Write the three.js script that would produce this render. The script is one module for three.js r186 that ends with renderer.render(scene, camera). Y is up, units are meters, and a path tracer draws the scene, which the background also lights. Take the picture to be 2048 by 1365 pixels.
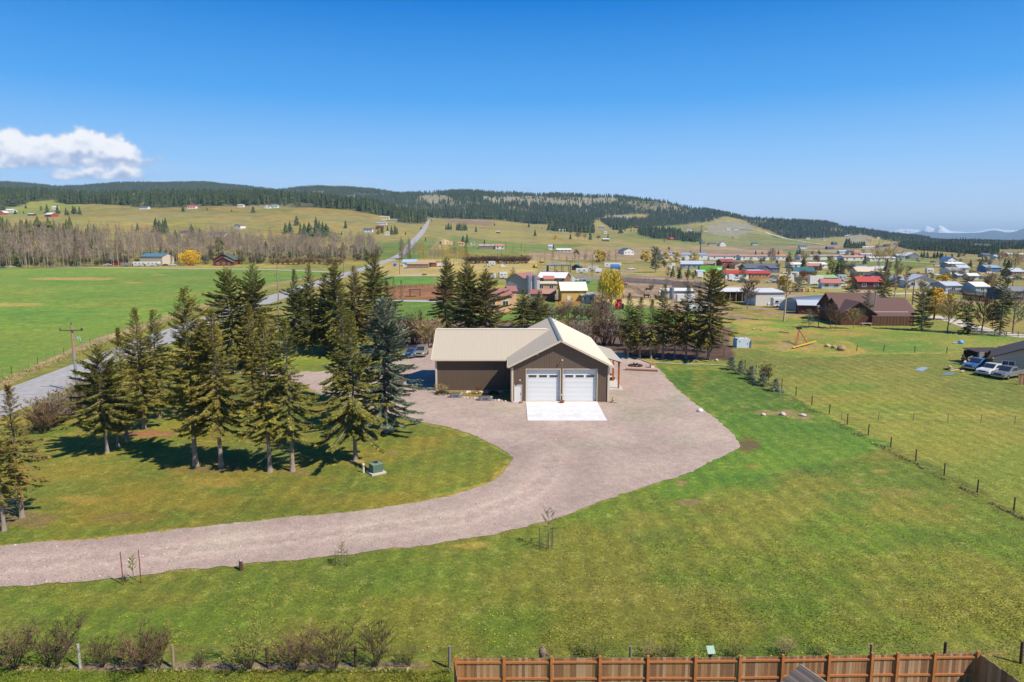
import * as THREE from 'three';
import { mergeGeometries, toCreasedNormals } from 'three/addons/utils/BufferGeometryUtils.js';

// ---------- camera, sky, sun, exposure ----------
const scene = new THREE.Scene();
const EYE = 20.5, PITCH = 8.43 * Math.PI / 180, FOC = 1366, CX = 1024, CY = 682.5;
const camera = new THREE.PerspectiveCamera(2 * Math.atan(CY / FOC) * 180 / Math.PI, 1.5, 0.5, 60000);
camera.position.set(0, EYE, 0);
camera.lookAt(0, EYE - Math.sin(PITCH), -Math.cos(PITCH));
const renderer = new THREE.WebGLRenderer({ antialias: true });
renderer.setSize(1024, 682);
renderer.toneMapping = THREE.LinearToneMapping;
renderer.toneMappingExposure = 1.35;
renderer.shadowMap.enabled = true;
const SUNDIR = new THREE.Vector3(0.73, 1, 0.5).normalize();
const sun = new THREE.DirectionalLight(new THREE.Color().setRGB(1, 0.94, 0.83), 4.7);
sun.name = 'sun';
sun.position.copy(SUNDIR).multiplyScalar(600).add(new THREE.Vector3(0, 0, -150));
sun.target.position.set(0, 0, -150);
sun.castShadow = true;
sun.shadow.mapSize.set(4096, 4096);
Object.assign(sun.shadow.camera, { left: -260, right: 260, top: 260, bottom: -260, near: 10, far: 1600 });
scene.add(sun, sun.target);

// ---------- numbers ----------
const mul = (s) => () => { s = (s + 0x6d2b79f5) | 0; let t = Math.imul(s ^ (s >>> 15), 1 | s); t = (t + Math.imul(t ^ (t >>> 7), 61 | t)) ^ t; return ((t ^ (t >>> 14)) >>> 0) / 4294967296; };
const R = mul(77);
const rr = (a, b) => a + (b - a) * R();
const clamp = (x, a, b) => x < a ? a : x > b ? b : x;
const mix = (a, b, t) => a + (b - a) * t;
const sstep = (a, b, x) => { const t = clamp((x - a) / (b - a), 0, 1); return t * t * (3 - 2 * t); };
const hash = (x, y) => { let h = Math.imul(x | 0, 374761393) + Math.imul(y | 0, 668265263); h = Math.imul(h ^ (h >>> 13), 1274126177); return ((h ^ (h >>> 16)) >>> 0) / 4294967296; };
const noise = (x, y) => { const i = Math.floor(x), j = Math.floor(y), u = x - i, v = y - j, s = u * u * (3 - 2 * u), t = v * v * (3 - 2 * v); return mix(mix(hash(i, j), hash(i + 1, j), s), mix(hash(i, j + 1), hash(i + 1, j + 1), s), t); };
const fbm = (x, y, o = 4) => { let a = 0.5, s = 0, n = 0; for (let k = 0; k < o; k++) { s += a * noise(x, y); n += a; a *= 0.5; x = x * 2.03 + 17.1; y = y * 2.03 + 5.7; } return s / n; };

// ---------- surveying: where a sight line meets the ground ----------
const CP = Math.cos(PITCH), SP = Math.sin(PITCH);
const ray = (px, py) => { const a = (px - CX) / FOC, b = (CY - py) / FOC; return [a, -SP + b * CP, -CP - b * SP]; };
const G = (px, py, y = 0) => { const d = ray(px, py), t = (y - EYE) / d[1]; return [d[0] * t, d[2] * t]; };
const slope = (px, py) => { const d = ray(px, py); return d[1] / Math.hypot(d[0], d[2]); };
const toPx = (x, y, z) => { const v = y - EYE, depth = -v * SP - z * CP, up = v * CP - z * SP; return [CX + FOC * x / depth, CY - FOC * up / depth, depth]; };

// ---------- sky ----------
{
  const W = 4096, H = 2048, SKY = 1 / 1.35, data = new Float32Array(W * H * 4);
  const stops = [[-90, 0.10, 0.13, 0.11], [-1, 0.62, 0.74, 0.84], [0, 0.80, 0.90, 1.0], [2.5, 0.54, 0.75, 1.02], [6, 0.31, 0.62, 1.03], [11, 0.08, 0.40, 0.93], [18, 0.0, 0.21, 0.71], [40, 0.004, 0.13, 0.47], [90, 0.006, 0.07, 0.33]];
  const cloud = (px, py) => {          // a bank of fair-weather cumulus low in the west: [cover, light]
    const n1 = fbm(px / 60, py / 44, 5), n2 = fbm(px / 22 + 40, py / 18, 4);
    const n3 = fbm(px / 9 + 11, py / 8, 3), w = (n1 - 0.5) * 50 + (n2 - 0.5) * 26 + (n3 - 0.5) * 10;
    let cov = 0, lit = 0;
    const lobe = (x0, x1, ytop, ybot, soft) => {
      const t = clamp((px - x0) / (x1 - x0), 0, 1), yt = ytop(t) + w, yb = ybot(t) + (n2 - 0.5) * 9;
      const ends = sstep(x0 - 12, x0 + 18, px + w * 0.8) * (1 - sstep(x1 - 40, x1 + 6, px + w * 1.1));
      const c = sstep(yt - 3, yt + soft, py) * (1 - sstep(yb - 5, yb + 5, py)) * ends;
      if (c > 0) { const hgt = clamp((yb - py) / Math.max(8, yb - ytop(t)), 0, 1); const l = 0.12 + 0.88 * sstep(-0.05, 0.62, hgt + (n2 - 0.5) * 1.1 + (n1 - 0.5) * 0.9); lit = Math.max(lit * (1 - c), l * c + lit * (1 - c)); cov = cov + c * (1 - cov); }
    };
    lobe(-420, 306, (t) => 255 + 40 * sstep(0.7, 1, t) - 6 * Math.sin(t * 9), () => 335, 13);
    lobe(118, 352, (t) => 288 + 16 * t, () => 324, 22);
    lobe(104, 300, (t) => 331 + 3 * t, () => 358, 14);
    lobe(-60, 20, () => 332, () => 352, 10);
    lobe(196, 224, () => 358, () => 368, 6);
    return [clamp(cov, 0, 1), clamp(lit, 0, 1)];
  };
  const cw = [1.02, 1.03, 1.06], cd = [0.34, 0.47, 0.74];
  const wisp = (px, py) => 0.16 * sstep(0.5, 0.8, fbm(px / 210 + 3, py / 34 + 9, 4)) * sstep(255, 300, py) * (1 - sstep(700, 860, px)) * sstep(150, 300, px);
  for (let j = 0; j < H; j++) {
    const el = ((j + 0.5) / H - 0.5) * 180, er = el * Math.PI / 180;
    let k = 0; while (k < stops.length - 2 && el > stops[k + 1][0]) k++;
    const a = stops[k], b = stops[k + 1], t = clamp((el - a[0]) / (b[0] - a[0]), 0, 1), base = [1, 2, 3].map((c) => mix(a[c], b[c], t));
    for (let i = 0; i < W; i++) {
      const az = ((i + 0.5) / W - 0.5) * 2 * Math.PI, o = (j * W + i) * 4;
      let r = base[0], g = base[1], bl = base[2];
      if (el > 0.5 && el < 13) {
        const x = Math.cos(az) * Math.cos(er), y = Math.sin(er), z = Math.sin(az) * Math.cos(er);
        if (z < -0.15) {
          const depth = -y * SP - z * CP, px = CX + FOC * x / depth, py = CY - FOC * (y * CP - z * SP) / depth;
          if (px > -520 && px < 900 && py > 215 && py < 400) {
            const [c, l] = px < 330 ? cloud(px, py) : [0, 0], wi = wisp(px, py);
            r = mix(r, 0.62, wi); g = mix(g, 0.75, wi); bl = mix(bl, 0.92, wi);
            if (c > 0) { r = mix(r, mix(cd[0], cw[0], l), c); g = mix(g, mix(cd[1], cw[1], l), c); bl = mix(bl, mix(cd[2], cw[2], l), c); }
          }
        }
      }
      data[o] = r * SKY; data[o + 1] = g * SKY; data[o + 2] = bl * SKY; data[o + 3] = 1;
    }
  }
  const tex = new THREE.DataTexture(data, W, H, THREE.RGBAFormat, THREE.FloatType);
  tex.mapping = THREE.EquirectangularReflectionMapping;
  tex.magFilter = THREE.LinearFilter;
  tex.needsUpdate = true;
  scene.background = tex;
  scene.environment = tex;
}

// ---------- naming, building ----------
const used = new Map();
const numbered = (n) => { const k = used.get(n) || 0; used.set(n, k + 1); return k ? n + '_' + String(k).padStart(3, '0') : n; };
function tag(o, label, category, group) { o.userData.label = label; o.userData.category = category; if (group) o.userData.group = group; return o; }
function thing(name, label, category, [x, y, z] = [0, 0, 0], turn = 0, group) {
  const o = new THREE.Group(); o.name = numbered(name); o.position.set(x, y, z); o.rotation.y = turn; scene.add(o);
  return tag(o, label, category, group);
}
function part(parent, name, geo, mat) { const m = new THREE.Mesh(Array.isArray(geo) ? merge(geo) : geo, mat); m.name = name; m.castShadow = m.receiveShadow = true; parent.add(m); return m; }
function single(name, label, category, geo, mat, [x, y, z] = [0, 0, 0], turn = 0, group) { const m = part(scene, numbered(name), geo, mat); m.position.set(x, y, z); m.rotation.y = turn; return tag(m, label, category, group); }
function struct(name, geo, mat, parent = scene) { const m = part(parent, parent === scene ? numbered(name) : name, geo, mat); if (parent === scene) m.userData.kind = 'structure'; return m; }
function copy(o, label, [x, y, z], turn = 0, s = 1, group) { const c = o.clone(); c.name = numbered(o.name.replace(/_\d{3}$/, '')); c.userData = { ...o.userData, label }; if (group) c.userData.group = group; c.position.set(x, y, z); c.rotation.y = turn; if (Array.isArray(s)) c.scale.set(...s); else c.scale.setScalar(s); scene.add(c); return c; }
const ALB = 0.78;   // painted values are read off a brightly exposed picture: real surfaces are darker
const lin = (r, g, b) => new THREE.Color().setRGB(ALB * Math.pow(r / 255, 2.2), ALB * Math.pow(g / 255, 2.2), ALB * Math.pow(b / 255, 2.2));
const matCache = new Map();
function M(col, rough = 0.8, extra = {}) {   // col: [r,g,b] 0..255 as painted
  const key = col.join() + rough + JSON.stringify(extra);
  if (!matCache.has(key)) matCache.set(key, new THREE.MeshStandardMaterial({ color: lin(...col), roughness: rough, ...extra }));
  return matCache.get(key);
}
// geometry
const strip = (g) => { const q = g.index ? g.toNonIndexed() : g; for (const k of Object.keys(q.attributes)) if (!['position', 'normal', 'uv'].includes(k)) q.deleteAttribute(k); return q; };
function merge(list) { return mergeGeometries(list.map(strip)); }
const mtx = new THREE.Matrix4(), eul = new THREE.Euler(), qua = new THREE.Quaternion();
function at(g, x = 0, y = 0, z = 0, rx = 0, ry = 0, rz = 0) { return g.applyMatrix4(mtx.compose(new THREE.Vector3(x, y, z), qua.setFromEuler(eul.set(rx, ry, rz)), new THREE.Vector3(1, 1, 1))); }
const box = (w, h, d, x = 0, y = 0, z = 0, rx = 0, ry = 0, rz = 0) => at(new THREE.BoxGeometry(w, h, d), x, y, z, rx, ry, rz);
const cyl = (r0, r1, h, x = 0, y = 0, z = 0, n = 10, rx = 0, ry = 0, rz = 0) => at(new THREE.CylinderGeometry(r1, r0, h, n), x, y, z, rx, ry, rz);   // r0 at the foot
const ball = (r, x, y, z, sx = 1, sy = 1, sz = 1, d = 1) => { const g = new THREE.IcosahedronGeometry(r, d); g.scale(sx, sy, sz); return g.translate(x, y, z); };
function rod(a, b, r0, r1 = r0, n = 6) { const A = new THREE.Vector3(...a), B = new THREE.Vector3(...b), d = B.clone().sub(A), L = d.length(); const g = new THREE.CylinderGeometry(r1, r0, L, n, 1); g.translate(0, L / 2, 0); g.applyQuaternion(qua.setFromUnitVectors(new THREE.Vector3(0, 1, 0), d.normalize())); return g.translate(...a); }
function polyPrism(pts, depth) { const s = new THREE.Shape(pts.map((p) => new THREE.Vector2(p[0], p[1]))); return new THREE.ExtrudeGeometry(s, { depth, bevelEnabled: false }); }   // outline in xy, pushed along +z
function soup(tris, colors) { const g = new THREE.BufferGeometry(); g.setAttribute('position', new THREE.BufferAttribute(new Float32Array(tris), 3)); if (colors) g.setAttribute('color', new THREE.BufferAttribute(new Float32Array(colors), 3)); g.computeVertexNormals(); return g; }
function tex(w, h, f, srgb = true) {   // f(x, y) -> [r, g, b] 0..255 painted values
  const d = new Uint8Array(w * h * 4), k = srgb ? 0.89 : 1;
  for (let j = 0; j < h; j++) for (let i = 0; i < w; i++) { const c = f(i, j), o = (j * w + i) * 4; d[o] = clamp(c[0] * k, 0, 255); d[o + 1] = clamp(c[1] * k, 0, 255); d[o + 2] = clamp(c[2] * k, 0, 255); d[o + 3] = 255; }
  const t = new THREE.DataTexture(d, w, h); t.wrapS = t.wrapT = THREE.RepeatWrapping; t.magFilter = THREE.LinearFilter; t.minFilter = THREE.LinearMipmapLinearFilter; t.generateMipmaps = true; if (srgb) t.colorSpace = THREE.SRGBColorSpace; t.needsUpdate = true;
  return t;
}
const rep = (t, u, v = u) => { const c = t.clone(); c.repeat.set(u, v); c.needsUpdate = true; return c; };
const wrapNoise = (x, y, n, seed = 0) => { const i = Math.floor(x), j = Math.floor(y), u = x - i, v = y - j, s = u * u * (3 - 2 * u), t = v * v * (3 - 2 * v), q = (a, b) => hash(((a % n) + n) % n + seed * 131, ((b % n) + n) % n); return mix(mix(q(i, j), q(i + 1, j), s), mix(q(i, j + 1), q(i + 1, j + 1), s), t); };
// ---------- terrain: flat valley floor, hills rising beyond ----------
// each column: bearing (given as a picture column), then [distance, sight height] along that bearing; 'h' rows give metres
const COLS = [
  [-500, 620, [820, 480], [1300, 440], [1900, 405], 'dip', [3900, 374]],
  [0, 605, [800, 473], [1300, 433], [1900, 399], 'dip', [3900, 368]],
  [130, 605, [800, 474], [1300, 430], [1850, 399], 'dip', [3900, 379]],
  [260, 600, [820, 476], [1250, 430], [1650, 405], 'dip', [3900, 373]],
  [420, 560, [820, 479], [1200, 428], [1600, 402], 'dip', [3900, 371]],
  [560, 520, [820, 482], [1200, 428], [1550, 401], 'dip', [3800, 384]],
  [640, 500, [820, 483], [1180, 433], [1500, 407], 'dip', [3700, 377]],
  [740, 480, [820, 485], [1150, 443], [1450, 420], 'dip', [3600, 381]],
  [850, 460, [800, 488], [1150, 460], [1600, 441], [1900, 437], [3300, 393]],
  [940, 460, [800, 491], [1250, 462], [1800, 441], [2100, 428], [3000, 387]],
  [1080, 480, [800, 496], [1350, 466], [2000, 442], [2300, 430], [3000, 392]],
  [1200, 600, [900, 499], [1500, 471], [2100, 449], [2400, 436], [3000, 398]],
  [1300, 700, [1000, 501], [1600, 476], [2100, 457], [2450, 443], [3000, 408]],
  [1400, 800, [1150, 502], [1700, 481], [2200, 464], [2500, 452], [3000, 424]],
  [1500, 900, [1300, 500], [1800, 484], [2300, 472], [2500, 462], [2950, 441]],
  [1640, 1000, [1500, 497], [2000, 486], [2400, 478], [2600, 468], [2900, 447]],
  [1700, 1050, [1500, 497], [2000, 488], [2400, 482], [2600, 475], [2900, 461]],
  [1800, 1200, [1700, 494], [2200, 489], [2500, 486], [2700, 482], [3000, 475]],
  [1900, 1400, [1900, 492], [2400, 489], [2900, 488], [3300, 486], [3900, 484]],
  [2100, 1400, [2000, 491], [2500, 489.5], [3000, 489], [3500, 488], [4500, 487]],
  [2600, 1400, [2000, 491], [2500, 489.5], [3000, 489], [3500, 488], [4500, 487]],
].map(([px, d0, ...k]) => {
  const r = ray(px, 480), pts = [[d0, 0]];
  k.forEach((q, i) => { if (q === 'dip') pts.push([(k[i - 1][0] + k[i + 1][0]) * 0.45, pts[pts.length - 1][1] - 25]); else pts.push([q[0], EYE + q[0] * slope(px, q[1])]); });
  const top = pts[pts.length - 1];
  pts.push([top[0] + 1400, Math.max(-15, top[1] * 0.55)], [top[0] + 5000, -30], [60000, -30]);
  return { c: r[0] / -r[2], pts };
});
const along = (pts, d) => {
  if (d <= pts[0][0]) return 0;
  let k = 0; while (d > pts[k + 1][0]) k++;
  const [a, ha] = pts[k], [b, hb] = pts[k + 1], L = b - a;
  const sl = (i) => i <= 0 ? 0 : i >= pts.length - 1 ? 0 : (pts[i + 1][1] - pts[i - 1][1]) / (pts[i + 1][0] - pts[i - 1][0]);
  const t = (d - a) / L, m0 = sl(k) * L * 0.8, m1 = sl(k + 1) * L * 0.8, t2 = t * t, t3 = t2 * t;
  return (2 * t3 - 3 * t2 + 1) * ha + (t3 - 2 * t2 + t) * m0 + (-2 * t3 + 3 * t2) * hb + (t3 - t2) * m1;
};
function hgt(x, z) {
  if (z >= -200) return 0;
  const c = clamp(x / -z, COLS[0].c, COLS[COLS.length - 1].c), d = Math.hypot(x, z);
  if (d < 455) return 0;
  let k = 0; while (k < COLS.length - 2 && c > COLS[k + 1].c) k++;
  const t = sstep(0, 1, clamp((c - COLS[k].c) / (COLS[k + 1].c - COLS[k].c), 0, 1)) * 0.5 + 0.5 * clamp((c - COLS[k].c) / (COLS[k + 1].c - COLS[k].c), 0, 1);
  let h = mix(along(COLS[k].pts, d), along(COLS[k + 1].pts, d), t);
  const hill = sstep(900, 2400, d);
  if (hill > 0) h += hill * ((fbm(x / 420, z / 420, 4) - 0.5) * 34 * sstep(30, 200, h) + (fbm(x / 120, z / 120, 3) - 0.5) * 9);
  return h;
}
function GT(px, py) {            // where the sight line meets the terrain: [x, y, z]
  const d = ray(px, py), n = Math.hypot(d[0], d[2]);
  const [gx, gz] = d[1] < 0 ? G(px, py) : [1e6, 1e6];
  if (d[1] < 0 && Math.hypot(gx, gz) < 455) return [gx, 0, gz];
  let t = 440, step = 6;
  for (; t < 9000; t += step) { const x = d[0] / n * t, z = d[2] / n * t, y = EYE + d[1] / n * t; if (y <= hgt(x, z)) { if (step < 0.1) return [x, hgt(x, z), z]; t -= step; step *= 0.2; } else if (step > 3) step = 3 + t * 0.006; }
  return [d[0] / n * 2500, hgt(d[0] / n * 2500, d[2] / n * 2500), d[2] / n * 2500];
}
const scaleAt = (x, y, z) => FOC / toPx(x, y, z)[2];    // picture pixels per metre there

// ---------- what covers the ground where ----------
const inPoly = (p, x, y) => { let c = false; for (let i = 0, j = p.length - 1; i < p.length; j = i++) if ((p[i][1] > y) !== (p[j][1] > y) && x < (p[j][0] - p[i][0]) * (y - p[i][1]) / (p[j][1] - p[i][1]) + p[i][0]) c = !c; return c; };
const poly = (s) => s.trim().split(/\s+/).map((q) => q.split(',').map(Number));
const ZONES = [   // outline, colours between which patches vary, size of patches in metres
  ['0,536 700,541 640,550 560,566 460,591 357,626 250,661 143,698 0,764 -900,1130 -900,536', [100, 146, 40], [118, 150, 50], 30],             // hay field
  ['-900,1130 0,764 143,698 250,661 357,626 460,591 560,566 640,550 645,556 560,590 434,640 343,675 175,745 0,815 -900,1190', [112, 128, 50], [128, 132, 58], 3],
  ['-900,1130 0,761 143,696 250,659 357,625 460,590 560,565 620,553 622,556 560,570 460,597 357,634 250,671 143,709 0,777 -900,1148', [186, 160, 118], [160, 144, 98], 2.5], // verge beyond the road
  ['-900,1320 0,838 120,800 300,725 480,660 560,620 560,640 480,690 300,780 110,850 0,880 -900,1380', [150, 140, 70], [112, 126, 46], 4],
  ['0,880 110,850 300,780 480,690 620,640 800,650 870,700 800,720 640,745 480,745 640,790 760,820 900,860 1020,910 980,965 800,1012 400,1055 0,1092 -900,1200 -900,1000', [126, 128, 46], [98, 122, 40], 4.5],  // lawn under the spruces
  ['540,712 640,668 700,690 690,745 600,745 520,748', [112, 140, 42], [128, 148, 52], 3],
  ['0,1175 400,1138 800,1098 1080,1048 1290,975 1478,895 1440,845 1345,770 1315,735 1460,735 1560,785 1783,893 1890,945 2048,1030 2700,1500 2700,1700 -900,1700 -900,1260', [94, 124, 40], [116, 126, 56], 5],   // lawn in front
  ['1290,975 1478,895 1440,845 1345,770 1315,735 1460,735 1560,785 1783,893 1650,930 1500,960 1360,1000', [78, 124, 32], [92, 130, 40], 6],
  ['1315,722 1460,722 1490,742 1320,736', [124, 138, 62], [104, 132, 46], 2],
  ['780,640 1460,655 1462,718 1320,722 1250,712 1230,705 800,700', [104, 82, 66], [120, 98, 78], 3],                  // bare soil under the hedge
  ['1240,690 1460,690 1500,742 1460,722 1310,716 1250,716', [112, 78, 58], [84, 62, 48], 1.2],                         // needle litter
  ['1462,735 1560,785 1650,825 1783,893 1890,945 2048,1030 2700,1500 2700,900 2048,700 1800,708 1600,715 1470,700', [126, 136, 66], [110, 132, 54], 8],  // pasture
  ['1462,640 1600,655 1800,665 2048,668 2700,680 2700,860 2048,700 1800,705 1600,712 1465,710', [98, 142, 44], [132, 142, 74], 8],
  ['1480,618 1640,655 1740,705 1690,716 1560,715 1470,690', [110, 144, 50], [158, 148, 92], 4],
  ['640,596 1350,612 1400,628 1340,652 780,640 640,640', [96, 142, 40], [88, 128, 44], 8],
  ['790,640 1340,648 1350,668 1240,668 1120,640 1000,655 780,668', [124, 100, 84], [138, 112, 94], 6],                 // tilled garden
  ['742,553 860,553 880,572 740,572', [86, 140, 36], [94, 146, 44], 10],
  ['770,571 900,569 905,598 780,600', [176, 118, 66], [150, 104, 62], 4],                                               // corral soil
  ['765,527 1070,522 1075,552 800,552 742,548', [202, 180, 132], [168, 164, 96], 10],                                    // dry grass
  ['1060,548 1330,552 1500,566 1560,600 1480,640 1220,606 1060,592', [176, 150, 122], [156, 134, 106], 8],             // bare paddock
  ['1040,560 1190,558 1260,576 1190,584 1060,580', [98, 140, 42], [110, 140, 50], 6],
  ['1400,560 1560,548 1620,590 1640,625 1480,640 1440,606', [178, 152, 124], [140, 142, 78], 6],
  ['1215,598 1330,596 1352,606 1330,612 1215,609', [196, 194, 190], [186, 182, 176], 2],                               // pale gravel yard
  ['1060,500 1480,492 1800,498 1560,516 1300,518 1060,522', [196, 168, 134], [176, 160, 116], 30],                      // fallow ground
  ['900,472 1060,489 1180,489 1100,505 900,503', [104, 142, 54], [118, 146, 62], 40],
  ['700,488 880,476 830,530 760,528', [110, 146, 58], [122, 148, 68], 30],
  ['880,437 990,443 978,452 900,444', [176, 140, 116], [164, 132, 106], 60],                                            // ploughed strip
  ['1340,446 1600,478 1700,500 1420,492 1300,484 1200,476 1250,470', [120, 146, 82], [146, 150, 92], 60],
  ['1450,494 1900,488 2048,489 2048,496 1800,500 1500,500', [186, 162, 130], [160, 150, 104], 50],
  ['1560,498 1900,522 1800,545 1600,520', [112, 140, 58], [128, 144, 70], 20],
  ['0,405 150,392 200,400 120,425 0,440', [134, 158, 82], [148, 158, 92], 60],
].map(([s, a, b, size]) => { const p = poly(s), xs = p.map((q) => q[0]), ys = p.map((q) => q[1]); return { p, a, b, size, box: [Math.min(...xs), Math.max(...xs), Math.min(...ys), Math.max(...ys)] }; });
const ELLIPSES = [   // bare or worn spots: centre, half width, half height in the picture, colour, strength
  [420, 965, 70, 14, [168, 146, 84], 0.6], [165, 1000, 60, 10, [170, 150, 92], 0.55], [250, 1035, 90, 14, [150, 120, 62], 0.5], [350, 1000, 120, 26, [152, 140, 56], 0.55], [420, 938, 90, 9, [140, 114, 76], 0.6], [590, 945, 40, 6, [150, 124, 88], 0.6],
  [760, 1000, 160, 16, [138, 128, 52], 0.5], [850, 960, 100, 16, [134, 130, 48], 0.4], [785, 905, 20, 5, [176, 138, 100], 0.6], [714, 923, 20, 5, [196, 174, 130], 0.9], [60, 1040, 70, 16, [150, 122, 88], 0.7], [215, 906, 12, 4, [150, 120, 92], 0.8],
  [285, 868, 60, 9, [166, 112, 78], 0.85], [940, 1092, 40, 9, [176, 164, 112], 0.6], [1380, 1005, 26, 6, [158, 128, 104], 0.7], [1362, 967, 14, 4, [172, 132, 112], 0.7], [1420, 1020, 60, 12, [116, 112, 66], 0.5], [1495, 890, 24, 18, [120, 88, 72], 0.7],
  [1530, 826, 26, 5, [176, 148, 118], 0.8], [1570, 826, 22, 8, [172, 140, 112], 0.85], [1605, 832, 20, 6, [176, 148, 122], 0.8], [1490, 815, 6, 3, [176, 150, 120], 0.8], [1588, 942, 12, 5, [164, 130, 108], 0.7], [1672, 918, 8, 3, [180, 140, 118], 0.7],
  [1762, 942, 12, 5, [170, 140, 118], 0.6], [1720, 960, 8, 3, [170, 138, 118], 0.7], [1506, 936, 16, 3, [158, 124, 100], 0.6], [1612, 994, 6, 3, [160, 128, 110], 0.7], [1790, 985, 90, 10, [134, 132, 92], 0.5], [1890, 1014, 20, 4, [150, 124, 90], 0.6],
  [1700, 1000, 60, 20, [76, 116, 38], 0.5], [1330, 1075, 90, 22, [84, 112, 40], 0.5], [700, 1160, 130, 22, [84, 116, 40], 0.5], [1850, 1075, 70, 20, [76, 110, 36], 0.5], [1640, 940, 70, 14, [66, 110, 34], 0.5], [250, 1200, 170, 20, [140, 134, 70], 0.35], [1340, 1190, 220, 24, [136, 138, 82], 0.3], [1500, 960, 90, 14, [60, 112, 36], 0.4],
  [470, 1300, 430, 6, [112, 92, 78], 0.35], [450, 1334, 480, 9, [150, 126, 112], 0.95], [1960, 1308, 90, 6, [150, 130, 116], 0.6],
  [1345, 738, 10, 24, [140, 140, 64], 0.3], [1400, 760, 16, 30, [136, 142, 52], 0.5], [1595, 695, 60, 12, [186, 160, 110], 0.7], [1490, 645, 60, 6, [190, 164, 120], 0.6], [1690, 668, 50, 5, [164, 150, 96], 0.7], [1790, 680, 60, 4, [160, 150, 100], 0.5],
  [1760, 748, 120, 10, [146, 148, 76], 0.5], [1640, 800, 90, 10, [150, 140, 84], 0.45], [1930, 830, 130, 10, [150, 146, 80], 0.5], [1700, 775, 70, 10, [90, 134, 40], 0.5], [1900, 900, 130, 26, [140, 140, 66], 0.4], [1800, 800, 200, 8, [132, 138, 60], 0.4],
  [150, 558, 100, 3, [214, 170, 96], 0.8], [30, 610, 60, 4, [206, 172, 100], 0.75], [265, 566, 22, 2, [210, 170, 96], 0.75], [315, 550, 14, 1.5, [214, 166, 90], 0.7], [200, 610, 90, 6, [142, 150, 60], 0.5], [90, 630, 110, 8, [76, 136, 40], 0.4], [350, 590, 90, 6, [126, 152, 62], 0.5], [60, 585, 70, 5, [150, 156, 70], 0.5], [290, 620, 50, 3, [158, 158, 74], 0.5],
];
function cover(px, py, x, z) {      // painted colour of the ground cover, 0..255
  const wob = clamp((py - 480) * 0.02, 0.3, 5), wx = (fbm(x / 3 + 7, z / 3, 3) - 0.5) * wob * 4, wy = (fbm(x / 3 - 30, z / 3 + 11, 3) - 0.5) * wob * 1.6;
  const qx = px + wx, qy = py + wy;
  let a = [148, 152, 88], b = [174, 162, 112], size = 60;
  if (py > 500) { a = [118, 140, 60]; b = [158, 152, 94]; size = 14; if (px > 1040 && py < 610) { a = [126, 140, 70]; b = [184, 162, 122]; size = 9; } }
  for (const s of ZONES) if (qx > s.box[0] && qx < s.box[1] && qy > s.box[2] && qy < s.box[3] && inPoly(s.p, qx, qy)) { a = s.a; b = s.b; size = s.size; }
  const n = sstep(0.28, 0.72, fbm(x / size, z / size, 4)), n2 = fbm(x / size / 5 + 9, z / size / 5, 3);
  let c = [0, 1, 2].map((i) => mix(a[i], b[i], n) * (0.86 + 0.28 * n2));
  for (const [ex, ey, ew, eh, col, s] of ELLIPSES) {
    const u = (qx - ex) / ew, v = (qy - ey) / eh; if (u * u + v * v > 1.6) continue;
    const f = (1 - sstep(0.35, 1.25, u * u + v * v + (fbm(x / 0.9, z / 0.9, 3) - 0.5) * 1.3)) * s;
    if (f > 0) c = c.map((k, i) => mix(k, col[i] * (0.9 + 0.2 * n2), f));
  }
  const g = c[1] > c[0] * 0.93 ? [1.09, 0.98, 0.67] : [0.98, 0.94, 0.88];
  return c.map((k, i) => k * g[i]);
}
const MOWDIR = (() => { const a = G(1564, 778), b = G(1889, 951), l = Math.hypot(b[0] - a[0], b[1] - a[1]); return [-(b[1] - a[1]) / l, (b[0] - a[0]) / l]; })();
const mow = (x, z) => Math.sin((x * MOWDIR[0] + z * MOWDIR[1] + (fbm(x / 9, z / 9, 2) - 0.5) * 0.8) * 2 * Math.PI / 1.7);   // mower passes behind the turnaround

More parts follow.
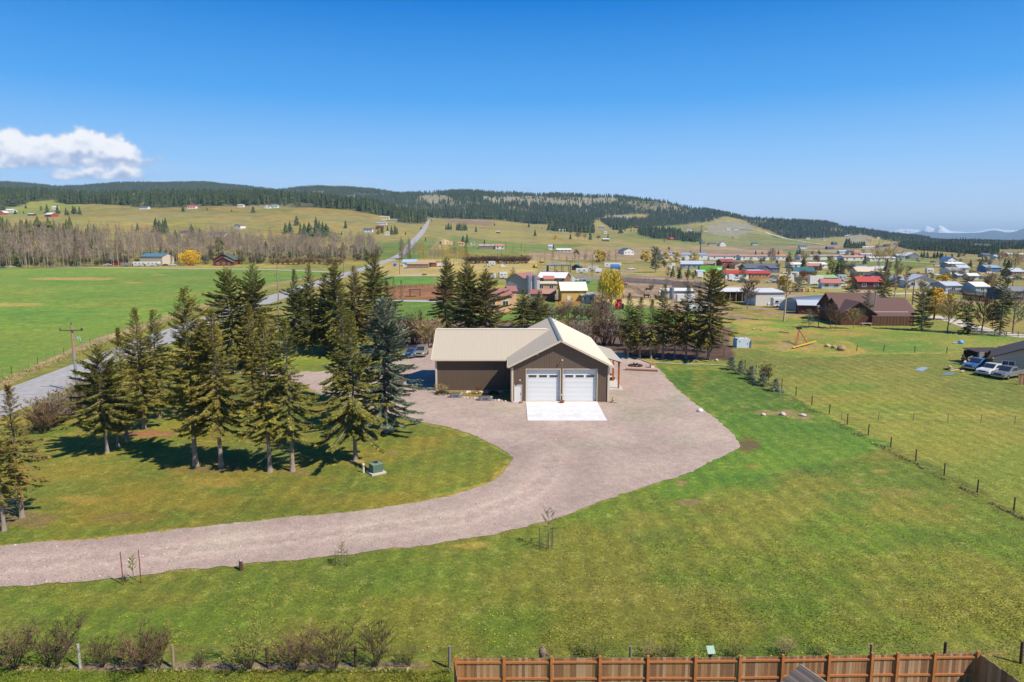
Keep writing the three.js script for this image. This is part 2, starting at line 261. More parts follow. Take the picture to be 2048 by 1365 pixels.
function groundTexture(x0, x1, z0, z1, W, H, grain, coarse = 512) {   // z0 < z1; painted ground cover for a rectangle
  const cg = new Float32Array((coarse + 1) * (coarse + 1) * 3);
  for (let j = 0; j <= coarse; j++) for (let i = 0; i <= coarse; i++) {
    const x = mix(x0, x1, i / coarse), z = mix(z0, z1, j / coarse), q = toPx(x, 0, z), c = cover(q[0], q[1], x, z); cg.set(c, (j * (coarse + 1) + i) * 3);
  }
  const at3 = (u, v) => { u = clamp(u, 0, 0.99999) * coarse; v = clamp(v, 0, 0.99999) * coarse; const i = u | 0, j = v | 0, s = u - i, t = v - j, o = (j * (coarse + 1) + i) * 3, o2 = o + (coarse + 1) * 3, r = [0, 0, 0]; for (let k = 0; k < 3; k++) r[k] = mix(mix(cg[o + k], cg[o + 3 + k], s), mix(cg[o2 + k], cg[o2 + 3 + k], s), t); return r; };
  const wp = 0.5;
  return tex(W, H, (i, j) => {
    const x = mix(x0, x1, (i + 0.5) / W), z = mix(z0, z1, (j + 0.5) / H);
    const n1 = noise(x / grain, z / grain), n2 = noise(x / grain / 3.1 + 50, z / grain / 3.1), n3 = noise(x / grain / 0.32 + 80, z / grain / 0.32), n4 = noise(x * 2.1 + 3, z * 2.1);
    const c = at3((x - x0 + (n2 - 0.5) * wp + (n4 - 0.5) * wp) / (x1 - x0), (z - z0 + (n3 - 0.5) * wp) / (z1 - z0));
    const green = c[1] > c[0] * 0.9, ms = green && Math.abs(x) < 70 && z > -120 ? mow(x, z) * 0.055 * (0.4 + 0.6 * n4) * sstep(-8, 6, x + 60 + z * 0.6) : 0;
    let f = 0.70 + 0.24 * n1 + 0.10 * n2 + 0.24 * n3 + ms;
    const dry = green ? sstep(0.55, 0.95, n3 * 0.5 + n2 * 0.5 + (n4 - 0.5) * 0.3) * 0.5 : 0;
    return [mix(c[0], 176, dry) * f, mix(c[1], 158, dry) * f, mix(c[2], 92, dry) * f];
  });
}
const RECTS = [   // x0, x1, z0, z1 from near to far
  [-46, 58, -78, -22], [-110, 140, -176, -14], [-470, 470, -640, -60],
];
const grassBump = tex(512, 512, (i, j) => { const v = 255 * (0.5 * wrapNoise(i / 8, j / 8, 64) + 0.5 * wrapNoise(i / 3.2, j / 3.2, 160)); return [v, v, v]; }, false);
const groundMats = RECTS.map(([x0, x1, z0, z1], k) => {
  const t = groundTexture(x0, x1, z0, z1, 2048, 2048, [0.16, 0.3, 1.1][k]);
  t.wrapS = t.wrapT = THREE.ClampToEdgeWrapping; t.repeat.set(1 / (x1 - x0), 1 / (z1 - z0)); t.offset.set(-x0 / (x1 - x0), -z0 / (z1 - z0));
  return new THREE.MeshStandardMaterial({ map: t, roughness: 1, bumpMap: rep(grassBump, 1 / (k < 2 ? 5 : 14)), bumpScale: k < 2 ? 0.02 : 0.05 });
});
const detail = tex(1024, 1024, (i, j) => { const v = 255 * (0.62 + 0.38 * (0.45 * wrapNoise(i / 64, j / 64, 16) + 0.3 * wrapNoise(i / 16, j / 16, 64, 2) + 0.25 * wrapNoise(i / 4, j / 4, 256, 5))); return [v, v, v * 0.98]; });
groundMats.push(new THREE.MeshStandardMaterial({ vertexColors: true, roughness: 1, map: rep(detail, 1 / 140) }));

// forest as seen in the photograph, in picture outlines; used only to choose where trees stand
const FOREST = [
  ['-500,300 -500,420 0,416 40,412 60,403 150,395 300,392 420,390 560,392 700,398 800,410 850,436 1000,440 1060,448 1100,449 1120,458 1180,462 1190,440 1260,428 1290,428 1300,440 1330,452 1420,444 1450,432 1490,440 1500,448 1540,462 1580,478 1600,478 1690,474 1700,470 1740,473 1770,480 1800,485 1850,490 1900,492 1990,489 2048,488 2300,488 2300,300', 1],
  ['105,402 130,395 260,384 420,388 620,394 760,402 840,425 855,447 790,446 770,432 700,420 620,414 500,412 400,412 300,416 200,408 130,408', 1],
].map(([s, w]) => [poly(s), w]);
const BALD = [[870, 398, 34, 9, 0.97], [1000, 398, 40, 7, 0.75], [1060, 402, 60, 9, 0.85], [1150, 404, 60, 10, 0.85], [1210, 402, 26, 7, 0.9], [1460, 458, 46, 14, 0.95], [1240, 438, 40, 8, 0.8], [1680, 462, 20, 6, 0.8], [1390, 405, 20, 4, 0.5], [500, 384, 22, 4, 0.6], [230, 398, 40, 5, 0.6], [1720, 478, 30, 8, 0.9]];
function wooded(px, py) {
  let f = 0; for (const [p, w] of FOREST) if (inPoly(p, px, py)) f = Math.max(f, w);
  for (const [ex, ey, ew, eh, s] of BALD) { const u = (px - ex) / ew, v = (py - ey) / eh, q = u * u + v * v; if (q < 1.4) f *= 1 - s * (1 - sstep(0.6, 1.4, q)); }
  return f;
}
{
  const angles = [], N = 430; for (let i = 0; i <= N; i++) angles.push(mix(-58, 58, i / N) * Math.PI / 180);
  for (let a = 66; a <= 294; a += 12) angles.push(a * Math.PI / 180);
  angles.push(angles[0] + 2 * Math.PI);
  const rings = [0.01]; for (let r = 9; r < 300; r *= 1.05) rings.push(r); for (let r = 310; r < 5200; r *= 1.0105) rings.push(r); for (let r = 5400; r < 26000; r *= 1.2) rings.push(r);
  const nA = angles.length, pos = new Float32Array(nA * rings.length * 3), col = new Float32Array(nA * rings.length * 3), uv = new Float32Array(nA * rings.length * 2);
  rings.forEach((r, j) => angles.forEach((a, i) => {
    const x = Math.sin(a) * r, z = -Math.cos(a) * r, y = hgt(x, z), o = j * nA + i; pos.set([x, y, z], o * 3); uv.set([x, z], o * 2);
    let c = [120, 138, 66];
    if (z < -100 && r > 280) {
      const q = toPx(x, y, z); c = cover(q[0], q[1], x, z);
      if (y > 8) { const w = wooded(q[0], q[1] - 1), bare = [176, 162, 122], floor = [78, 84, 52]; const m = sstep(0.35, 0.65, fbm(x / 90, z / 90, 4)); if (w > 0) c = c.map((k, i) => mix(k, mix(floor[i], bare[i], m * 0.7), w * 0.9)); else c = c.map((k, i) => mix(k, [164, 156, 100][i], m * 0.5)); }
      if (r > 2000) { const bal = BALD.some(([ex, ey, ew, eh]) => ((q[0] - ex) / ew) ** 2 + ((q[1] - ey) / eh) ** 2 < 1.1); if (bal) c = [168, 158, 124]; }
    }
    col.set(c.map((k) => Math.pow(clamp(k, 0, 255) / 255, 2.2) * 1.25), o * 3);
  }));
  const lists = groundMats.map(() => []);
  for (let j = 0; j < rings.length - 1; j++) for (let i = 0; i < nA - 1; i++) {
    const a = j * nA + i, b = a + 1, c = a + nA, d = c + 1;
    const cx = (pos[a * 3] + pos[d * 3]) / 2, cz = (pos[a * 3 + 2] + pos[d * 3 + 2]) / 2;
    let k = RECTS.findIndex(([x0, x1, z0, z1]) => cx > x0 + 3 && cx < x1 - 3 && cz > z0 + 3 && cz < z1 - 3); if (k < 0) k = 3;
    if (k === 2 && Math.hypot(cx, cz) > 600) k = 3;
    lists[k].push(a, b, d, a, d, c);
  }
  const g = new THREE.BufferGeometry(); g.setAttribute('position', new THREE.BufferAttribute(pos, 3)); g.setAttribute('color', new THREE.BufferAttribute(col, 3)); g.setAttribute('uv', new THREE.BufferAttribute(uv, 2));
  const idx = []; let start = 0; lists.forEach((l, k) => { for (const v of l) idx.push(v); g.addGroup(start, l.length, k); start += l.length; });
  g.setIndex(new THREE.BufferAttribute(new Uint32Array(idx), 1)); g.computeVertexNormals();
  struct('ground', g, groundMats);
}
// ---------- ribbons and sheets on the ground ----------
function ribbon(pts, w, lift) {     // pts: [x, y, z] centre line
  const curve = new THREE.CatmullRomCurve3(pts.map((p) => new THREE.Vector3(...p)), false, 'centripetal'), n = pts.length * 14, pos = [], uv = [], idx = []; let s = 0, last = null;
  for (let i = 0; i <= n; i++) {
    const p = curve.getPointAt(i / n), t = curve.getTangentAt(i / n), k = Math.hypot(t.x, t.z), nx = -t.z / k, nz = t.x / k; if (last) s += p.distanceTo(last); last = p;
    const hw = (typeof w === 'function' ? w(i / n) : w) / 2;
    for (const e of [-1, 1]) { const x = p.x + nx * hw * e, z = p.z + nz * hw * e; pos.push(x, Math.max(p.y, hgt(x, z)) + lift, z); uv.push(e * hw, s); }
    if (i) idx.push(i * 2 - 2, i * 2 - 1, i * 2, i * 2 - 1, i * 2 + 1, i * 2);
  }
  const g = new THREE.BufferGeometry(); g.setAttribute('position', new THREE.BufferAttribute(new Float32Array(pos), 3)); g.setAttribute('uv', new THREE.BufferAttribute(new Float32Array(uv), 2)); g.setIndex(idx); g.computeVertexNormals(); return g;
}
function sheet(outline, y, rag = 0) {   // outline [[x, z]...]; ragged edge of size rag
  const pts = [];
  outline.forEach((p, i) => { const q = outline[(i + 1) % outline.length], L = Math.hypot(q[0] - p[0], q[1] - p[1]), n = rag ? Math.max(1, Math.round(L / 0.35)) : 1; for (let k = 0; k < n; k++) { const x = mix(p[0], q[0], k / n), z = mix(p[1], q[1], k / n); pts.push(new THREE.Vector2(x + (fbm(x * 1.3, z * 1.3, 3) - 0.5) * rag * 2, z + (fbm(x * 1.3 + 40, z * 1.3, 3) - 0.5) * rag * 2)); } });
  const g = new THREE.ShapeGeometry(new THREE.Shape(pts)); const p = g.attributes.position, uv = g.attributes.uv;
  for (let i = 0; i < p.count; i++) { const x = p.getX(i), z = p.getY(i); p.setXYZ(i, x, y, z); uv.setXY(i, x, z); }
  const ix = g.index.array; for (let i = 0; i < ix.length; i += 3) { const t = ix[i]; ix[i] = ix[i + 1]; ix[i + 1] = t; }
  g.computeVertexNormals(); if (g.attributes.normal.getY(0) < 0) { for (let i = 0; i < ix.length; i += 3) { const t = ix[i]; ix[i] = ix[i + 1]; ix[i + 1] = t; } g.computeVertexNormals(); }
  return g;
}
// smooth a hand-drawn outline
const smooth = (pts, n) => { const c = new THREE.CatmullRomCurve3(pts.map((p) => new THREE.Vector3(p[0], 0, p[1])), true, 'centripetal'); return c.getPoints(n).slice(0, -1).map((p) => [p.x, p.z]); };
{ // gravel drive and turnaround
  const out = smooth(poly('-80,1098 0,1092 200,1078 400,1055 620,1032 800,1012 900,993 980,965 1015,935 1020,912 985,890 920,862 860,848 810,838 740,815 700,800 640,788 600,768 540,752 480,748 400,752 400,744 480,738 560,741 640,744 700,733 760,722 806,716 815,698 850,688 900,690 1000,700 1160,700 1232,706 1262,714 1312,735 1345,770 1390,808 1440,845 1470,874 1478,895 1440,915 1380,945 1290,975 1200,1005 1080,1048 940,1078 800,1098 600,1120 400,1138 200,1160 0,1175 -80,1182').map(([x, y]) => G(x, y)), 240);
  const xs = out.map((p) => p[0]), zs = out.map((p) => p[1]), x0 = Math.min(...xs) - 1, x1 = Math.max(...xs) + 1, z0 = Math.min(...zs) - 1, z1 = Math.max(...zs) + 1;
  globalThis.DRIVE = out; const mid = poly('-80,1140 200,1119 400,1097 600,1076 800,1055 940,1035 1050,995 1096,955 1108,915').map(([x, y]) => G(x, y)), offLine = (x, z) => { let best = 99; for (let i = 0; i < mid.length - 1; i++) { const [ax, az] = mid[i], [bx, bz] = mid[i + 1], L2 = (bx - ax) ** 2 + (bz - az) ** 2, t = clamp(((x - ax) * (bx - ax) + (z - az) * (bz - az)) / L2, 0, 1), d = Math.hypot(x - ax - t * (bx - ax), z - az - t * (bz - az)); if (d < best) best = d; } return best; };
  const tan = [[1290, 830, 70, 24], [1370, 880, 46, 12], [1010, 820, 40, 12], [1350, 800, 30, 24], [1240, 800, 26, 20], [1170, 890, 90, 8]];
  const t = tex(2048, 2048, (i, j) => {
    const x = mix(x0, x1, i / 2047), z = mix(z0, z1, j / 2047), q = toPx(x, 0, z);
    const s = hash(i, j), s2 = noise(x * 9, z * 9), s3 = noise(x * 2.2, z * 2.2), big = fbm(x / 5, z / 5, 4), bigger = fbm(x / 16 + 4, z / 16, 3);
    let c = [194, 168, 151];
    let f = 0.8 + 0.14 * s + 0.1 * s2 + 0.1 * s3 + 0.16 * (big - 0.5) + 0.1 * (bigger - 0.5);
    const od = offLine(x, z) + (s3 - 0.5) * 0.5, wheel = Math.exp(-(((od - 0.95) / 0.42) ** 2)) * (0.5 + 0.7 * bigger), loose = sstep(1.9, 3.0, od) * (1 - sstep(3.4, 6, od));
    f += wheel * 0.08 * sstep(-76, -66, z) - loose * 0.05 * (s2 + 0.3);
    let tanf = sstep(0.56, 0.74, big) * 0.35;
    for (const [ex, ey, ew, eh] of tan) { const u = (q[0] - ex) / ew, v = (q[1] - ey) / eh; tanf = Math.max(tanf, 0.75 * (1 - sstep(0.3, 1.2, u * u + v * v + (big - 0.5) * 1.2))); }
    c = [mix(c[0], 186, tanf), mix(c[1], 170, tanf), mix(c[2], 146, tanf)];
    if (s > 0.965) f *= 0.62; if (s < 0.03) f *= 1.18;
    return [c[0] * f, c[1] * f, c[2] * f];
  });
  t.wrapS = t.wrapT = THREE.ClampToEdgeWrapping; t.repeat.set(1 / (x1 - x0), 1 / (z1 - z0)); t.offset.set(-x0 / (x1 - x0), -z0 / (z1 - z0));
  struct('gravel_drive', sheet(out, 0.035, 0.32), new THREE.MeshStandardMaterial({ map: t, roughness: 1, bumpMap: rep(grassBump, 0.5), bumpScale: 0.006 }));
}
const asphalt = new THREE.MeshStandardMaterial({ roughness: 0.95, map: rep(tex(512, 512, (i, j) => { const f = 0.9 + 0.08 * hash(i, j) + 0.12 * (wrapNoise(i / 40, j / 8, 64) - 0.5) + 0.1 * (wrapNoise(i / 4, j / 128, 128) - 0.5); return [186 * f, 180 * f, 174 * f]; }), 1 / 8, 1 / 24) });
{ // the county road, straight past the spruces, then over the rise
  const A = G(-250, 909), B = G(0, 808), C = G(175, 738), D = G(343, 669.5), E = G(450, 630), far = [[560, 592], [680, 553], [745, 532], [790, 516], [808, 505], [818, 494], [826, 484], [836, 474], [846, 462], [853, 449], [857, 440]].map(([x, y]) => GT(x, y));
  const line = [A, B, C, D, E].map(([x, z]) => [x, 0, z]).concat(far);
  struct('county_road', ribbon(line, (t) => 8.4, 0.05), asphalt);
  const w = 6.2, side = ribbon([GT(-160, 532), GT(0, 533.5), GT(200, 535.5), GT(420, 538), GT(560, 540.5), GT(668, 545)], w, 0.06); struct('side_road', side, M([196, 184, 172], 1));
  struct('farm_lane', ribbon([GT(640, 598), GT(720, 600), GT(800, 602), GT(900, 604), GT(1000, 606)], 5, 0.05), M([190, 186, 182], 1));
  struct('field_track', ribbon([GT(742, 553), GT(840, 552), GT(900, 552)], 4, 0.05), M([206, 202, 190], 1));
  struct('town_lane', ribbon([GT(1700, 592), GT(1760, 589), GT(1850, 587), GT(1920, 587), GT(1990, 594), GT(2070, 598)], 5, 0.05), M([206, 196, 176], 1));
  struct('town_street', ribbon([GT(1760, 519), GT(1830, 524), GT(1890, 528), GT(1960, 533)], 8, 0.06), M([184, 160, 142], 1));
  struct('garden_lane', ribbon([GT(1855, 632), GT(1900, 640), GT(1960, 658), GT(2060, 676)], 5, 0.05), M([206, 196, 176], 1));
  struct('hill_track', ribbon([GT(1278, 441), GT(1281, 446), GT(1290, 454), GT(1303, 460), GT(1318, 463)], 9, 0.5), M([214, 204, 170], 1));
  struct('hillside_lane', ribbon([GT(1480, 459), GT(1510, 461), GT(1540, 469), GT(1575, 478), GT(1610, 485), GT(1650, 490)], 9, 0.5), M([204, 192, 164], 1));
}
{ // far mountains
  const ridge = (name, prof, D, depth, colf, seed) => {
    const pos = [], col = [], idx = [], nx = 260, nz = 26;
    for (let j = 0; j <= nz; j++) for (let i = 0; i <= nx; i++) {
      const px = mix(prof[0][0], prof[prof.length - 1][0], i / nx); let k = 0; while (k < prof.length - 2 && px > prof[k + 1][0]) k++;
      const py = mix(prof[k][1], prof[k + 1][1], sstep(0, 1, (px - prof[k][0]) / (prof[k + 1][0] - prof[k][0])));
      const r = ray(px, 485), n = Math.hypot(r[0], r[2]), v = j / nz, d = D + (v - 0.6) * depth, crest = EYE + D * slope(px, py) + 40;
      const sh = v < 0.6 ? Math.pow(v / 0.6, 0.8) : 1 - (v - 0.6) * 1.4;
      const x = r[0] / n * d, z = r[2] / n * d, rough = (fbm(x / (depth * 0.2) + seed, z / (depth * 0.2), 6) - 0.5) * crest * 0.5 * (1 - Math.abs(v - 0.6) * 0.6);
      const y = -40 + crest * sh + rough * (v < 0.58 ? 1 : 0.35); pos.push(x, y, z); col.push(...colf(y / crest, fbm(x / 400 + seed, z / 400, 5), fbm(x / 90, z / 90, 3)));
    }
    for (let j = 0; j < nz; j++) for (let i = 0; i < nx; i++) { const a = j * (nx + 1) + i, b = a + 1, c = a + nx + 1; idx.push(a, b, c, b, c + 1, c); }
    const g = new THREE.BufferGeometry(); g.setAttribute('position', new THREE.BufferAttribute(new Float32Array(pos), 3)); g.setAttribute('color', new THREE.BufferAttribute(new Float32Array(col), 3)); g.setIndex(idx); g.computeVertexNormals();
    struct(name, g, new THREE.MeshStandardMaterial({ vertexColors: true, roughness: 1 }));
  };
  ridge('mountains', [[1700, 478], [1800, 469], [1850, 464], [1900, 466], [1950, 465.5], [1990, 461], [2015, 465], [2060, 456], [2200, 450], [2400, 462]], 16000, 5000, (t, n) => { const k = 0.7 + 0.6 * n; return [0.035 * k, 0.06 * k, 0.055 * k]; }, 3);
  ridge('snow_peaks', [[1600, 474], [1690, 470], [1720, 463], [1760, 467], [1800, 459], [1835, 461], [1852, 453], [1866, 458], [1876, 451], [1900, 462], [1935, 464], [1990, 459], [2010, 462], [2060, 462], [2200, 458]], 24000, 5000, (t, n, m) => { const s = sstep(0.36, 0.5, n * 0.6 + t * 0.4 + (m - 0.5) * 0.4); return [mix(0.09, 0.85, s), mix(0.11, 0.87, s), mix(0.14, 0.9, s)]; }, 9);
}
scene.fog = new THREE.FogExp2(new THREE.Color().setRGB(0.54, 0.77, 1.0), 0.000065);
// ---------- the brown workshop with the double garage ----------
// ribbed sheet metal: profile along u, pushed along v. origin o, unit vectors u, v, normal n
function ribbed(o, u, v, n, len, w0, w1, pitch, depth, ribW, clip) {   // for each rib a raised trapezoid strip; v range may depend on u through clip(u) -> [v0, v1]
  const t = [], P = (a, b, c) => [o[0] + u[0] * a + v[0] * b + n[0] * c, o[1] + u[1] * a + v[1] * b + n[1] * c, o[2] + u[2] * a + v[2] * b + n[2] * c];
  const quad = (a, b, c, d) => t.push(...a, ...b, ...c, ...a, ...c, ...d);
  const R_ = clip || (() => [w0, w1]);
  for (let s = 0; s < len - 1e-6; s += pitch) {
    const e = Math.min(len, s + pitch), m = Math.min(e, s + pitch - ribW), m1 = Math.min(e, m + ribW * 0.25), m2 = Math.min(e, m + ribW * 0.75);
    const cut = [[s, 0], [m, 0], [m1, depth], [m2, depth], [e, 0]];
    for (let k = 0; k < 4; k++) { const [a, ha] = cut[k], [b, hb] = cut[k + 1]; if (b - a < 1e-5) continue; const ra = R_(a), rb = R_(b); if (ra[1] - ra[0] < 1e-4 && rb[1] - rb[0] < 1e-4) continue; quad(P(a, ra[0], ha), P(b, rb[0], hb), P(b, rb[1], hb), P(a, ra[1], ha)); }
  }
  return soup(t);
}
const BX = 0.05, GW = 12.2, GL = 25.2, GZ = -85.0, WZ = -91.7, WD = 12.2, WL = 10.4, EH = 4.9, PITCHR = 0.5;
const GX0 = BX, GX1 = BX + GW, GXC = BX + GW / 2, GB = GZ - GL, OH = 0.6, RH = EH + GW / 2 * PITCHR, WX0 = GX0 - WL, WB = WZ - WD, WC = WZ - WD / 2, WRH = RH - 0.28, WEH = EH - 0.28;
{
  const wall = new THREE.MeshStandardMaterial({ color: lin(110, 91, 75), roughness: 0.62, metalness: 0 });
  const roofM = new THREE.MeshStandardMaterial({ color: lin(202, 187, 164), roughness: 0.5 });
  const trim = M([226, 208, 180], 0.55), white = M([238, 238, 236], 0.5), glass = new THREE.MeshPhysicalMaterial({ color: lin(46, 36, 34), roughness: 0.06, metalness: 0, clearcoat: 1 }), timber = M([178, 92, 38], 0.6), steel = M([150, 152, 154], 0.4, { metalness: 0.6 });
  const b = thing('workshop', 'brown metal sided workshop with beige roof and two white garage doors', 'workshop', [0, 0, 0]);
  const body = (name, geos, m = wall, p = b) => part(p, name, geos, m);
  // walls: core boxes and ribbed siding
  const D1 = GX0 + 1.78, D2 = GX0 + 6.45, DW = 4.27, DH = 4.27;   // garage doors
  const gable = polyPrism([[GX0, 0.12], [D1, 0.12], [D1, DH], [D1 + DW, DH], [D1 + DW, 0.12], [D2, 0.12], [D2, DH], [D2 + DW, DH], [D2 + DW, 0.12], [GX1, 0.12], [GX1, EH], [GXC, RH], [GX0, EH]], 0.25).translate(0, 0, GZ - 0.25);
  const back = polyPrism([[GX0, 0.12], [GX1, 0.12], [GX1, EH], [GXC, RH], [GX0, EH]], 0.2).translate(0, 0, GB);
  body('wall', [gable, back, box(0.2, EH - 0.12, GL - 0.46, GX0 + 0.1, EH / 2 + 0.06, (GZ - 0.25 + GB + 0.2) / 2), box(0.2, EH - 0.12, GL - 0.46, GX1 - 0.1, EH / 2 + 0.06, (GZ - 0.25 + GB + 0.2) / 2)]);
  const top = (x) => EH + (GW / 2 - Math.abs(x - GXC)) * PITCHR - 0.02;
  const front = (a, c, lo) => ribbed([a, 0, GZ + 0.004], [1, 0, 0], [0, 1, 0], [0, 0, 1], c - a, 0, 0, 0.305, 0.022, 0.06, (s) => [lo, top(a + s)]);
  body('siding', [front(GX0 + 0.12, D1 - 0.08, 0.15), front(D1 - 0.08, D1 + DW + 0.08, DH + 0.1), front(D1 + DW + 0.08, D2 - 0.08, 0.15), front(D2 - 0.08, D2 + DW + 0.08, DH + 0.1), front(D2 + DW + 0.08, GX1 - 0.12, 0.15)]);
  body('siding', ribbed([GX1 + 0.004, 0, GZ - 0.12], [0, 0, -1], [0, 1, 0], [1, 0, 0], GL - 0.24, 0.15, EH, 0.305, 0.022, 0.06));
  body('siding', ribbed([GX0 - 0.004, 0, GZ - 0.12], [0, 0, -1], [0, 1, 0], [-1, 0, 0], 6.55, 0.15, EH, 0.305, 0.022, 0.06));
  body('wall', [box(WL, WEH - 0.12, 0.2, (WX0 + GX0) / 2, WEH / 2 + 0.06, WZ - 0.1), box(WL, WEH - 0.12, 0.2, (WX0 + GX0) / 2, WEH / 2 + 0.06, WB + 0.1), at(polyPrism([[WZ - 0.2, 0.12], [WB + 0.2, 0.12], [WB + 0.2, WEH], [WC, WRH], [WZ - 0.2, WEH]], 0.2).applyMatrix4(new THREE.Matrix4().makeBasis(new THREE.Vector3(0, 0, 1), new THREE.Vector3(0, 1, 0), new THREE.Vector3(-1, 0, 0))), WX0 + 0.2, 0, 0)]);
  body('siding', ribbed([WX0 + 0.12, 0, WZ + 0.004], [1, 0, 0], [0, 1, 0], [0, 0, 1], WL - 0.2, 0.15, WEH, 0.305, 0.022, 0.06));
  body('siding', ribbed([WX0 - 0.004, 0, WZ - 0.12], [0, 0, -1], [0, 1, 0], [-1, 0, 0], WD - 0.24, 0.15, WEH - 0.02, 0.305, 0.022, 0.06));
  part(b, 'foundation', [box(GW - 0.1, 0.2, GL - 0.1, GXC, 0.05, (GZ + GB) / 2), box(WL, 0.26, WD - 0.1, (WX0 + GX0) / 2 - 0.02, 0.08, WC)], M([206, 186, 164], 0.9));
  // corner trim
  for (const [x, z] of [[GX0, GZ], [GX1, GZ], [WX0, WZ], [GX1, GB], [WX0, WB], [GX0 + 0.02, GZ - 6.6]]) part(b, 'corner_trim', [box(0.24, EH - 0.5, 0.24, x, EH / 2 - 0.13, z)], trim);
  // roofs
  const k = Math.hypot(1, PITCHR), ny = 1 / k, nxx = PITCHR / k, slab = 0.13;
  const slope2 = (sgn) => { // garage slope; u runs from the front rake backwards, v from eave to ridge
    const run = GW / 2 + OH, L = run * k, ex = GXC + sgn * run, ey = RH + 0.1 - run * PITCHR;
    const shell = [];
    const o = [ex, ey, GZ + OH];
    const v = [-sgn / k, PITCHR / k, 0], n = [sgn * nxx, ny, 0];
    shell.push(ribbed(o, [0, 0, -1], v, n, GL + 2 * OH, 0, L, 0.305, 0.02, 0.06));
    shell.push(at(new THREE.BoxGeometry(L, slab, GL + 2 * OH), ex - sgn * run / 2 - sgn * nxx * 0.072, ey + run * PITCHR / 2 - ny * 0.072, (GZ + GB) / 2, 0, 0, -sgn * Math.atan(PITCHR)));
    return merge(shell.map((g) => { if (!g.attributes.uv) g.setAttribute('uv', new THREE.BufferAttribute(new Float32Array(g.attributes.position.count * 2), 2)); return g; }));
  };
  const roof = part(b, 'roof', slope2(1), roofM); part(b, 'roof', slope2(-1), roofM);
  const ridgeCap = part(roof, 'ridge_cap', [box(0.32, 0.03, GL + 2 * OH, GXC + 0.13, RH + 0.12, (GZ + GB) / 2, 0, 0, -0.46), box(0.32, 0.03, GL + 2 * OH, GXC - 0.13, RH + 0.12, (GZ + GB) / 2, 0, 0, 0.46)], M([150, 146, 136], 0.5));
  for (const s of [-1, 1]) { const run = GW / 2 + OH; part(roof, 'rake_trim', [box(run * k, 0.24, 0.06, GXC + s * run / 2, RH + 0.04 - run * PITCHR / 2, GZ + OH + 0.03, 0, 0, -s * Math.atan(PITCHR))], trim); }
  part(roof, 'gutter', [box(0.12, 0.14, GL + 2 * OH, GX1 + OH + 0.03, RH + 0.02 - (GW / 2 + OH) * PITCHR, (GZ + GB) / 2)], trim);
  part(roof, 'gutter', [box(0.12, 0.14, 6.0, GX0 - OH - 0.03, RH + 0.02 - (GW / 2 + OH) * PITCHR, GZ + OH - 3.0)], trim);
  part(roof, 'vent_pipe', [cyl(0.06, 0.06, 0.6, GXC + 0.7, RH + 0.1, GB + 4, 10)], M([230, 230, 228]));
  const wing = (sgn) => { const run = WD / 2 + OH, L = run * k, ez = WC + sgn * run, ey = WRH + 0.1 - run * PITCHR, len = WL + OH, x0 = WX0 - OH;
    // rows end at the valley with the garage roof
    const o = [x0, ey, ez], v = [0, PITCHR / k, -sgn / k], n = [0, ny, sgn * nxx];
    const inner = (vv) => 0; void inner;
    const xe = (y) => GXC - (RH + 0.1 - y) / PITCHR;             // where the garage slope has that height
    const maxLen = xe(WRH + 0.1) - x0 + 0.1;
    const clip = (s) => { const x = x0 + s, x_e = xe(ey); if (x <= x_e) return [0, L]; const y = RH + 0.1 - (GXC - x) * PITCHR; return [clamp((y - ey) * k / PITCHR, 0, L), L]; };
    const g = [ribbed(o, [1, 0, 0], v, n, maxLen, 0, L, 0.305, 0.02, 0.06, clip), at(new THREE.BoxGeometry(len, slab, L), x0 + len / 2, ey + run * PITCHR / 2 - ny * 0.072, ez - sgn * run / 2 - sgn * nxx * 0.072, sgn * Math.atan(PITCHR), 0, 0)];
    return merge(g.map((q) => { if (!q.attributes.uv) q.setAttribute('uv', new THREE.BufferAttribute(new Float32Array(q.attributes.position.count * 2), 2)); return q; })); };
  const wr = part(b, 'roof', wing(1), roofM); part(b, 'roof', wing(-1), roofM);
  part(wr, 'ridge_cap', [box(WL + GW / 2 - 0.5, 0.03, 0.3, (WX0 - OH + GXC - 1) / 2, WRH + 0.12, WC + 0.12, 0.46, 0, 0), box(WL + GW / 2 - 0.5, 0.03, 0.3, (WX0 - OH + GXC - 1) / 2, WRH + 0.12, WC - 0.12, -0.46, 0, 0)], M([232, 220, 200], 0.5));
  part(wr, 'gutter', [box(WL - 0.1, 0.13, 0.12, (WX0 + GX0) / 2 - OH, WRH + 0.02 - (WD / 2 + OH) * PITCHR, WZ + OH + 0.05)], trim);
  for (const s of [-1, 1]) { const run = WD / 2 + OH; part(wr, 'rake_trim', [box(0.06, 0.24, run * k, WX0 - OH - 0.03, WRH + 0.04 - run * PITCHR / 2, WC + s * run / 2, s * Math.atan(PITCHR), 0, 0)], trim); }
  // garage doors
  for (const dx of [D1, D2]) {
    const d = new THREE.Group(); d.name = 'garage_door'; b.add(d); d.position.set(dx, 0, GZ);
    const nP = 7, ph = (DH - 0.02) / nP;
    for (let i = 0; i < nP; i++) part(d, 'panel', [box(DW - 0.02, ph - 0.008, 0.06, DW / 2, 0.02 + ph * (i + 0.5), -0.3), box(DW - 0.3, ph - 0.14, 0.012, DW / 2, 0.02 + ph * (i + 0.5), -0.266)], white);
    part(d, 'backing', [box(DW, DH, 0.03, DW / 2, DH / 2, -0.36)], M([190, 190, 190]));
    for (const wx of [0.8, 2.14, 3.47]) { part(d, 'window', [box(0.98, 0.26, 0.03, wx, 0.02 + ph * 5.5, -0.235)], glass); }
    for (const wx of [0.8, 2.14, 3.47]) part(d, 'window_frame', [box(1.06, 0.05, 0.03, wx, 0.02 + ph * 5.5 + 0.155, -0.24), box(1.06, 0.05, 0.03, wx, 0.02 + ph * 5.5 - 0.155, -0.24)], white);
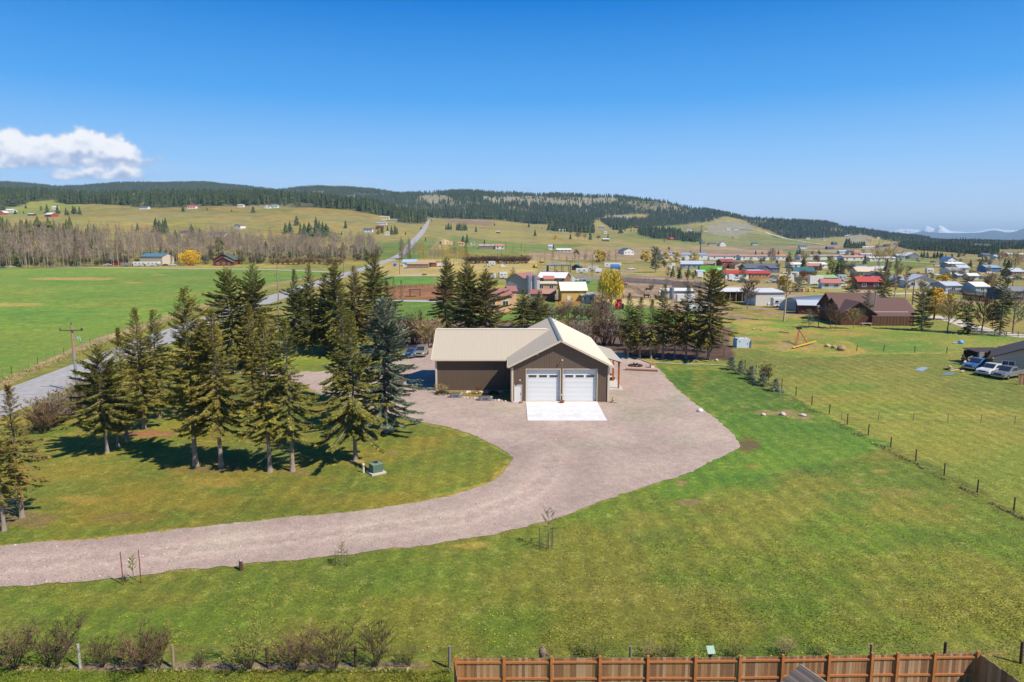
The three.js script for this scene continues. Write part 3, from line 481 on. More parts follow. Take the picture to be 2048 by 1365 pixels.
    part(d, 'door_frame', [box(0.09, DH + 0.09, 0.34, -0.045, DH / 2 + 0.045, -0.12), box(0.09, DH + 0.09, 0.34, DW + 0.045, DH / 2 + 0.045, -0.12), box(DW, 0.09, 0.34, DW / 2, DH + 0.045, -0.12)], trim);
  }
  // side door
  const sd = new THREE.Group(); sd.name = 'side_door'; b.add(sd); sd.position.set(GX0 + 0.72, 0.12, GZ);
  part(sd, 'door_leaf', [box(0.86, 2.05, 0.05, 0, 1.04, 0.03)], white); part(sd, 'door_frame', [box(0.08, 2.17, 0.12, -0.47, 1.08, 0.05), box(0.08, 2.17, 0.12, 0.47, 1.08, 0.05), box(0.86, 0.09, 0.12, 0, 2.12, 0.05)], trim); part(sd, 'handle', [box(0.05, 0.22, 0.05, 0.36, 1.0, 0.08)], M([30, 30, 32], 0.4));
  const lamp = (x, y) => { const l = new THREE.Group(); l.name = 'flood_light'; b.add(l); l.position.set(x, y, GZ + 0.03); part(l, 'arm', [rod([0, 0, 0], [0, 0.02, 0.3], 0.03)], steel); part(l, 'lamp_head', [ball(0.11, 0, 0, 0.38, 1, 0.8, 1, 2)], M([226, 226, 224], 0.3)); };
  lamp(GX0 + 6.28, EH + 0.62); lamp(GX0 + 3.15, EH + 1.35); lamp(GX0 + 0.95, 2.95);
  part(b, 'wall_socket', [box(0.12, 0.16, 0.06, GX0 + 6.26, 1.0, GZ + 0.06)], white);
  part(b, 'downspout', [box(0.08, EH - 0.4, 0.08, GX0 - 0.2, EH / 2, GZ - 0.2)], trim);
  part(b, 'step', [box(1.8, 0.1, 0.7, GX0 + 0.9, 0.08, GZ + 0.36)], M([196, 186, 170], 0.9));
  // timber porch on the far side
  const porch = new THREE.Group(); porch.name = 'porch'; b.add(porch);
  const pz0 = -92.0, pz1 = -103.6, px = GX1 + 2.85;
  for (const [x, z] of [[px - 0.35, -97.8], [px - 0.4, -103.1], [px - 0.35, -92.6]]) part(porch, 'post', [box(0.22, 3.75, 0.22, x, 1.87, z)], timber);
  part(porch, 'beam', [box(0.2, 0.26, pz0 - pz1 - 0.6, px - 0.36, 3.82, (pz0 + pz1) / 2)], timber);
  for (let i = 0; i < 8; i++) part(porch, 'rafter', [box(2.6, 0.14, 0.07, GX1 + 1.55, 4.18, pz0 - 0.5 - i * 1.5, 0, 0, -0.27)], timber);
  const pl = 2.75, po = [GX1 + 0.3, 4.68, pz0]; part(porch, 'porch_roof', [box(pl, 0.06, pz0 - pz1, po[0] + Math.cos(0.27) * pl / 2, po[1] - Math.sin(0.27) * pl / 2 - 0.04, (pz0 + pz1) / 2, 0, 0, -0.27)], roofM);
  part(porch, 'porch_floor', [box(3.0, 0.14, pz0 - pz1, GX1 + 1.55, 0.08, (pz0 + pz1) / 2)], M([212, 206, 198], 0.9));
  // concrete apron, cast in four bays
  const apZ = G(1100, 843)[1], apX = [GX0 + 1.72, GX0 + 6.1, GX0 + 10.8], ap = thing('concrete_apron', 'white concrete apron slab in front of the garage doors', 'slab');
  const conc = new THREE.MeshStandardMaterial({ roughness: 0.9, map: tex(512, 512, (i, j) => { const f = 0.93 + 0.05 * hash(i, j) + 0.09 * (wrapNoise(i / 50, j / 50, 10) - 0.5) + 0.05 * (wrapNoise(i / 9, j / 9, 57) - 0.5); return [252 * f, 247 * f, 242 * f]; }) });
  for (let i = 0; i < 2; i++) for (let j = 0; j < 2; j++) { const za = mix(GZ + 0.02, apZ, j / 2), zb = mix(GZ + 0.02, apZ, (j + 1) / 2); part(ap, 'slab_bay', [box(apX[i + 1] - apX[i] - 0.008, 0.14, Math.abs(zb - za) - 0.008, (apX[i] + apX[i + 1]) / 2, 0.04, (za + zb) / 2)], conc); }
}
// ---------- plants ----------
const UP = new THREE.Vector3(0, 1, 0);
// a spruce spray: a short shoot with side shoots, pointing along +x, one unit long
function sprayGeo(n, w, seed) {
  const r = mul(seed), t = [];
  const blade = (x, y, z, dx, dy, dz, L, wd, roll) => { const d = new THREE.Vector3(dx, dy, dz).normalize(), s = new THREE.Vector3().crossVectors(d, UP).normalize().applyAxisAngle(d, roll).multiplyScalar(wd); const a = [x, y, z], m = [x + d.x * L * 0.45, y + d.y * L * 0.45, z + d.z * L * 0.45], e = [x + d.x * L, y + d.y * L, z + d.z * L]; t.push(...a, m[0] + s.x, m[1] + s.y, m[2] + s.z, ...e, ...a, ...e, m[0] - s.x, m[1] - s.y, m[2] - s.z); };
  blade(0, 0, 0, 1, 0.05, 0, 1, w * 0.8, 0); blade(0, 0, 0, 1, 0, 0, 0.95, w * 0.7, 1.4);
  for (let i = 0; i < n; i++) { const f = (i + 0.6) / n, s = i % 2 ? 1 : -1, L = (1 - f) * 0.42 + 0.2; blade(f * 0.82, 0, 0, 0.75, (r() - 0.55) * 0.7, s * (0.75 + r() * 0.3), L, w * (0.8 + r() * 0.5), (r() - 0.5) * 1.6); }
  return soup(t);
}
const SPRAYS = [sprayGeo(7, 0.075, 5), sprayGeo(6, 0.085, 8)];
const needleMat = new THREE.MeshStandardMaterial({ color: 0xffffff, roughness: 0.8, side: THREE.DoubleSide });
const barkTex = tex(256, 512, (i, j) => { const f = 0.62 + 0.5 * wrapNoise(i / 10, j / 40, 26) * wrapNoise(i / 5, j / 9, 52) + 0.2 * hash(i, j); return [196 * f, 174 * f, 158 * f]; });
const barkMat = new THREE.MeshStandardMaterial({ map: rep(barkTex, 2, 6), roughness: 1, bumpMap: rep(barkTex, 2, 6), bumpScale: 0.03 });
class Cloud { constructor() { this.m = []; this.c = []; } add(p, dir, len, wid, roll, col) { const x = dir.clone().normalize(), z = new THREE.Vector3().crossVectors(x, UP); if (z.lengthSq() < 1e-4) z.set(0, 0, 1); z.normalize().applyAxisAngle(x, roll); const y = new THREE.Vector3().crossVectors(z, x); const e = new THREE.Matrix4().makeBasis(x.multiplyScalar(len), y.multiplyScalar(wid), z.multiplyScalar(wid)); e.setPosition(p); this.m.push(e); this.c.push(col); }
  build(parent, name, geo, mat) { const im = new THREE.InstancedMesh(geo, mat, this.m.length); this.m.forEach((e, i) => { im.setMatrixAt(i, e); im.setColorAt(i, this.c[i]); }); im.name = name; im.castShadow = im.receiveShadow = true; im.userData.kind = 'stuff'; parent.add(im); return im; } }
function trunkGeo(h, r0, r1, bend, seed, n = 9) { const r = mul(seed), pts = [], k = 7; for (let i = 0; i <= k; i++) { const f = i / k; pts.push(new THREE.Vector3((r() - 0.5) * bend * f, h * f, (r() - 0.5) * bend * f)); } const c = new THREE.CatmullRomCurve3(pts), g = new THREE.TubeGeometry(c, 14, 1, n), p = g.attributes.position, rows = 15; for (let i = 0; i < p.count; i++) { const row = Math.floor(i / (n + 1)), f = row / (rows - 1), q = c.getPointAt(clamp(f, 0, 1)), flare = 1 + 0.3 * Math.pow(1 - Math.min(1, f * 12), 2), rad = mix(r0, r1, Math.pow(f, 0.8)) * flare; p.setXYZ(i, q.x + (p.getX(i) - q.x) * rad, q.y + (p.getY(i) - q.y) * rad, q.z + (p.getZ(i) - q.z) * rad); } g.computeVertexNormals(); return g; }
const TONES = { green: [[118, 118, 44], [90, 96, 38], [150, 140, 52]], olive: [[130, 122, 44], [100, 100, 38], [162, 142, 54]], brown: [[130, 111, 48], [100, 94, 40], [156, 126, 60]], blue: [[120, 132, 106], [90, 106, 86], [154, 162, 136]], dark: [[90, 98, 42], [70, 82, 36], [116, 118, 52]] };
// spruce: height, radius of the skirt, height of the bare stem, tone, density
function spruce(label, x, z, h, rad, bare, tone, seed, opt = {}) {
  const { dens = 1, shape = 1, group = 'spruces', name = 'spruce_tree', y = 0, cat = 'tree', lop = 0 } = opt, r = mul(seed * 7919 + 13), dk = 0.45 + 0.8 * r(), rk = (r() - 0.5) * 0.3, T = TONES[tone].map((c) => lin(...c));
  const t = thing(name, label, cat, [x, y, z], 0, group), tr = h * 0.0118 + 0.05;
  part(t, 'trunk', trunkGeo(h * 0.97, tr, 0.02, 0.25, seed), barkMat);
  const cl = new Cloud(), limbs = [], V = (a, b, c) => new THREE.Vector3(a, b, c);
  const span = h - bare, nb = Math.round((span * 14 + 30) * dens), lean = r() * 6.28;
  for (let i = 0; i < nb; i++) {
    const f = (i + r() * 0.9) / nb, yy = bare + span * Math.pow(f, 0.84), az = i * 2.399 + r() * 0.8, top = clamp((h - yy) / span, 0, 1);
    let L = rad * (Math.pow(clamp(top * (1.24 + 0.8 * rk), 0, 1), 0.8 * shape) * 0.9 + 0.06) * (0.5 + 0.7 * r()) * (1 + lop * Math.cos(az - lean)) * (0.5 + 1.0 * noise(yy * 0.6 + seed * 3.7, (az % 6.283) * 0.9 + seed)) * (1 - 0.3 * sstep(0.7, 1, top));
    if (top > 0.86) L *= mix(1, 0.72, (top - 0.86) / 0.14);
    if (r() < 0.07) L *= 1.22;
    const rise = mix(-0.34, 0.75, Math.pow(1 - top, 1.6)) + rk * top + (r() - 0.5) * 0.24, droop = mix(0.34, 0.05, 1 - top) * dk;
    const dx = Math.cos(az), dz = Math.sin(az), P = (s) => V(dx * L * s, yy + L * (rise * s - droop * s * s * 0.9 + 0.2 * Math.pow(s, 3) * (0.4 + top)), dz * L * s);
    if (L > 0.7) { const p0 = P(0), p1 = P(0.5), p2 = P(0.93); limbs.push(rod(p0.toArray(), p1.toArray(), 0.012 + L * 0.011, 0.01 + L * 0.006, 4), rod(p1.toArray(), p2.toArray(), 0.01 + L * 0.006, 0.006, 4)); }
    const ns = Math.max(6, Math.round(L * 16)), cc = T[0].clone().lerp(T[1], r() * 0.6).lerp(T[2], r() * r() * 0.8);
    for (let k = 0; k < ns; k++) {
      const s = 0.12 + 0.88 * Math.pow((k + r()) / ns, 0.8), p = P(s), q = P(Math.min(1.03, s + 0.03)), d = q.sub(p).normalize(), side = (k % 2 ? 1 : -1) * (0.35 + r() * 0.9) * (1 - s * 0.35);
      const dir = d.clone().applyAxisAngle(UP, side); dir.y += (r() - 0.62) * 0.55;
      const len = clamp(L * 0.27, Math.min(0.24, h * 0.15), 0.5) * (0.65 + 0.6 * r()), col = cc.clone().lerp(T[2], s > 0.75 ? r() * 0.6 : 0).multiplyScalar(0.7 + r() * 0.7);
      cl.add(p, dir, len, len * (0.7 + 0.3 * r()), (r() - 0.5) * 1.1, col);
      if (r() < 0.7) cl.add(p, dir.clone().setY(dir.y - 0.9 - r() * 0.5), len * 0.7, len * 0.5, (r() - 0.5) * 2, col.clone().multiplyScalar(0.9));
    }
  }
  for (let k = 0; k < 8; k++) cl.add(V(0, h * (1 - k * 0.012), 0), V(Math.cos(k * 2.4) * 0.5, 1, Math.sin(k * 2.4) * 0.5), 0.35 + k * 0.03, 0.25, 0, T[2]);
  if (tone !== 'blue' && !opt.plain) for (let k = 0; k < h * 3; k++) { const a = r() * 6.28, yy = h * (1 - r() * 0.16), rr_ = rad * 0.25 * (h - yy) / (h * 0.16) * r(); cl.add(V(Math.cos(a) * rr_, yy, Math.sin(a) * rr_), V(0.1, -1, 0.1), 0.16, 0.16, r() * 3, lin(128, 92, 52)); }
  for (let k = 0; k < (bare > 0.8 ? 16 : 0); k++) { const a = r() * 6.28, yy = bare * (0.45 + 0.75 * r()), L = 0.5 + r() * 1.1; limbs.push(rod([0, yy, 0], [Math.cos(a) * L, yy - 0.1 - r() * 0.4, Math.sin(a) * L], 0.018, 0.006, 3)); }
  if (limbs.length) part(t, 'branches', limbs, barkMat);
  cl.build(t, 'crown', SPRAYS[seed % 2], needleMat);
  return t;
}
// tree whose foot is seen at (px, py) and whose top is seen at row ptop
const treeH = (px, py, ptop) => { const [x, z] = G(px, py), d = Math.hypot(x, z); return EYE + d * slope(px, ptop); };
function spruceAt(label, px, py, ptop, wpx, barePy, tone, seed, opt) {
  const [x, z] = G(px, py), s = scaleAt(x, 5, z), h = treeH(px, py, ptop); return spruce(label, x, z, h, wpx / 2 / s * (opt && opt.wide || 1.12), Math.max(0, treeH(px, py, barePy)), tone, seed, opt);
}
// the grove by the road and in the yard: foot column, foot row, top row, width, row where the skirt begins
[
  ['old spruce with two stems at the very edge of the drive, brownish crown', 8, 1062, 818, 110, 1000, 'olive'],
  ['brown tinged spruce beside the spruce at the drive edge', 44, 1036, 770, 96, 985, 'brown'],
  ['stocky grey green spruce nearest the bare roadside hedge', 214, 906, 693, 130, 858, 'green'],
  ['small thin spruce tucked behind the stocky grey green spruce', 236, 896, 720, 60, 866, 'green'],
  ['narrow spruce with a pale trunk behind the stocky grey green spruce', 254, 884, 656, 60, 850, 'olive'],
  ['tall spruce with wood chips scattered at its foot', 288, 858, 618, 96, 830, 'olive'],
  ['dark spruce behind the tall one with chips at its foot', 320, 836, 622, 90, 820, 'green'],
  ['tall spruce casting shade on the lawn, white trunk, left of a close pair', 391, 932, 578, 120, 858, 'olive'],
  ['broad spruce, the other of the close pair on the lawn', 442, 936, 622, 130, 860, 'olive'],
  ['slim spruce with a dark trunk in the middle of the lawn', 540, 944, 632, 112, 878, 'olive'],
  ['sparse spruce with drooping boughs and a pinkish bare trunk', 585, 943, 640, 112, 872, 'green'],
  ['wide spruce with a clean trunk nearest the green transformer', 711, 921, 632, 150, 868, 'green'],
  ['slender spruce half hidden behind the close pair on the lawn', 418, 838, 640, 66, 800, 'green'],
  ['narrow spruce deep in the grove behind the slim dark trunked one', 508, 818, 610, 70, 790, 'olive'],
  ['thin spruce behind the wide one near the transformer', 690, 806, 588, 76, 780, 'green'],
  ['tall double topped spruce standing at the back of the lawn', 470, 742, 540, 90, 712, 'green'],
  ['tall dense spruce beside the double topped spruce', 515, 738, 532, 96, 705, 'green'],
  ['spruce in the back row next to the bare dead pole', 595, 712, 540, 60, 690, 'dark'],
  ['slender spruce in the back row, second from the dead pole', 625, 708, 532, 62, 690, 'green'],
  ['spruce in the back row just behind the garden shed', 655, 703, 548, 60, 680, 'green'],
  ['pointed tall spruce in the back row above the garden shed roof', 678, 712, 522, 70, 690, 'green'],
  ['rounded rusty brown spruce in the back row', 712, 706, 534, 74, 680, 'brown'],
  ['tallest pointed spruce of the back row, above the blue spruce', 752, 700, 508, 84, 676, 'green'],
  ['small spruce between the rounded brown spruce and the farm lane', 775, 672, 560, 40, 655, 'dark'],
  ['tall spruce with open branches beside the peach stucco house', 893, 676, 518, 80, 655, 'green'],
  ['full topped spruce behind the wing roof', 935, 672, 526, 80, 655, 'green'],
  ['broad spruce in front of the peach stucco house', 972, 676, 540, 70, 655, 'green'],
  ['short loose spruce behind the workshop ridge', 1046, 658, 580, 44, 648, 'green'],
  ['short dense spruce behind the workshop ridge, nearer the yellow barn', 1078, 658, 584, 44, 648, 'green'],
  ['thin spruce at the end of the row nearest the stacked firewood', 1256, 716, 588, 40, 695, 'green'],
  ['narrow spruce standing over the firewood stack', 1280, 717, 596, 40, 692, 'olive'],
  ['spruce with a flat cut top in the row behind the log bench', 1302, 718, 600, 46, 690, 'green'],
  ['tall thin spruce in the row behind the log bench', 1326, 717, 570, 48, 690, 'green'],
  ['half bare brownish spruce in the row behind the log bench', 1349, 718, 610, 54, 690, 'brown'],
  ['spruce with rusty lower boughs in the row behind the log bench', 1372, 718, 572, 56, 690, 'olive'],
  ['spruce next to the largest one at the end of the row', 1394, 719, 582, 46, 695, 'green'],
  ['largest spruce of the row behind the log bench, long level boughs', 1417, 720, 540, 100, 690, 'olive'],
].forEach(([label, px, py, top, w, bare, tone], i) => spruceAt(label, px, py, top, w, bare, tone, 21 + i, { dens: [10, 33].includes(i) ? 0.85 : 1.06, wide: i >= 15 && i < 29 ? 1.3 : i === 36 ? 0.95 : i >= 29 ? 1.2 : 1.03, lop: i % 3 ? 0.12 : 0.3, shape: [2, 7, 15, 36].includes(i) ? 0.95 : 1.05 + 0.25 * ((i * 37 % 10) / 10), group: i < 15 ? 'spruces on the lawn' : i < 29 ? 'spruces behind the yard' : 'row of spruces behind the log bench' }));
spruceAt('silvery blue spruce with a full skirt beside the gravel drive', 772, 866, 602, 156, 834, 'blue', 99, { dens: 1.3, shape: 0.75, lop: 0.1, group: 'spruces on the lawn' });
// ---------- woods ----------
// far conifer: ragged tiers, unit height
function farFir(seed, tiers, sides, rad) {
  const r = mul(seed), t = [];
  for (let k = 0; k < tiers; k++) {
    const y0 = 0.08 + 0.84 * k / tiers, y1 = Math.min(1, y0 + 1.55 / tiers), R0 = rad * Math.pow(1 - k / tiers, 0.8) * (0.85 + 0.3 * r()), ring = [];
    for (let i = 0; i < sides; i++) { const a = (i + r() * 0.6) / sides * 6.283, q = R0 * (i % 2 ? 0.62 : 1.05) * (0.8 + 0.4 * r()); ring.push([Math.cos(a) * q, y0 + (r() - 0.5) * 0.05, Math.sin(a) * q]); }
    for (let i = 0; i < sides; i++) t.push(...ring[(i + 1) % sides], ...ring[i], (r() - 0.5) * 0.02, y1, (r() - 0.5) * 0.02);
  }
  return soup(t);
}
const FIRS = [farFir(3, 6, 9, 0.19), farFir(9, 5, 8, 0.24), farFir(14, 7, 9, 0.17)];
const firMat = new THREE.MeshStandardMaterial({ color: 0xffffff, roughness: 1, side: THREE.DoubleSide });
const firMatD = new THREE.MeshStandardMaterial({ color: lin(74, 88, 54), roughness: 1, side: THREE.DoubleSide }), firMatO = new THREE.MeshStandardMaterial({ color: lin(96, 100, 50), roughness: 1, side: THREE.DoubleSide });
{ // the wooded hills read as one mass
  const cl = [new Cloud(), new Cloud(), new Cloud()], r = mul(4242), strips = [poly('1278,462 1320,464 1362,470 1362,482 1310,478 1278,470'), poly('1362,474 1400,476 1402,486 1364,484'), poly('1795,494 1802,486 1880,489 1950,497 1992,504 2000,513 1940,509 1870,503 1830,502'), poly('1196,440 1300,440 1330,452 1230,462'), poly('1100,458 1140,456 1190,462 1190,468 1110,464'), poly('1980,494 2100,492 2100,499 1985,500'), poly('1690,493 1730,492 1730,497 1690,498')];
  let made = 0;
  for (let n = 0; n < 420000 && made < 70000; n++) {
    const px = mix(-140, 2190, r()), d = Math.sqrt(mix(900 * 900, 4300 * 4300, r())), k = ray(px, 480), q = Math.hypot(k[0], k[2]), x = k[0] / q * d, z = k[2] / q * d, y = hgt(x, z), p = toPx(x, y, z);
    const gap = fbm(x / 130, z / 130, 4); let f = wooded(p[0], p[1]) * (d > 2200 ? 0.12 + 0.88 * sstep(0.4, 0.52, gap) : 0.35 + 0.65 * sstep(0.36, 0.5, gap));
    const inStrip = strips.some((s) => inPoly(s, p[0], p[1])); if (inStrip) f = 1;
    if (d < 1380 && f < 1) f *= 0.55;
    if (r() > f) continue; made++;
    const h = (11 + 9 * r()) * (d < 2000 ? 1.3 : 1.05) * (inStrip && px > 1700 ? 0.5 : inStrip ? 0.8 : 1) * (px > 1860 && d > 1800 ? 0.75 : 1), w = h * (0.85 + 0.5 * r()), c = lin(60, 78, 50).lerp(lin(92, 98, 52), r() * 0.55).multiplyScalar(0.75 + 0.5 * r());
    const e = new THREE.Matrix4().compose(new THREE.Vector3(x, y - 0.3, z), new THREE.Quaternion().setFromAxisAngle(UP, r() * 6.28), new THREE.Vector3(w, h, w)), g = cl[(r() * 3) | 0]; g.m.push(e); g.c.push(c);
  }
  const o = new THREE.Group(); o.name = 'hill_forest'; o.userData = { kind: 'stuff', label: 'dark conifer forest covering the hills', category: 'forest' }; scene.add(o);
  cl.forEach((c, i) => c.build(o, 'conifers', FIRS[i], firMat));
}
// single conifers on meadows and in the valley: [column, foot row, top row, phrase]
const firProto = [];
function firGroup(list, phrase, group, mat = firMatD, slim = 1) {
  list.forEach(([px, py, top, own], i) => {
    const [x, y, z] = GT(px, py), d = Math.hypot(x, z), h = Math.max(5, EYE + d * slope(px, top) - y) * 1.08, r = mul(px * 31 + py);
    const t = thing('conifer', own || phrase, 'tree', [x, y - 0.2, z], r() * 6.28, group);
    const w = h * (1.25 + 0.5 * r()) * slim;
    const c = part(t, 'crown', FIRS[i % 3], mat); c.scale.set(w, h, w); const tr = part(t, 'trunk', firProto[0] || (firProto[0] = cyl(0.03, 0.012, 0.5, 0, 0.25, 0, 5)), barkMat); tr.scale.set(h * 0.6, h, h * 0.6);
  });
}
firGroup([[94, 428, 408], [115, 429, 411], [132, 431, 415], [146, 429, 412], [150, 429, 413], [159, 430, 413], [136, 431, 421]], 'dark conifer standing among the farm sheds on the west meadow', 'conifers by the west meadow farm');
firGroup([[51, 417, 408], [30, 429, 420], [47, 428, 421], [8, 421, 408], [3, 421, 410]], 'small conifer near the white roofed houses on the west slope', 'conifers by the west slope houses');
firGroup([[366, 424, 409, 'lone conifer on the meadow below the red roofed house'], [506, 426, 412, 'lone conifer at the meadow edge below the small white house'], [414, 421, 415, 'tiny conifer right of the red roofed meadow house'], [463, 424, 419, 'round dark shrub like conifer alone on the meadow'], [593, 451, 432, 'conifer standing alone just above the clump on the meadow'], [691, 457, 441, 'single round conifer on the meadow slope above the aspens'], [683, 470, 462, 'small conifer just above the aspen tops']]);
firGroup([[580, 466, 443], [571, 468, 446], [601, 470, 446], [609, 472, 447], [619, 478, 446], [633, 474, 435], [646, 475, 444], [653, 474, 448], [639, 476, 442]], 'tall conifer in the clump rising above the aspen tops', 'clump of conifers above the aspens');
firGroup([[312, 466, 437], [319, 466, 441], [332, 468, 436], [327, 468, 440]], 'tall dark conifer in the group of four above the bare aspens', 'four conifers above the aspens');
firGroup([[275, 462, 446, 'small conifer poking out of the bare aspens'], [384, 478, 450, 'full crowned pine between the two houses behind the aspens'], [401, 492, 459, 'narrow dark conifer rising through the bare aspens'], [352, 488, 461, 'narrow conifer beside the house behind the aspens'], [442, 480, 464, 'conifer in front of the white house behind the aspens'], [467, 492, 467, 'thin conifer right of the white house behind the aspens'], [480, 492, 470, 'thin conifer furthest from the white house behind the aspens']]);
firGroup([[757, 467, 452], [764, 467, 455], [775, 468, 451], [783, 470, 452], [790, 470, 450], [794, 469, 455]], 'conifer around the houses beside the hill road', 'conifers around the hill road houses');
firGroup([[892, 460, 449], [897, 460, 446], [902, 460, 447]], 'conifer in the clump of three east of the hill road', 'three conifers east of the hill road');
firGroup([[914, 461, 447], [919, 462, 446], [924, 462, 446], [928, 462, 446], [932, 462, 448]], 'conifer in the clump of five east of the hill road', 'five conifers east of the hill road');
firGroup([[952, 465, 452, 'lone slim conifer beside a small meadow shed'], [926, 487, 471, 'lower of the two firs behind the orange roofed shed'], [934, 487, 468, 'taller of the two firs behind the orange roofed shed'], [969, 487, 480, 'small fir behind the long brown house'], [989, 452, 446, 'small fir at the end of the ploughed strip'], [851, 482, 475, 'small fir beside the hill road above the mixed grove'], [811, 470, 465, 'tiny fir on the grass beside the hill road'], [842, 459, 453, 'small shrubby fir on the verge of the hill road'], [863, 443, 439, 'small fir at the top of the hill road']]);
firGroup([[1070, 473, 459, 'lone fir on the open meadow above the bare tree row'], [1058, 455, 445, 'fir at the forest edge above the meadow'], [1084, 459, 454, 'small round fir on the upper meadow'], [1141, 479, 467, 'fir at the near end of the brown shrubs on the meadow'], [1181, 481, 464, 'fir at the far end of the brown shrubs on the meadow'], [1216, 477, 467, 'pine beside the white meadow barn'], [1107, 498, 488, 'narrow fir beside the small white house'], [1100, 496, 490, 'small fir behind the small white house'], [1242, 468, 446, 'tall thin fir on the slope below the hill track'], [1238, 468, 461, 'short fir beside the tall thin one on the slope']]);
firGroup([[1096, 461, 449], [1099, 461, 447], [1103, 461, 449], [1122, 458, 451], [1127, 458, 450], [1149, 461, 452], [1155, 461, 450], [1162, 462, 449], [1171, 463, 447], [1178, 464, 455], [1184, 464, 456]], 'fir in the broken line around the upper meadow houses', 'firs around the upper meadow houses');
firGroup([[1301, 450, 444], [1310, 453, 448], [1288, 446, 440], [1250, 463, 457], [1262, 463, 458], [1268, 463, 458], [1276, 463, 458]], 'scattered small fir on the slope beside the hill track', 'small firs beside the hill track');
firGroup([[1594, 513, 499], [1600, 512, 497], [1606, 512, 501], [1638, 507, 499], [1528, 523, 513], [1554, 528, 518]], 'dark fir behind the long storage sheds', 'firs behind the storage sheds');
firGroup([[1848, 517, 502], [1855, 517, 504], [1867, 517, 506], [1875, 517, 503], [1884, 518, 505], [1892, 517, 509], [1843, 515, 503]], 'fir in the short row beside the grey gabled house', 'row of firs beside the gabled house');
firGroup([[1965, 524, 515], [1973, 524, 513], [1960, 541, 521], [1941, 534, 519], [2016, 545, 520], [2022, 543, 524]], 'dark fir among the eastern houses', 'firs among the eastern houses');
// nearer valley trees with needles
const midSpruce = (label, px, py, top, w, tone, seed, o = {}) => { const [x, y, z] = GT(px, py), s = scaleAt(x, 3, z), d = Math.hypot(x, z), h = EYE + d * slope(px, top) - y; spruce(label, x, z, h, w / 2 / s, (o.bare || 0.03) * h, tone, seed, { y, plain: true, group: o.group || 'trees in the valley', name: o.name || 'spruce_tree', dens: o.dens || 0.55, shape: o.shape || 0.8 }); };
[['open crowned pine casting a long shadow on the paddock', 1311, 546, 497, 28, 'dark', 201, { shape: 0.35, bare: 0.16, name: 'pine_tree' }],
  ['small fir beside the camper trailer in the dry field', 1026, 556, 535, 16, 'green', 202], ['small dark spruce in front of the tan corral', 788, 600, 556, 14, 'dark', 203], ['small dark spruce beside the corral fence', 803, 600, 562, 12, 'dark', 204],
  ['tall slim spruce beside the blue grey house', 1577, 546, 504, 16, 'dark', 205, { shape: 0.5 }], ['blue green spruce behind the metal quonset', 1596, 584, 552, 28, 'blue', 206, { shape: 0.6 }], ['broad dark spruce near the brown barn roofs', 1683, 560, 517, 30, 'dark', 207, { shape: 0.6 }],
  ['spruce with grey green boughs beside the red roofed barn', 1703, 588, 556, 28, 'dark', 208], ['big olive spruce behind the log house chimney', 1768, 598, 545, 42, 'olive', 209, { dens: 0.8 }], ['blue green spruce in front of the log house roof', 1734, 648, 582, 36, 'blue', 210, { dens: 0.9, shape: 0.75 }],
  ['tall dark spruce at the end of the log house', 1843, 662, 570, 42, 'dark', 211, { dens: 1, shape: 0.6 }], ['dark spruce with bluish tips among bare bushes', 1935, 668, 598, 40, 'dark', 212, { dens: 0.8 }], ['very tall narrow fir beside the long board fence', 2000, 672, 530, 34, 'dark', 213, { dens: 0.9, shape: 0.45 }],
  ['rust coloured round tree behind the board fence', 1936, 581, 556, 34, 'brown', 214, { shape: 0.4 }], ['dark fir beside the white shed in the east', 1984, 570, 548, 18, 'dark', 215], ['yellow green pointed tree beside grey roofs', 1942, 552, 534, 16, 'olive', 216], ['dark broad spruce in front of the blue house', 1960, 543, 520, 22, 'dark', 217, { shape: 0.5 }],
  ['small spruce below the roadside houses in the east', 2010, 604, 575, 14, 'dark', 218], ['young spruce by the log house front left', 1618, 656, 620, 24, 'blue', 219, { dens: 0.8, bare: 0.3, shape: 0.5 }],
  ['dark evergreen at the near end of the aspen wood by the road', 22, 528, 487, 22, 'olive', 220], ['taller of two dark spruces in front of the aspens', 47, 528, 472, 20, 'olive', 221], ['second of two dark spruces in front of the aspens', 55, 528, 477, 22, 'olive', 222], ['bushy green spruce in front of the two dark spruces', 60, 530, 505, 20, 'green', 223, { shape: 0.5 }],
  ['blue spruce between the yellow tree and the log house', 412, 529, 511, 15, 'blue', 224], ['small green spruce right of the distant log house', 483, 529, 505, 13, 'green', 225], ['dark spruce at the end of the aspens by the road', 753, 524, 488, 12, 'dark', 226], ['slim spruce in front of the aspens near the field corner', 655, 533, 506, 12, 'dark', 227],
  ['dark fir at the near end of the mixed grove by the road', 803, 518, 473, 14, 'dark', 228], ['second dark fir of the mixed grove by the road', 818, 520, 476, 14, 'dark', 229], ['tall dark fir at the far end of the mixed grove', 932, 524, 483, 12, 'dark', 230], ['thin fir standing alone above the fallow ground', 1003, 521, 497, 6, 'dark', 231],
  ['dark spruce beside the east lane', 1893, 560, 544, 14, 'dark', 232], ['small dark spruce below the street', 1716, 566, 546, 14, 'dark', 233],
].forEach((a) => midSpruce(...a));
for (let i = 0; i < 34; i++) { const px = mix(-4, 205, (i + 0.5) / 34) + rr(-3, 3), dist = 765 + rr(-20, 25), k = ray(px, 480), n = Math.hypot(k[0], k[2]), x = k[0] / n * dist, z = k[2] / n * dist, y = hgt(x, z), h = rr(15, 23) * (px > 150 ? 0.75 : 1), t = thing('conifer', 'dark conifer in the belt rising behind the bare aspens', 'tree', [x, y, z], rr(0, 6), 'conifer belt behind the aspens'), c = part(t, 'crown', FIRS[i % 3], firMatO); c.scale.set(h * 1.3, h, h * 1.3); const tr = part(t, 'trunk', firProto[0], barkMat); tr.scale.set(h * 0.6, h, h * 0.6); }
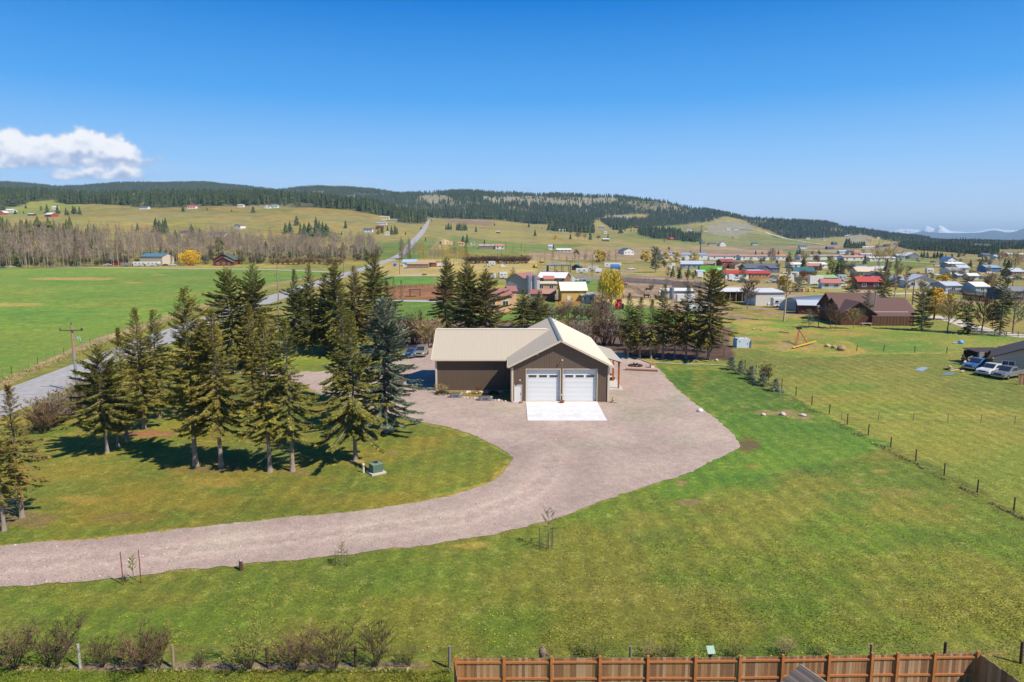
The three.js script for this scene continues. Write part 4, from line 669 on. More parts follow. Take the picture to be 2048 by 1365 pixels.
// ---------- bare deciduous trees ----------
function bareGeo(seed, h, o = {}) {   // trunk tubes and twig slivers
  const { trunk = 0.25, spread = 0.22, limbs = 16, sub = 4, twigs = 5, tw = 0.05, r0 = 0.16, up = 0.75, stems = 1, first = 0.3 } = o, r = mul(seed), wood = [], t = [];
  const V = (x, y, z) => new THREE.Vector3(x, y, z), sliver = (p, d, L, w) => { const s = V(r() - 0.5, r() - 0.5, r() - 0.5).cross(d).normalize().multiplyScalar(w / 2), e = p.clone().addScaledVector(d, L); t.push(p.x + s.x, p.y + s.y, p.z + s.z, p.x - s.x, p.y - s.y, p.z - s.z, e.x, e.y, e.z); };
  for (let q = 0; q < stems; q++) {
    const az0 = q / stems * 6.28 + r(), lean = stems > 1 ? spread * (0.35 + 0.8 * r()) : 0.03, top = V(Math.cos(az0) * lean * h, h * (stems > 1 ? 0.7 + 0.3 * r() : 0.96), Math.sin(az0) * lean * h), base = stems > 1 ? V(Math.cos(az0) * 0.04 * h * r(), 0, Math.sin(az0) * 0.04 * h * r()) : V(0, 0, 0), rs = r0 / Math.sqrt(stems);
    const mid = base.clone().lerp(top, 0.5).add(V((r() - 0.5) * 0.05 * h, 0, (r() - 0.5) * 0.05 * h)); wood.push(rod(base.toArray(), mid.toArray(), rs, rs * 0.62, stems > 1 ? 4 : 6), rod(mid.toArray(), top.toArray(), rs * 0.62, rs * 0.12, stems > 1 ? 4 : 6));
    const P = (f) => f < 0.5 ? base.clone().lerp(mid, f * 2) : mid.clone().lerp(top, f * 2 - 1), nl = Math.max(2, Math.round(limbs / stems));
    for (let i = 0; i < nl; i++) {
      const f = first + (1 - first) * (i + r()) / nl, p = P(clamp(f, 0, 0.98)), a = i * 2.4 + r() * 1.4, L = h * spread * (1.15 - f * 0.75) * (0.7 + 0.6 * r()), d = V(Math.cos(a), up * (0.7 + 0.6 * r()), Math.sin(a)).normalize(), e = p.clone().addScaledVector(d, L);
      wood.push(rod(p.toArray(), e.toArray(), rs * 0.3, rs * 0.08, 3));
      for (let j = 0; j < sub; j++) {
        const s = p.clone().lerp(e, 0.3 + 0.7 * (j + r()) / sub), d2 = d.clone().add(V((r() - 0.5) * 1.7, (r() - 0.2) * 1.2, (r() - 0.5) * 1.7)).normalize(), L2 = L * (0.35 + 0.4 * r()); sliver(s, d2, L2, tw * 1.6);
        for (let k = 0; k < twigs; k++) { const s2 = s.clone().addScaledVector(d2, L2 * (0.2 + 0.8 * r())), d3 = d2.clone().add(V((r() - 0.5) * 1.8, (r() - 0.25) * 1.4, (r() - 0.5) * 1.8)).normalize(); sliver(s2, d3, L2 * (0.35 + 0.45 * r()), tw); }
      }
    }
  }
  void trunk; return { wood: merge(wood), twigs: soup(t) };
}
const twigMat = (c) => new THREE.MeshStandardMaterial({ color: lin(...c), roughness: 1, side: THREE.DoubleSide });
const TW = { pink: twigMat([178, 154, 136]), grey: twigMat([162, 146, 128]), brown: twigMat([126, 100, 72]), red: twigMat([134, 94, 68]), tan: twigMat([184, 162, 110]), gold: twigMat([206, 168, 62]), olive: twigMat([142, 142, 66]), dark: twigMat([94, 76, 56]) };
const aspenBark = M([188, 172, 146], 0.9), greyBark = M([142, 124, 108], 1), darkBark = M([96, 78, 64], 1);
const ASP = [1, 2, 3, 4, 5, 6].map((k) => bareGeo(k * 101, 20, { spread: 0.16, limbs: 20, sub: 4, twigs: 5, tw: 0.14, r0: 0.17, first: 0.36, up: 1.1 }));
function bareAt(name, label, x, y, z, s, turn, geo, wm, tm, group) { const t = thing(name, label, 'tree', [x, y, z], turn, group); part(t, 'trunk', geo.wood, wm); part(t, 'branches', geo.twigs, tm); if (Array.isArray(s)) t.scale.set(...s); else t.scale.setScalar(s); return t; }
const polar = (px, d) => { const k = ray(px, 480), n = Math.hypot(k[0], k[2]), x = k[0] / n * d, z = k[2] / n * d; return [x, hgt(x, z), z]; };
{
  const r = mul(555), label = 'bare pale trunked aspen in the long leafless wood beyond the field';
  for (let i = 0; i < 270; i++) { const px = mix(-6, 762, (i + r()) / 270), [x, y, z] = polar(px, mix(px > 480 ? 585 : 612, px > 480 ? 660 : 690, r() * r()) + (px > 268 && px < 345 ? 40 : 0) + (px > 415 && px < 470 ? 45 : 0)), s = (0.62 + 0.42 * r()) * (px > 500 ? 0.9 : 1) * (0.85 + 0.3 * noise(px / 40, 2)); bareAt('aspen_tree', label, x, y - 0.1, z, [s * 0.95, s, s * 0.95], r() * 6.28, ASP[i % 6], r() < 0.75 ? aspenBark : greyBark, r() < 0.62 ? TW.pink : r() < 0.6 ? TW.grey : TW.brown, 'aspens in the wood beyond the field'); }
  const o = new THREE.Group(); o.name = 'aspen_wood'; o.userData = { kind: 'stuff', label: 'leafless aspen wood massed behind the front trees', category: 'wood' }; scene.add(o);
  const cw = new Cloud(), ct = new Cloud(); for (let i = 0; i < 640; i++) { const px = mix(-20, 748, r()), [x, y, z] = polar(px, mix(px > 480 ? 640 : 670, px > 480 ? 735 : 770, r())), s = 0.62 + 0.42 * r(), e = new THREE.Matrix4().compose(new THREE.Vector3(x, y, z), new THREE.Quaternion().setFromAxisAngle(UP, r() * 6.28), new THREE.Vector3(s, s, s)); cw.m.push(e); cw.c.push(lin(190, 176, 156)); ct.m.push(e); ct.c.push(lin(172, 148, 130).lerp(lin(150, 134, 96), r() * 0.6)); }
  cw.build(o, 'trunks', ASP[1].wood, new THREE.MeshStandardMaterial({ roughness: 1 })); ct.build(o, 'twigs', ASP[1].twigs, new THREE.MeshStandardMaterial({ roughness: 1, side: THREE.DoubleSide }));
  for (let i = 0; i < 34; i++) { const px = mix(800, 935, (i + r()) / 34), [x, y, z] = polar(px, 520 + r() * 50), s = 0.62 + 0.3 * r(), gold = (px > 838 && px < 858) || (px > 885 && px < 905) || px > 908; bareAt('bare_tree', gold ? 'golden budding tree in the mixed grove behind the blue roofed house' : 'bare grey tree in the mixed grove behind the blue roofed house', x, y, z, s, r() * 6, ASP[i % 6], greyBark, gold ? TW.gold : r() < 0.5 ? TW.pink : TW.grey, gold ? 'golden trees of the mixed grove' : 'bare trees of the mixed grove'); }
  for (let i = 0; i < 24; i++) { const px = mix(1062, 1235, (i + r()) / 24), [x, y, z] = polar(px, 520 + r() * 30), s = 0.3 + 0.4 * r(); bareAt('bare_tree', 'thin leafless tree in the open row on the fallow ground', x, y, z, [s * 0.8, s, s * 0.8], r() * 6, ASP[i % 6], greyBark, px < 1100 ? TW.tan : TW.brown, 'thin trees on the fallow ground'); }
  for (let i = 0; i < 9; i++) { const px = mix(945, 1060, (i + r()) / 9), [x, y, z] = polar(px, 640 + r() * 40), s = 0.4 + 0.25 * r(); bareAt('bare_tree', 'leafless tree along the ditch behind the dry field', x, y, z, s, r() * 6, ASP[i % 6], greyBark, r() < 0.5 ? TW.olive : TW.pink, 'bare trees along the ditch'); }
}
{ // brushy undergrowth and young firs at the foot of the aspens
  const r = mul(818), o = new THREE.Group(); o.name = 'wood_undergrowth'; o.userData = { kind: 'stuff', label: 'brown undergrowth and young firs at the foot of the aspens', category: 'undergrowth' }; scene.add(o);
  const g = bareGeo(5151, 4, { stems: 10, spread: 0.34, limbs: 60, sub: 5, twigs: 6, tw: 0.12, r0: 0.12, first: 0.1 }), a = new Cloud(), b = new Cloud();
  for (let i = 0; i < 520; i++) { const px = mix(-10, 760, r()), [x, y, z] = polar(px, mix(px > 480 ? 590 : 622, 720, r())), s = 0.6 + 0.7 * r(), q = new THREE.Quaternion().setFromAxisAngle(UP, r() * 6.28); if (px > 262 && px < 350 || px > 420 && px < 472) { if (r() < 0.7) continue; }
    if (r() < 0.22) { const h = 4 + 7 * r(); b.m.push(new THREE.Matrix4().compose(new THREE.Vector3(x, y, z), q, new THREE.Vector3(h * 1.5, h, h * 1.5))); b.c.push(lin(84, 92, 46).multiplyScalar(0.7 + 0.5 * r())); } else { a.m.push(new THREE.Matrix4().compose(new THREE.Vector3(x, y, z), q, new THREE.Vector3(s * 1.4, s, s * 1.4))); a.c.push(lin(112, 92, 66).lerp(lin(130, 122, 70), r())); } }
  a.build(o, 'brush', g.twigs, needleMat); b.build(o, 'young_firs', FIRS[1], firMat);
}
// ---------- yard and garden things ----------
const woodTex = (c, seed) => tex(128, 512, (i, j) => { const f = 0.72 + 0.26 * wrapNoise(i / 3 + 2 * wrapNoise(i / 30, j / 90, 5, seed), j / 64, 8, seed) + 0.14 * wrapNoise(i / 1.5, j / 20, 26, seed + 3) + 0.08 * hash(i, j), kx = (i - 40 - seed * 9 % 60) / 9, ky = (j - 180 - seed * 47 % 200) / 13, k = kx * kx + ky * ky < 1 ? 0.6 : 1; return [c[0] * f * k, c[1] * f * k, c[2] * f * k]; });
const PLANK = [[186, 140, 98], [164, 118, 80], [202, 162, 124], [150, 106, 74], [178, 128, 86]].map((c, i) => { const t = woodTex(c, i + 1); return new THREE.MeshStandardMaterial({ map: t, roughness: 0.9, bumpMap: t, bumpScale: 0.004 }); });
const stain = new THREE.MeshStandardMaterial({ map: woodTex([208, 130, 70], 7), roughness: 0.75 });
{ // board privacy fence along the bottom of the view
  const H = 1.83, f = thing('board_fence', 'brown board privacy fence with orange stained posts and rails', 'fence');
  const P = [[908, 1318], [1198, 1316], [1480, 1315], [1744, 1310], [1957, 1307]].map(([x, y]) => G(x, y, H)), c0 = G(917, 1372, H), c1 = G(2048, 1368, H), c2 = G(2140, 1430, H);
  const bl = [box(0.138, H - 0.05, 0.02, 0, (H - 0.05) / 2 + 0.04, 0)][0];
  const run = (pts, posts) => {
    let acc = 0;
    for (let s = 0; s < pts.length - 1; s++) {
      const [ax, az] = pts[s], [bx, bz] = pts[s + 1], L = Math.hypot(bx - ax, bz - az), a = Math.atan2(-(bz - az), bx - ax);
      const n = Math.round(L / 0.146);
      for (let i = 0; i < n; i++) { const t = (i + 0.5) / n, m = part(f, 'plank', bl, PLANK[(R() * 5) | 0]); m.position.set(mix(ax, bx, t), rr(-0.03, 0.02), mix(az, bz, t)); m.rotation.y = a; m.scale.x = L / n / 0.146 * rr(0.97, 1.0); }
      acc += L;
    }
    for (const [x, z, a] of posts) { const m = part(f, 'post', box(0.11, H + 0.12, 0.11, 0, (H + 0.12) / 2, 0.065), stain); m.position.set(x, 0, z); m.rotation.y = a; }
    for (let i = 0; i < posts.length - 1; i++) for (const y of [H - 0.18, H - 1.0, 0.3]) { const [ax, az] = posts[i], [bx, bz] = posts[i + 1], L = Math.hypot(bx - ax, bz - az), a = Math.atan2(-(bz - az), bx - ax), m = part(f, 'rail', box(L - 0.12, 0.09, 0.05, 0, 0, 0.04), stain); m.position.set((ax + bx) / 2, y + rr(-0.025, 0.025), (az + bz) / 2); m.rotation.y = a; m.rotation.z = rr(-0.006, 0.006); }
  };
  const at1 = (px) => { for (let s = 0; s < 4; s++) { const a = toPx(P[s][0], H, P[s][1])[0], b = toPx(P[s + 1][0], H, P[s + 1][1])[0]; if (px <= b || s === 3) { const t = (px - a) / (b - a); return [mix(P[s][0], P[s + 1][0], t), mix(P[s][1], P[s + 1][1], t), 0]; } } };
  run(P, [911, 1008, 1103, 1200, 1296, 1391, 1480, 1565, 1658, 1744, 1795, 1869, 1955].map(at1));
  run([c0, P[0]], [[...c0, 0]]); run([P[4], c1, c2], [[...c1, 0.6], [...c2, 0.6]]);
}
{ // little lean-to just inside the fence, weathered plank roof
  const [x, z] = G(1599, 1337, 1.75), t = thing('playhouse', 'weathered grey plank roof of a small shed inside the board fence', 'shed', [x, 0, z], -0.85);
  for (let i = 0; i < 9; i++) part(t, 'roof_plank', [box(1.9, 0.03, 0.19, 0.95, 1.7 - 0.0, 0.1 + i * 0.2, 0.0, 0, -0.22)], [M([92, 84, 78], 0.95), M([78, 72, 70], 0.95), M([106, 96, 88], 0.95)][i % 3]);
  part(t, 'roof_trim', [box(1.9, 0.1, 0.04, 0.95, 1.69, -0.02, 0, 0, -0.22)], M([176, 164, 150], 0.9)); part(t, 'wall', [box(1.5, 1.2, 1.6, 0.95, 0.6, 0.95)], M([120, 96, 78], 0.9));
}
const postMat = { pale: M([178, 176, 156], 0.95), tan: M([158, 136, 108], 0.95), dark: M([86, 66, 56], 0.95), grey: M([136, 128, 118], 0.95), steel: M([92, 108, 88], 0.7) };
function fencePost(label, px, py, top, r, mat, group, kind = 'post') { const [x, y, z] = GT(px, py), d = Math.hypot(x, z), h = Math.max(0.9, EYE + d * slope(px, top) - y), t = single('fence_post', label, kind, cyl(r, r * 0.92, h + 0.1, 0, h / 2 - 0.05, 0, 9), mat, [x, y, z], 0, group); t.rotation.z = rr(-0.03, 0.03); return [x, y + h, z]; }
function wires(name, label, pts, levels, sagR = 0.006) { const g = []; for (const l of levels) for (let i = 0; i < pts.length - 1; i++) { const a = pts[i], b = pts[i + 1]; g.push(rod([a[0], a[1] - l, a[2]], [b[0], b[1] - l, b[2]], sagR, sagR, 3)); } const t = thing(name, label, 'wire'); const w = part(t, 'strand', g, M([130, 126, 120], 0.5, { metalness: 0.5 })); w.userData.kind = 'stuff'; return t; }
{
  const a = [['pale greenish round fence post between leafless bushes', 160, 1338, 1288, 'pale'], ['tan round fence post beside the low bare bush', 347, 1338, 1290, 'tan'], ['dark fence post with a bare shrub against it', 536, 1336, 1293, 'dark'], ['dark brown fence post among the tangled bushes', 711, 1336, 1294, 'dark'], ['grey fence post just outside the end of the board fence', 899, 1338, 1293, 'grey'], ['short grey post showing above the middle of the board fence', 1261, 1332, 1293, 'grey'], ['pale topped post showing above the board fence', 1742, 1326, 1288, 'tan'], ['dark post above the board fence near its corner', 1889, 1322, 1284, 'dark'], ['dark post standing clear of the board fence corner', 2042, 1328, 1283, 'dark']].map(([l, px, py, top, m]) => fencePost(l, px, py, top, 0.075, postMat[m], 'posts of the near wire fence'));
  wires('wire_fence', 'thin wire strands of the near fence in front of the bushes', a, [0.1, 0.35, 0.6, 0.85]);
  const b = [[1448, 714, 696], [1467, 728, 711], [1490, 738, 720], [1512, 748, 730], [1537, 762, 743], [1564, 778, 758], [1592, 793, 774], [1624, 811, 792], [1659, 829, 809], [1695, 850, 828], [1737, 871, 849], [1782, 895, 874], [1832, 923, 899], [1889, 951, 927], [1955, 986, 959], [2028, 1024, 995], [2112, 1068, 1036]];
  const q = b.map(([px, py, top], i) => fencePost(i < 6 ? 'brown fence post behind the row of small blue spruces' : i === 8 ? 'brown fence post where the steel post cross fence starts' : i > 13 ? 'dark fence post near the picture corner of the diagonal pasture fence' : 'dark brown round post of the diagonal pasture fence', px, py, top, 0.058, postMat.dark, i < 6 ? 'posts behind the small spruces' : i > 13 ? 'nearest posts of the pasture fence' : 'posts of the diagonal pasture fence'));
  wires('wire_fence', 'thin wire strands of the diagonal pasture fence', q, [0.1, 0.4, 0.7, 1.0]);
  const c = [[1683, 840, 824], [1757, 841, 825], [1827, 842, 826], [1896, 845, 827], [1962, 847, 829], [2030, 851, 832], [2100, 856, 836]].map(([px, py, top]) => fencePost('thin green steel post of the cross fence in the pasture', px, py, top, 0.03, postMat.steel, 'steel posts of the cross fence'));
  wires('wire_fence', 'thin wire strands of the cross fence in the pasture', c, [0.08, 0.4, 0.7]);
  const d = [[1714, 703, 690], [1768, 703, 690], [1830, 706, 692], [1894, 707, 694], [1957, 708, 694], [1997, 705, 692], [2040, 704, 690]].map(([px, py, top]) => fencePost('grey post of the far pasture fence behind the junk pile', px, py, top, 0.07, postMat.dark, 'posts of the far pasture fence'));
  wires('wire_fence', 'wire strands of the far pasture fence', d, [0.1, 0.5, 0.8]);
  const e = []; for (let i = 0; i < 30; i++) { const t = i / 29, px = mix(-30, 478, t), py = mix(767, 586, t); e.push(fencePost('thin weathered post along the hay field edge', px, py, py - mix(18, 9, t), 0.05, i % 3 ? postMat.grey : postMat.dark, 'posts along the hay field')); }
  wires('wire_fence', 'wire strands along the hay field edge', e, [0.1, 0.5]);
  for (let i = 0; i < 44; i++) { const px = mix(4, 690, i / 43); fencePost('small pale post along the far side road', px, 531.5 + 10 * px / 700, 527.5 + 10 * px / 700, 0.08, postMat.tan, 'posts along the far side road'); }
}
// bushes
const BUSH = [11, 12, 13, 14].map((k) => bareGeo(k * 77, 1.6, { stems: 9, spread: 0.42, limbs: 54, sub: 4, twigs: 5, tw: 0.016, r0: 0.05, first: 0.15, up: 0.9 }));
const HEDGE = [21, 22, 23].map((k) => bareGeo(k * 91, 4, { stems: 10, spread: 0.3, limbs: 70, sub: 5, twigs: 6, tw: 0.035, r0: 0.12, first: 0.1, up: 1.1 }));
function bush(label, px, py, hpx, wf, geo, tm, group, wm = darkBark) { const [x, y, z] = GT(px, py), s = scaleAt(x, 1, z), h = hpx / s * 1.02, k = h / (geo === BUSH[0] || BUSH.includes(geo) ? 1.6 : 4), t = thing('bare_shrub', label, 'shrub', [x, y, z], R() * 6.28, group); part(t, 'stems', geo.wood, wm); part(t, 'branches', geo.twigs, tm); t.scale.set(k * wf, k, k * wf); return t; }
[['tangled leafless bush at the picture corner by the near fence', 30, 1340, 84, 1.5], ['wide bare bush left of the pale fence post', 108, 1338, 90, 1.4], ['thorny bare bush against the pale fence post', 205, 1336, 60, 1.1], ['small upright bare bush right of the pale fence post', 240, 1332, 54, 0.7], ['low bare bush between the pale and the tan post', 285, 1342, 82, 1.4], ['dense dark bare bush beside the tan post', 318, 1338, 82, 0.9], ['low scrubby bush right of the tan post', 400, 1336, 30, 1.2], ['spreading bare bush left of the dark post', 500, 1340, 84, 1.4], ['bushy bare shrub right of the dark post', 590, 1340, 72, 1.5], ['tall tangled bare bush left of the dark brown post', 668, 1340, 86, 1.4], ['tall upright bare bush right of the dark brown post', 752, 1336, 90, 0.9], ['thin bare bush nearest the grey end post', 818, 1334, 52, 1]].forEach(([l, px, py, h, w], i) => bush(l, px, py, h, w, BUSH[i % 4], [TW.brown, TW.dark, TW.dark, TW.olive][i % 4], 'bare bushes along the near fence'));
[['yellow green budding shrub showing above the board fence', 1188, 1318, 44, 1.5], ['pale green shrub above the board fence near the short grey post', 1300, 1316, 32, 1.5], ['greyish budding shrub above the board fence', 1345, 1316, 32, 1.5], ['budding shrub beside the green roofed bird box', 1470, 1316, 34, 1.3], ['low yellow green shrub above the board fence', 1570, 1314, 36, 1.4], ['thin olive shrub above the board fence', 1640, 1312, 24, 1.3]].forEach(([l, px, py, h, w], i) => bush(l, px, py, h, w, BUSH[i % 4], i % 3 === 1 ? TW.tan : TW.olive, 'budding shrubs behind the board fence'));
{ const r = mul(81); // hedges
  for (let i = 0; i < 30; i++) { const px = i < 5 ? mix(800, 862, i / 5) : mix(860, 1258, (i - 5) / 24) + rr(-4, 4), py = i < 5 ? 690 : 688 + rr(-4, 12); if (px > 868 && px < 1120) continue; bush(i < 5 ? 'bare brown bush in the hedge beside the parked cars' : 'bare brown bush in the long hedge behind the workshop', px, py, i < 5 ? 46 : 44 + 26 * r(), 1.25, HEDGE[i % 3], [TW.brown, TW.tan, TW.red, TW.grey][i % 4], i < 5 ? 'hedge beside the parked cars' : 'hedge behind the workshop'); }
  for (let i = 0; i < 8; i += 2) bush('bare brown bush in the shade under the spruce row', mix(1262, 1445, i / 7), 704 + rr(-3, 3), 40 + 18 * r(), 1.2, HEDGE[i % 3], [TW.brown, TW.tan, TW.grey][i % 3], 'bushes under the spruce row');
  for (let i = 0; i < 9; i++) { const t = i / 8; bush('bare grey bush in the roadside hedge by the power pole', mix(84, 190, t), mix(868, 812, t), 58 + 16 * r(), 1.3, HEDGE[i % 3], [TW.brown, TW.grey][i % 2], 'roadside hedge by the power pole'); }
  for (let i = 0; i < 5; i++) bush('dark leafless bush between the back row spruces', mix(540, 705, i / 4), 690 + rr(-5, 5), 50, 1.2, HEDGE[i % 3], TW.dark, 'bushes between the back spruces');
  for (let i = 0; i < 13; i++) bush('small bare fruit tree in the green behind the tilled garden', mix(1052, 1218, i / 12), 640 + rr(-4, 2), 26 + 14 * r(), 1.2, HEDGE[i % 3], [TW.grey, TW.brown][i % 2], 'bare trees behind the tilled garden');
  bush('large round leafless bush beside the red tractor', 1206, 634, 42, 1.5, HEDGE[1], TW.brown, 'bare trees behind the tilled garden'); bush('lone bare bush beside the wing of the workshop hedge', 828, 690, 66, 1, HEDGE[0], TW.dark, 'hedge beside the parked cars');
  for (let i = 0; i < 16; i++) bush('reddish bare thicket behind the camper in the dry field', mix(935, 1052, i / 15), 527 + rr(-1, 1), 12 + 4 * r(), 2.4, HEDGE[i % 3], i % 2 ? TW.red : TW.dark, 'thicket behind the dry field');
  for (let i = 0; i < 14; i++) bush('low reddish bush along the wood edge near the road', mix(545, 680, i / 13), 529 + rr(-1, 1), 11 + 4 * r(), 2.2, HEDGE[i % 3], i % 2 ? TW.red : TW.tan, 'low bushes along the wood edge');
}
bush('small bare tree leaning beside the last blue spruce', 1530, 768, 42, 1.0, HEDGE[2], TW.dark, undefined, darkBark);
// small blue spruces along the fence
[['first small blue spruce, nearest the spruce row', 1464, 740, 716], ['second small blue spruce along the fence', 1481, 749, 724], ['third small blue spruce, the slimmest along the fence', 1503, 760, 735], ['fourth small blue spruce along the fence', 1527, 772, 748], ['fifth small blue spruce, farthest from the spruce row', 1551, 783, 761]].forEach(([l, px, py, top], i) => spruceAt(l, px, py, top, 27, py, 'blue', 300 + i, { dens: 1.2, shape: 0.8, group: 'small blue spruces along the fence', plain: true }));
// saplings
function sapling(label, px, py, h, stakes, cage, tm) { const [x, z] = G(px, py), t = thing('sapling', label, 'sapling', [x, 0, z]); const g = bareGeo(px, h, { spread: 0.22, limbs: 14, sub: 4, twigs: 5, tw: 0.035, r0: 0.03, first: 0.45 }); part(t, 'trunk', g.wood, greyBark); part(t, 'twigs', g.twigs, tm); for (const [sx, sz, sh, m] of stakes) part(t, 'stake', [rod([sx, 0, sz], [sx * 1.04, sh, sz], 0.03, 0.025, 6)], m); if (cage) { const w = []; for (let i = 0; i < 14; i++) { const a = i / 14 * 6.28; w.push(rod([Math.cos(a) * 0.42, 0, Math.sin(a) * 0.42], [Math.cos(a) * 0.42, 1.1, Math.sin(a) * 0.42], 0.006, 0.006, 3)); } for (const y of [0.1, 0.4, 0.7, 1.08]) w.push(at(new THREE.TorusGeometry(0.42, 0.006, 3, 20), 0, y, 0, Math.PI / 2)); part(t, 'wire_cage', w, M([120, 130, 118], 0.5, { metalness: 0.4 })); } return t; }
const rust = M([142, 72, 58], 0.8), grn = M([66, 96, 74], 0.7);
sapling('leafing sapling staked between two rusty rods by the drive', 268, 1170, 1.9, [[-0.62, 0.05, 2.1, rust], [0.3, -0.2, 2.1, rust]], false, TW.olive);
sapling('bushy sapling inside a wire cage beside the drive edge', 683, 1132, 1.6, [[-0.36, 0, 0.55, rust], [0.36, 0.05, 0.6, rust]], true, TW.tan);
sapling('tall bare sapling between dark green posts below the drive', 1094, 1098, 2.9, [[-0.5, 0.1, 1.5, grn], [0.35, -0.3, 1.4, grn], [0.1, 0.1, 1.2, rust]], true, TW.grey);
{ const [x, z] = G(482, 1141), t = thing('wooden_stump', 'short dark wooden post with a pale weathered top by the drive', 'post', [x, 0, z]); part(t, 'stump', [cyl(0.12, 0.11, 0.62, 0, 0.31, 0, 10)], M([92, 64, 54], 0.95)); part(t, 'weathered_top', [cyl(0.112, 0.07, 0.12, 0, 0.68, 0, 10)], M([176, 168, 162], 0.95)); }
{ const [x, z] = G(752, 946), t = thing('pad_transformer', 'green utility transformer box on a pale concrete pad', 'transformer', [x, 0, z], 0.62); part(t, 'pad', [box(1.35, 0.14, 1.35, 0, 0.07, 0)], M([208, 196, 190], 0.9)); part(t, 'cabinet', [polyGeoBox()], M([92, 114, 94], 0.6)); part(t, 'lid', [box(0.98, 0.05, 0.96, 0, 0.86, -0.02)], M([130, 150, 130], 0.6)); part(t, 'warning_sticker', [box(0.012, 0.2, 0.16, 0.476, 0.6, 0.1)], M([222, 196, 120], 0.7)); part(t, 'sticker', [box(0.012, 0.1, 0.1, 0.476, 0.72, -0.28)], M([230, 230, 226], 0.7)); part(t, 'door_seam', [box(0.012, 0.66, 0.015, 0.472, 0.47, -0.08)], M([40, 54, 44])); }
function polyGeoBox() { return box(0.94, 0.72, 0.92, 0, 0.49, 0); }
{ const [x, z] = G(727, 946), t = thing('marker_post', 'short white utility marker post with an orange sticker', 'marker', [x, 0, z]); part(t, 'tube', [cyl(0.09, 0.09, 0.75, 0, 0.37, 0, 14)], M([226, 222, 210], 0.6)); part(t, 'cap', [cyl(0.11, 0.1, 0.12, 0, 0.78, 0, 14)], M([240, 238, 232], 0.6)); part(t, 'sticker', [box(0.08, 0.12, 0.02, 0.06, 0.62, 0.085)], M([228, 120, 60], 0.7)); }
function rock(label, px, py, w, col, seed, group, sy = 0.7) { const [x, y, z] = GT(px, py), s = scaleAt(x, 0.3, z), r = w / s / 2, g = new THREE.IcosahedronGeometry(r, 3), p = g.attributes.position; for (let i = 0; i < p.count; i++) { const v = new THREE.Vector3().fromBufferAttribute(p, i), k = 0.78 + 0.44 * fbm(v.x / r * 1.3 + seed * 7, v.y / r * 1.3 + v.z / r * 0.9 + seed, 4); p.setXYZ(i, v.x * k, v.y * k * sy, v.z * k); } g.computeVertexNormals(); return single('boulder', label, 'rock', toCreasedNormals(g, 0.6), M(col, 0.95), [x, y + r * sy * 0.55, z], seed, group); }
rock('grey boulder in the shade under the blue spruce', 777, 864, 24, [150, 142, 130], 3, undefined, 0.95); rock('white rock at the gravel edge', 1400, 824, 12, [226, 222, 214], 4); rock('pale rock in the worn lawn patch nearest the gravel', 1527, 831, 9, [222, 206, 186], 5); rock('pair sized pale rock in the middle worn lawn patch', 1566, 831, 12, [214, 194, 170], 6); rock('flat pale rock in the worn lawn patch nearest the fence', 1606, 832, 14, [216, 198, 176], 7, undefined, 0.4);
rock('tan boulder closest to the yellow auger', 1655, 694, 11, [206, 170, 128], 8); rock('tan boulder in the middle of the three by the auger', 1669, 697, 11, [192, 148, 112], 9); rock('largest brown boulder by the far pasture fence', 1683, 701, 17, [176, 134, 110], 10);
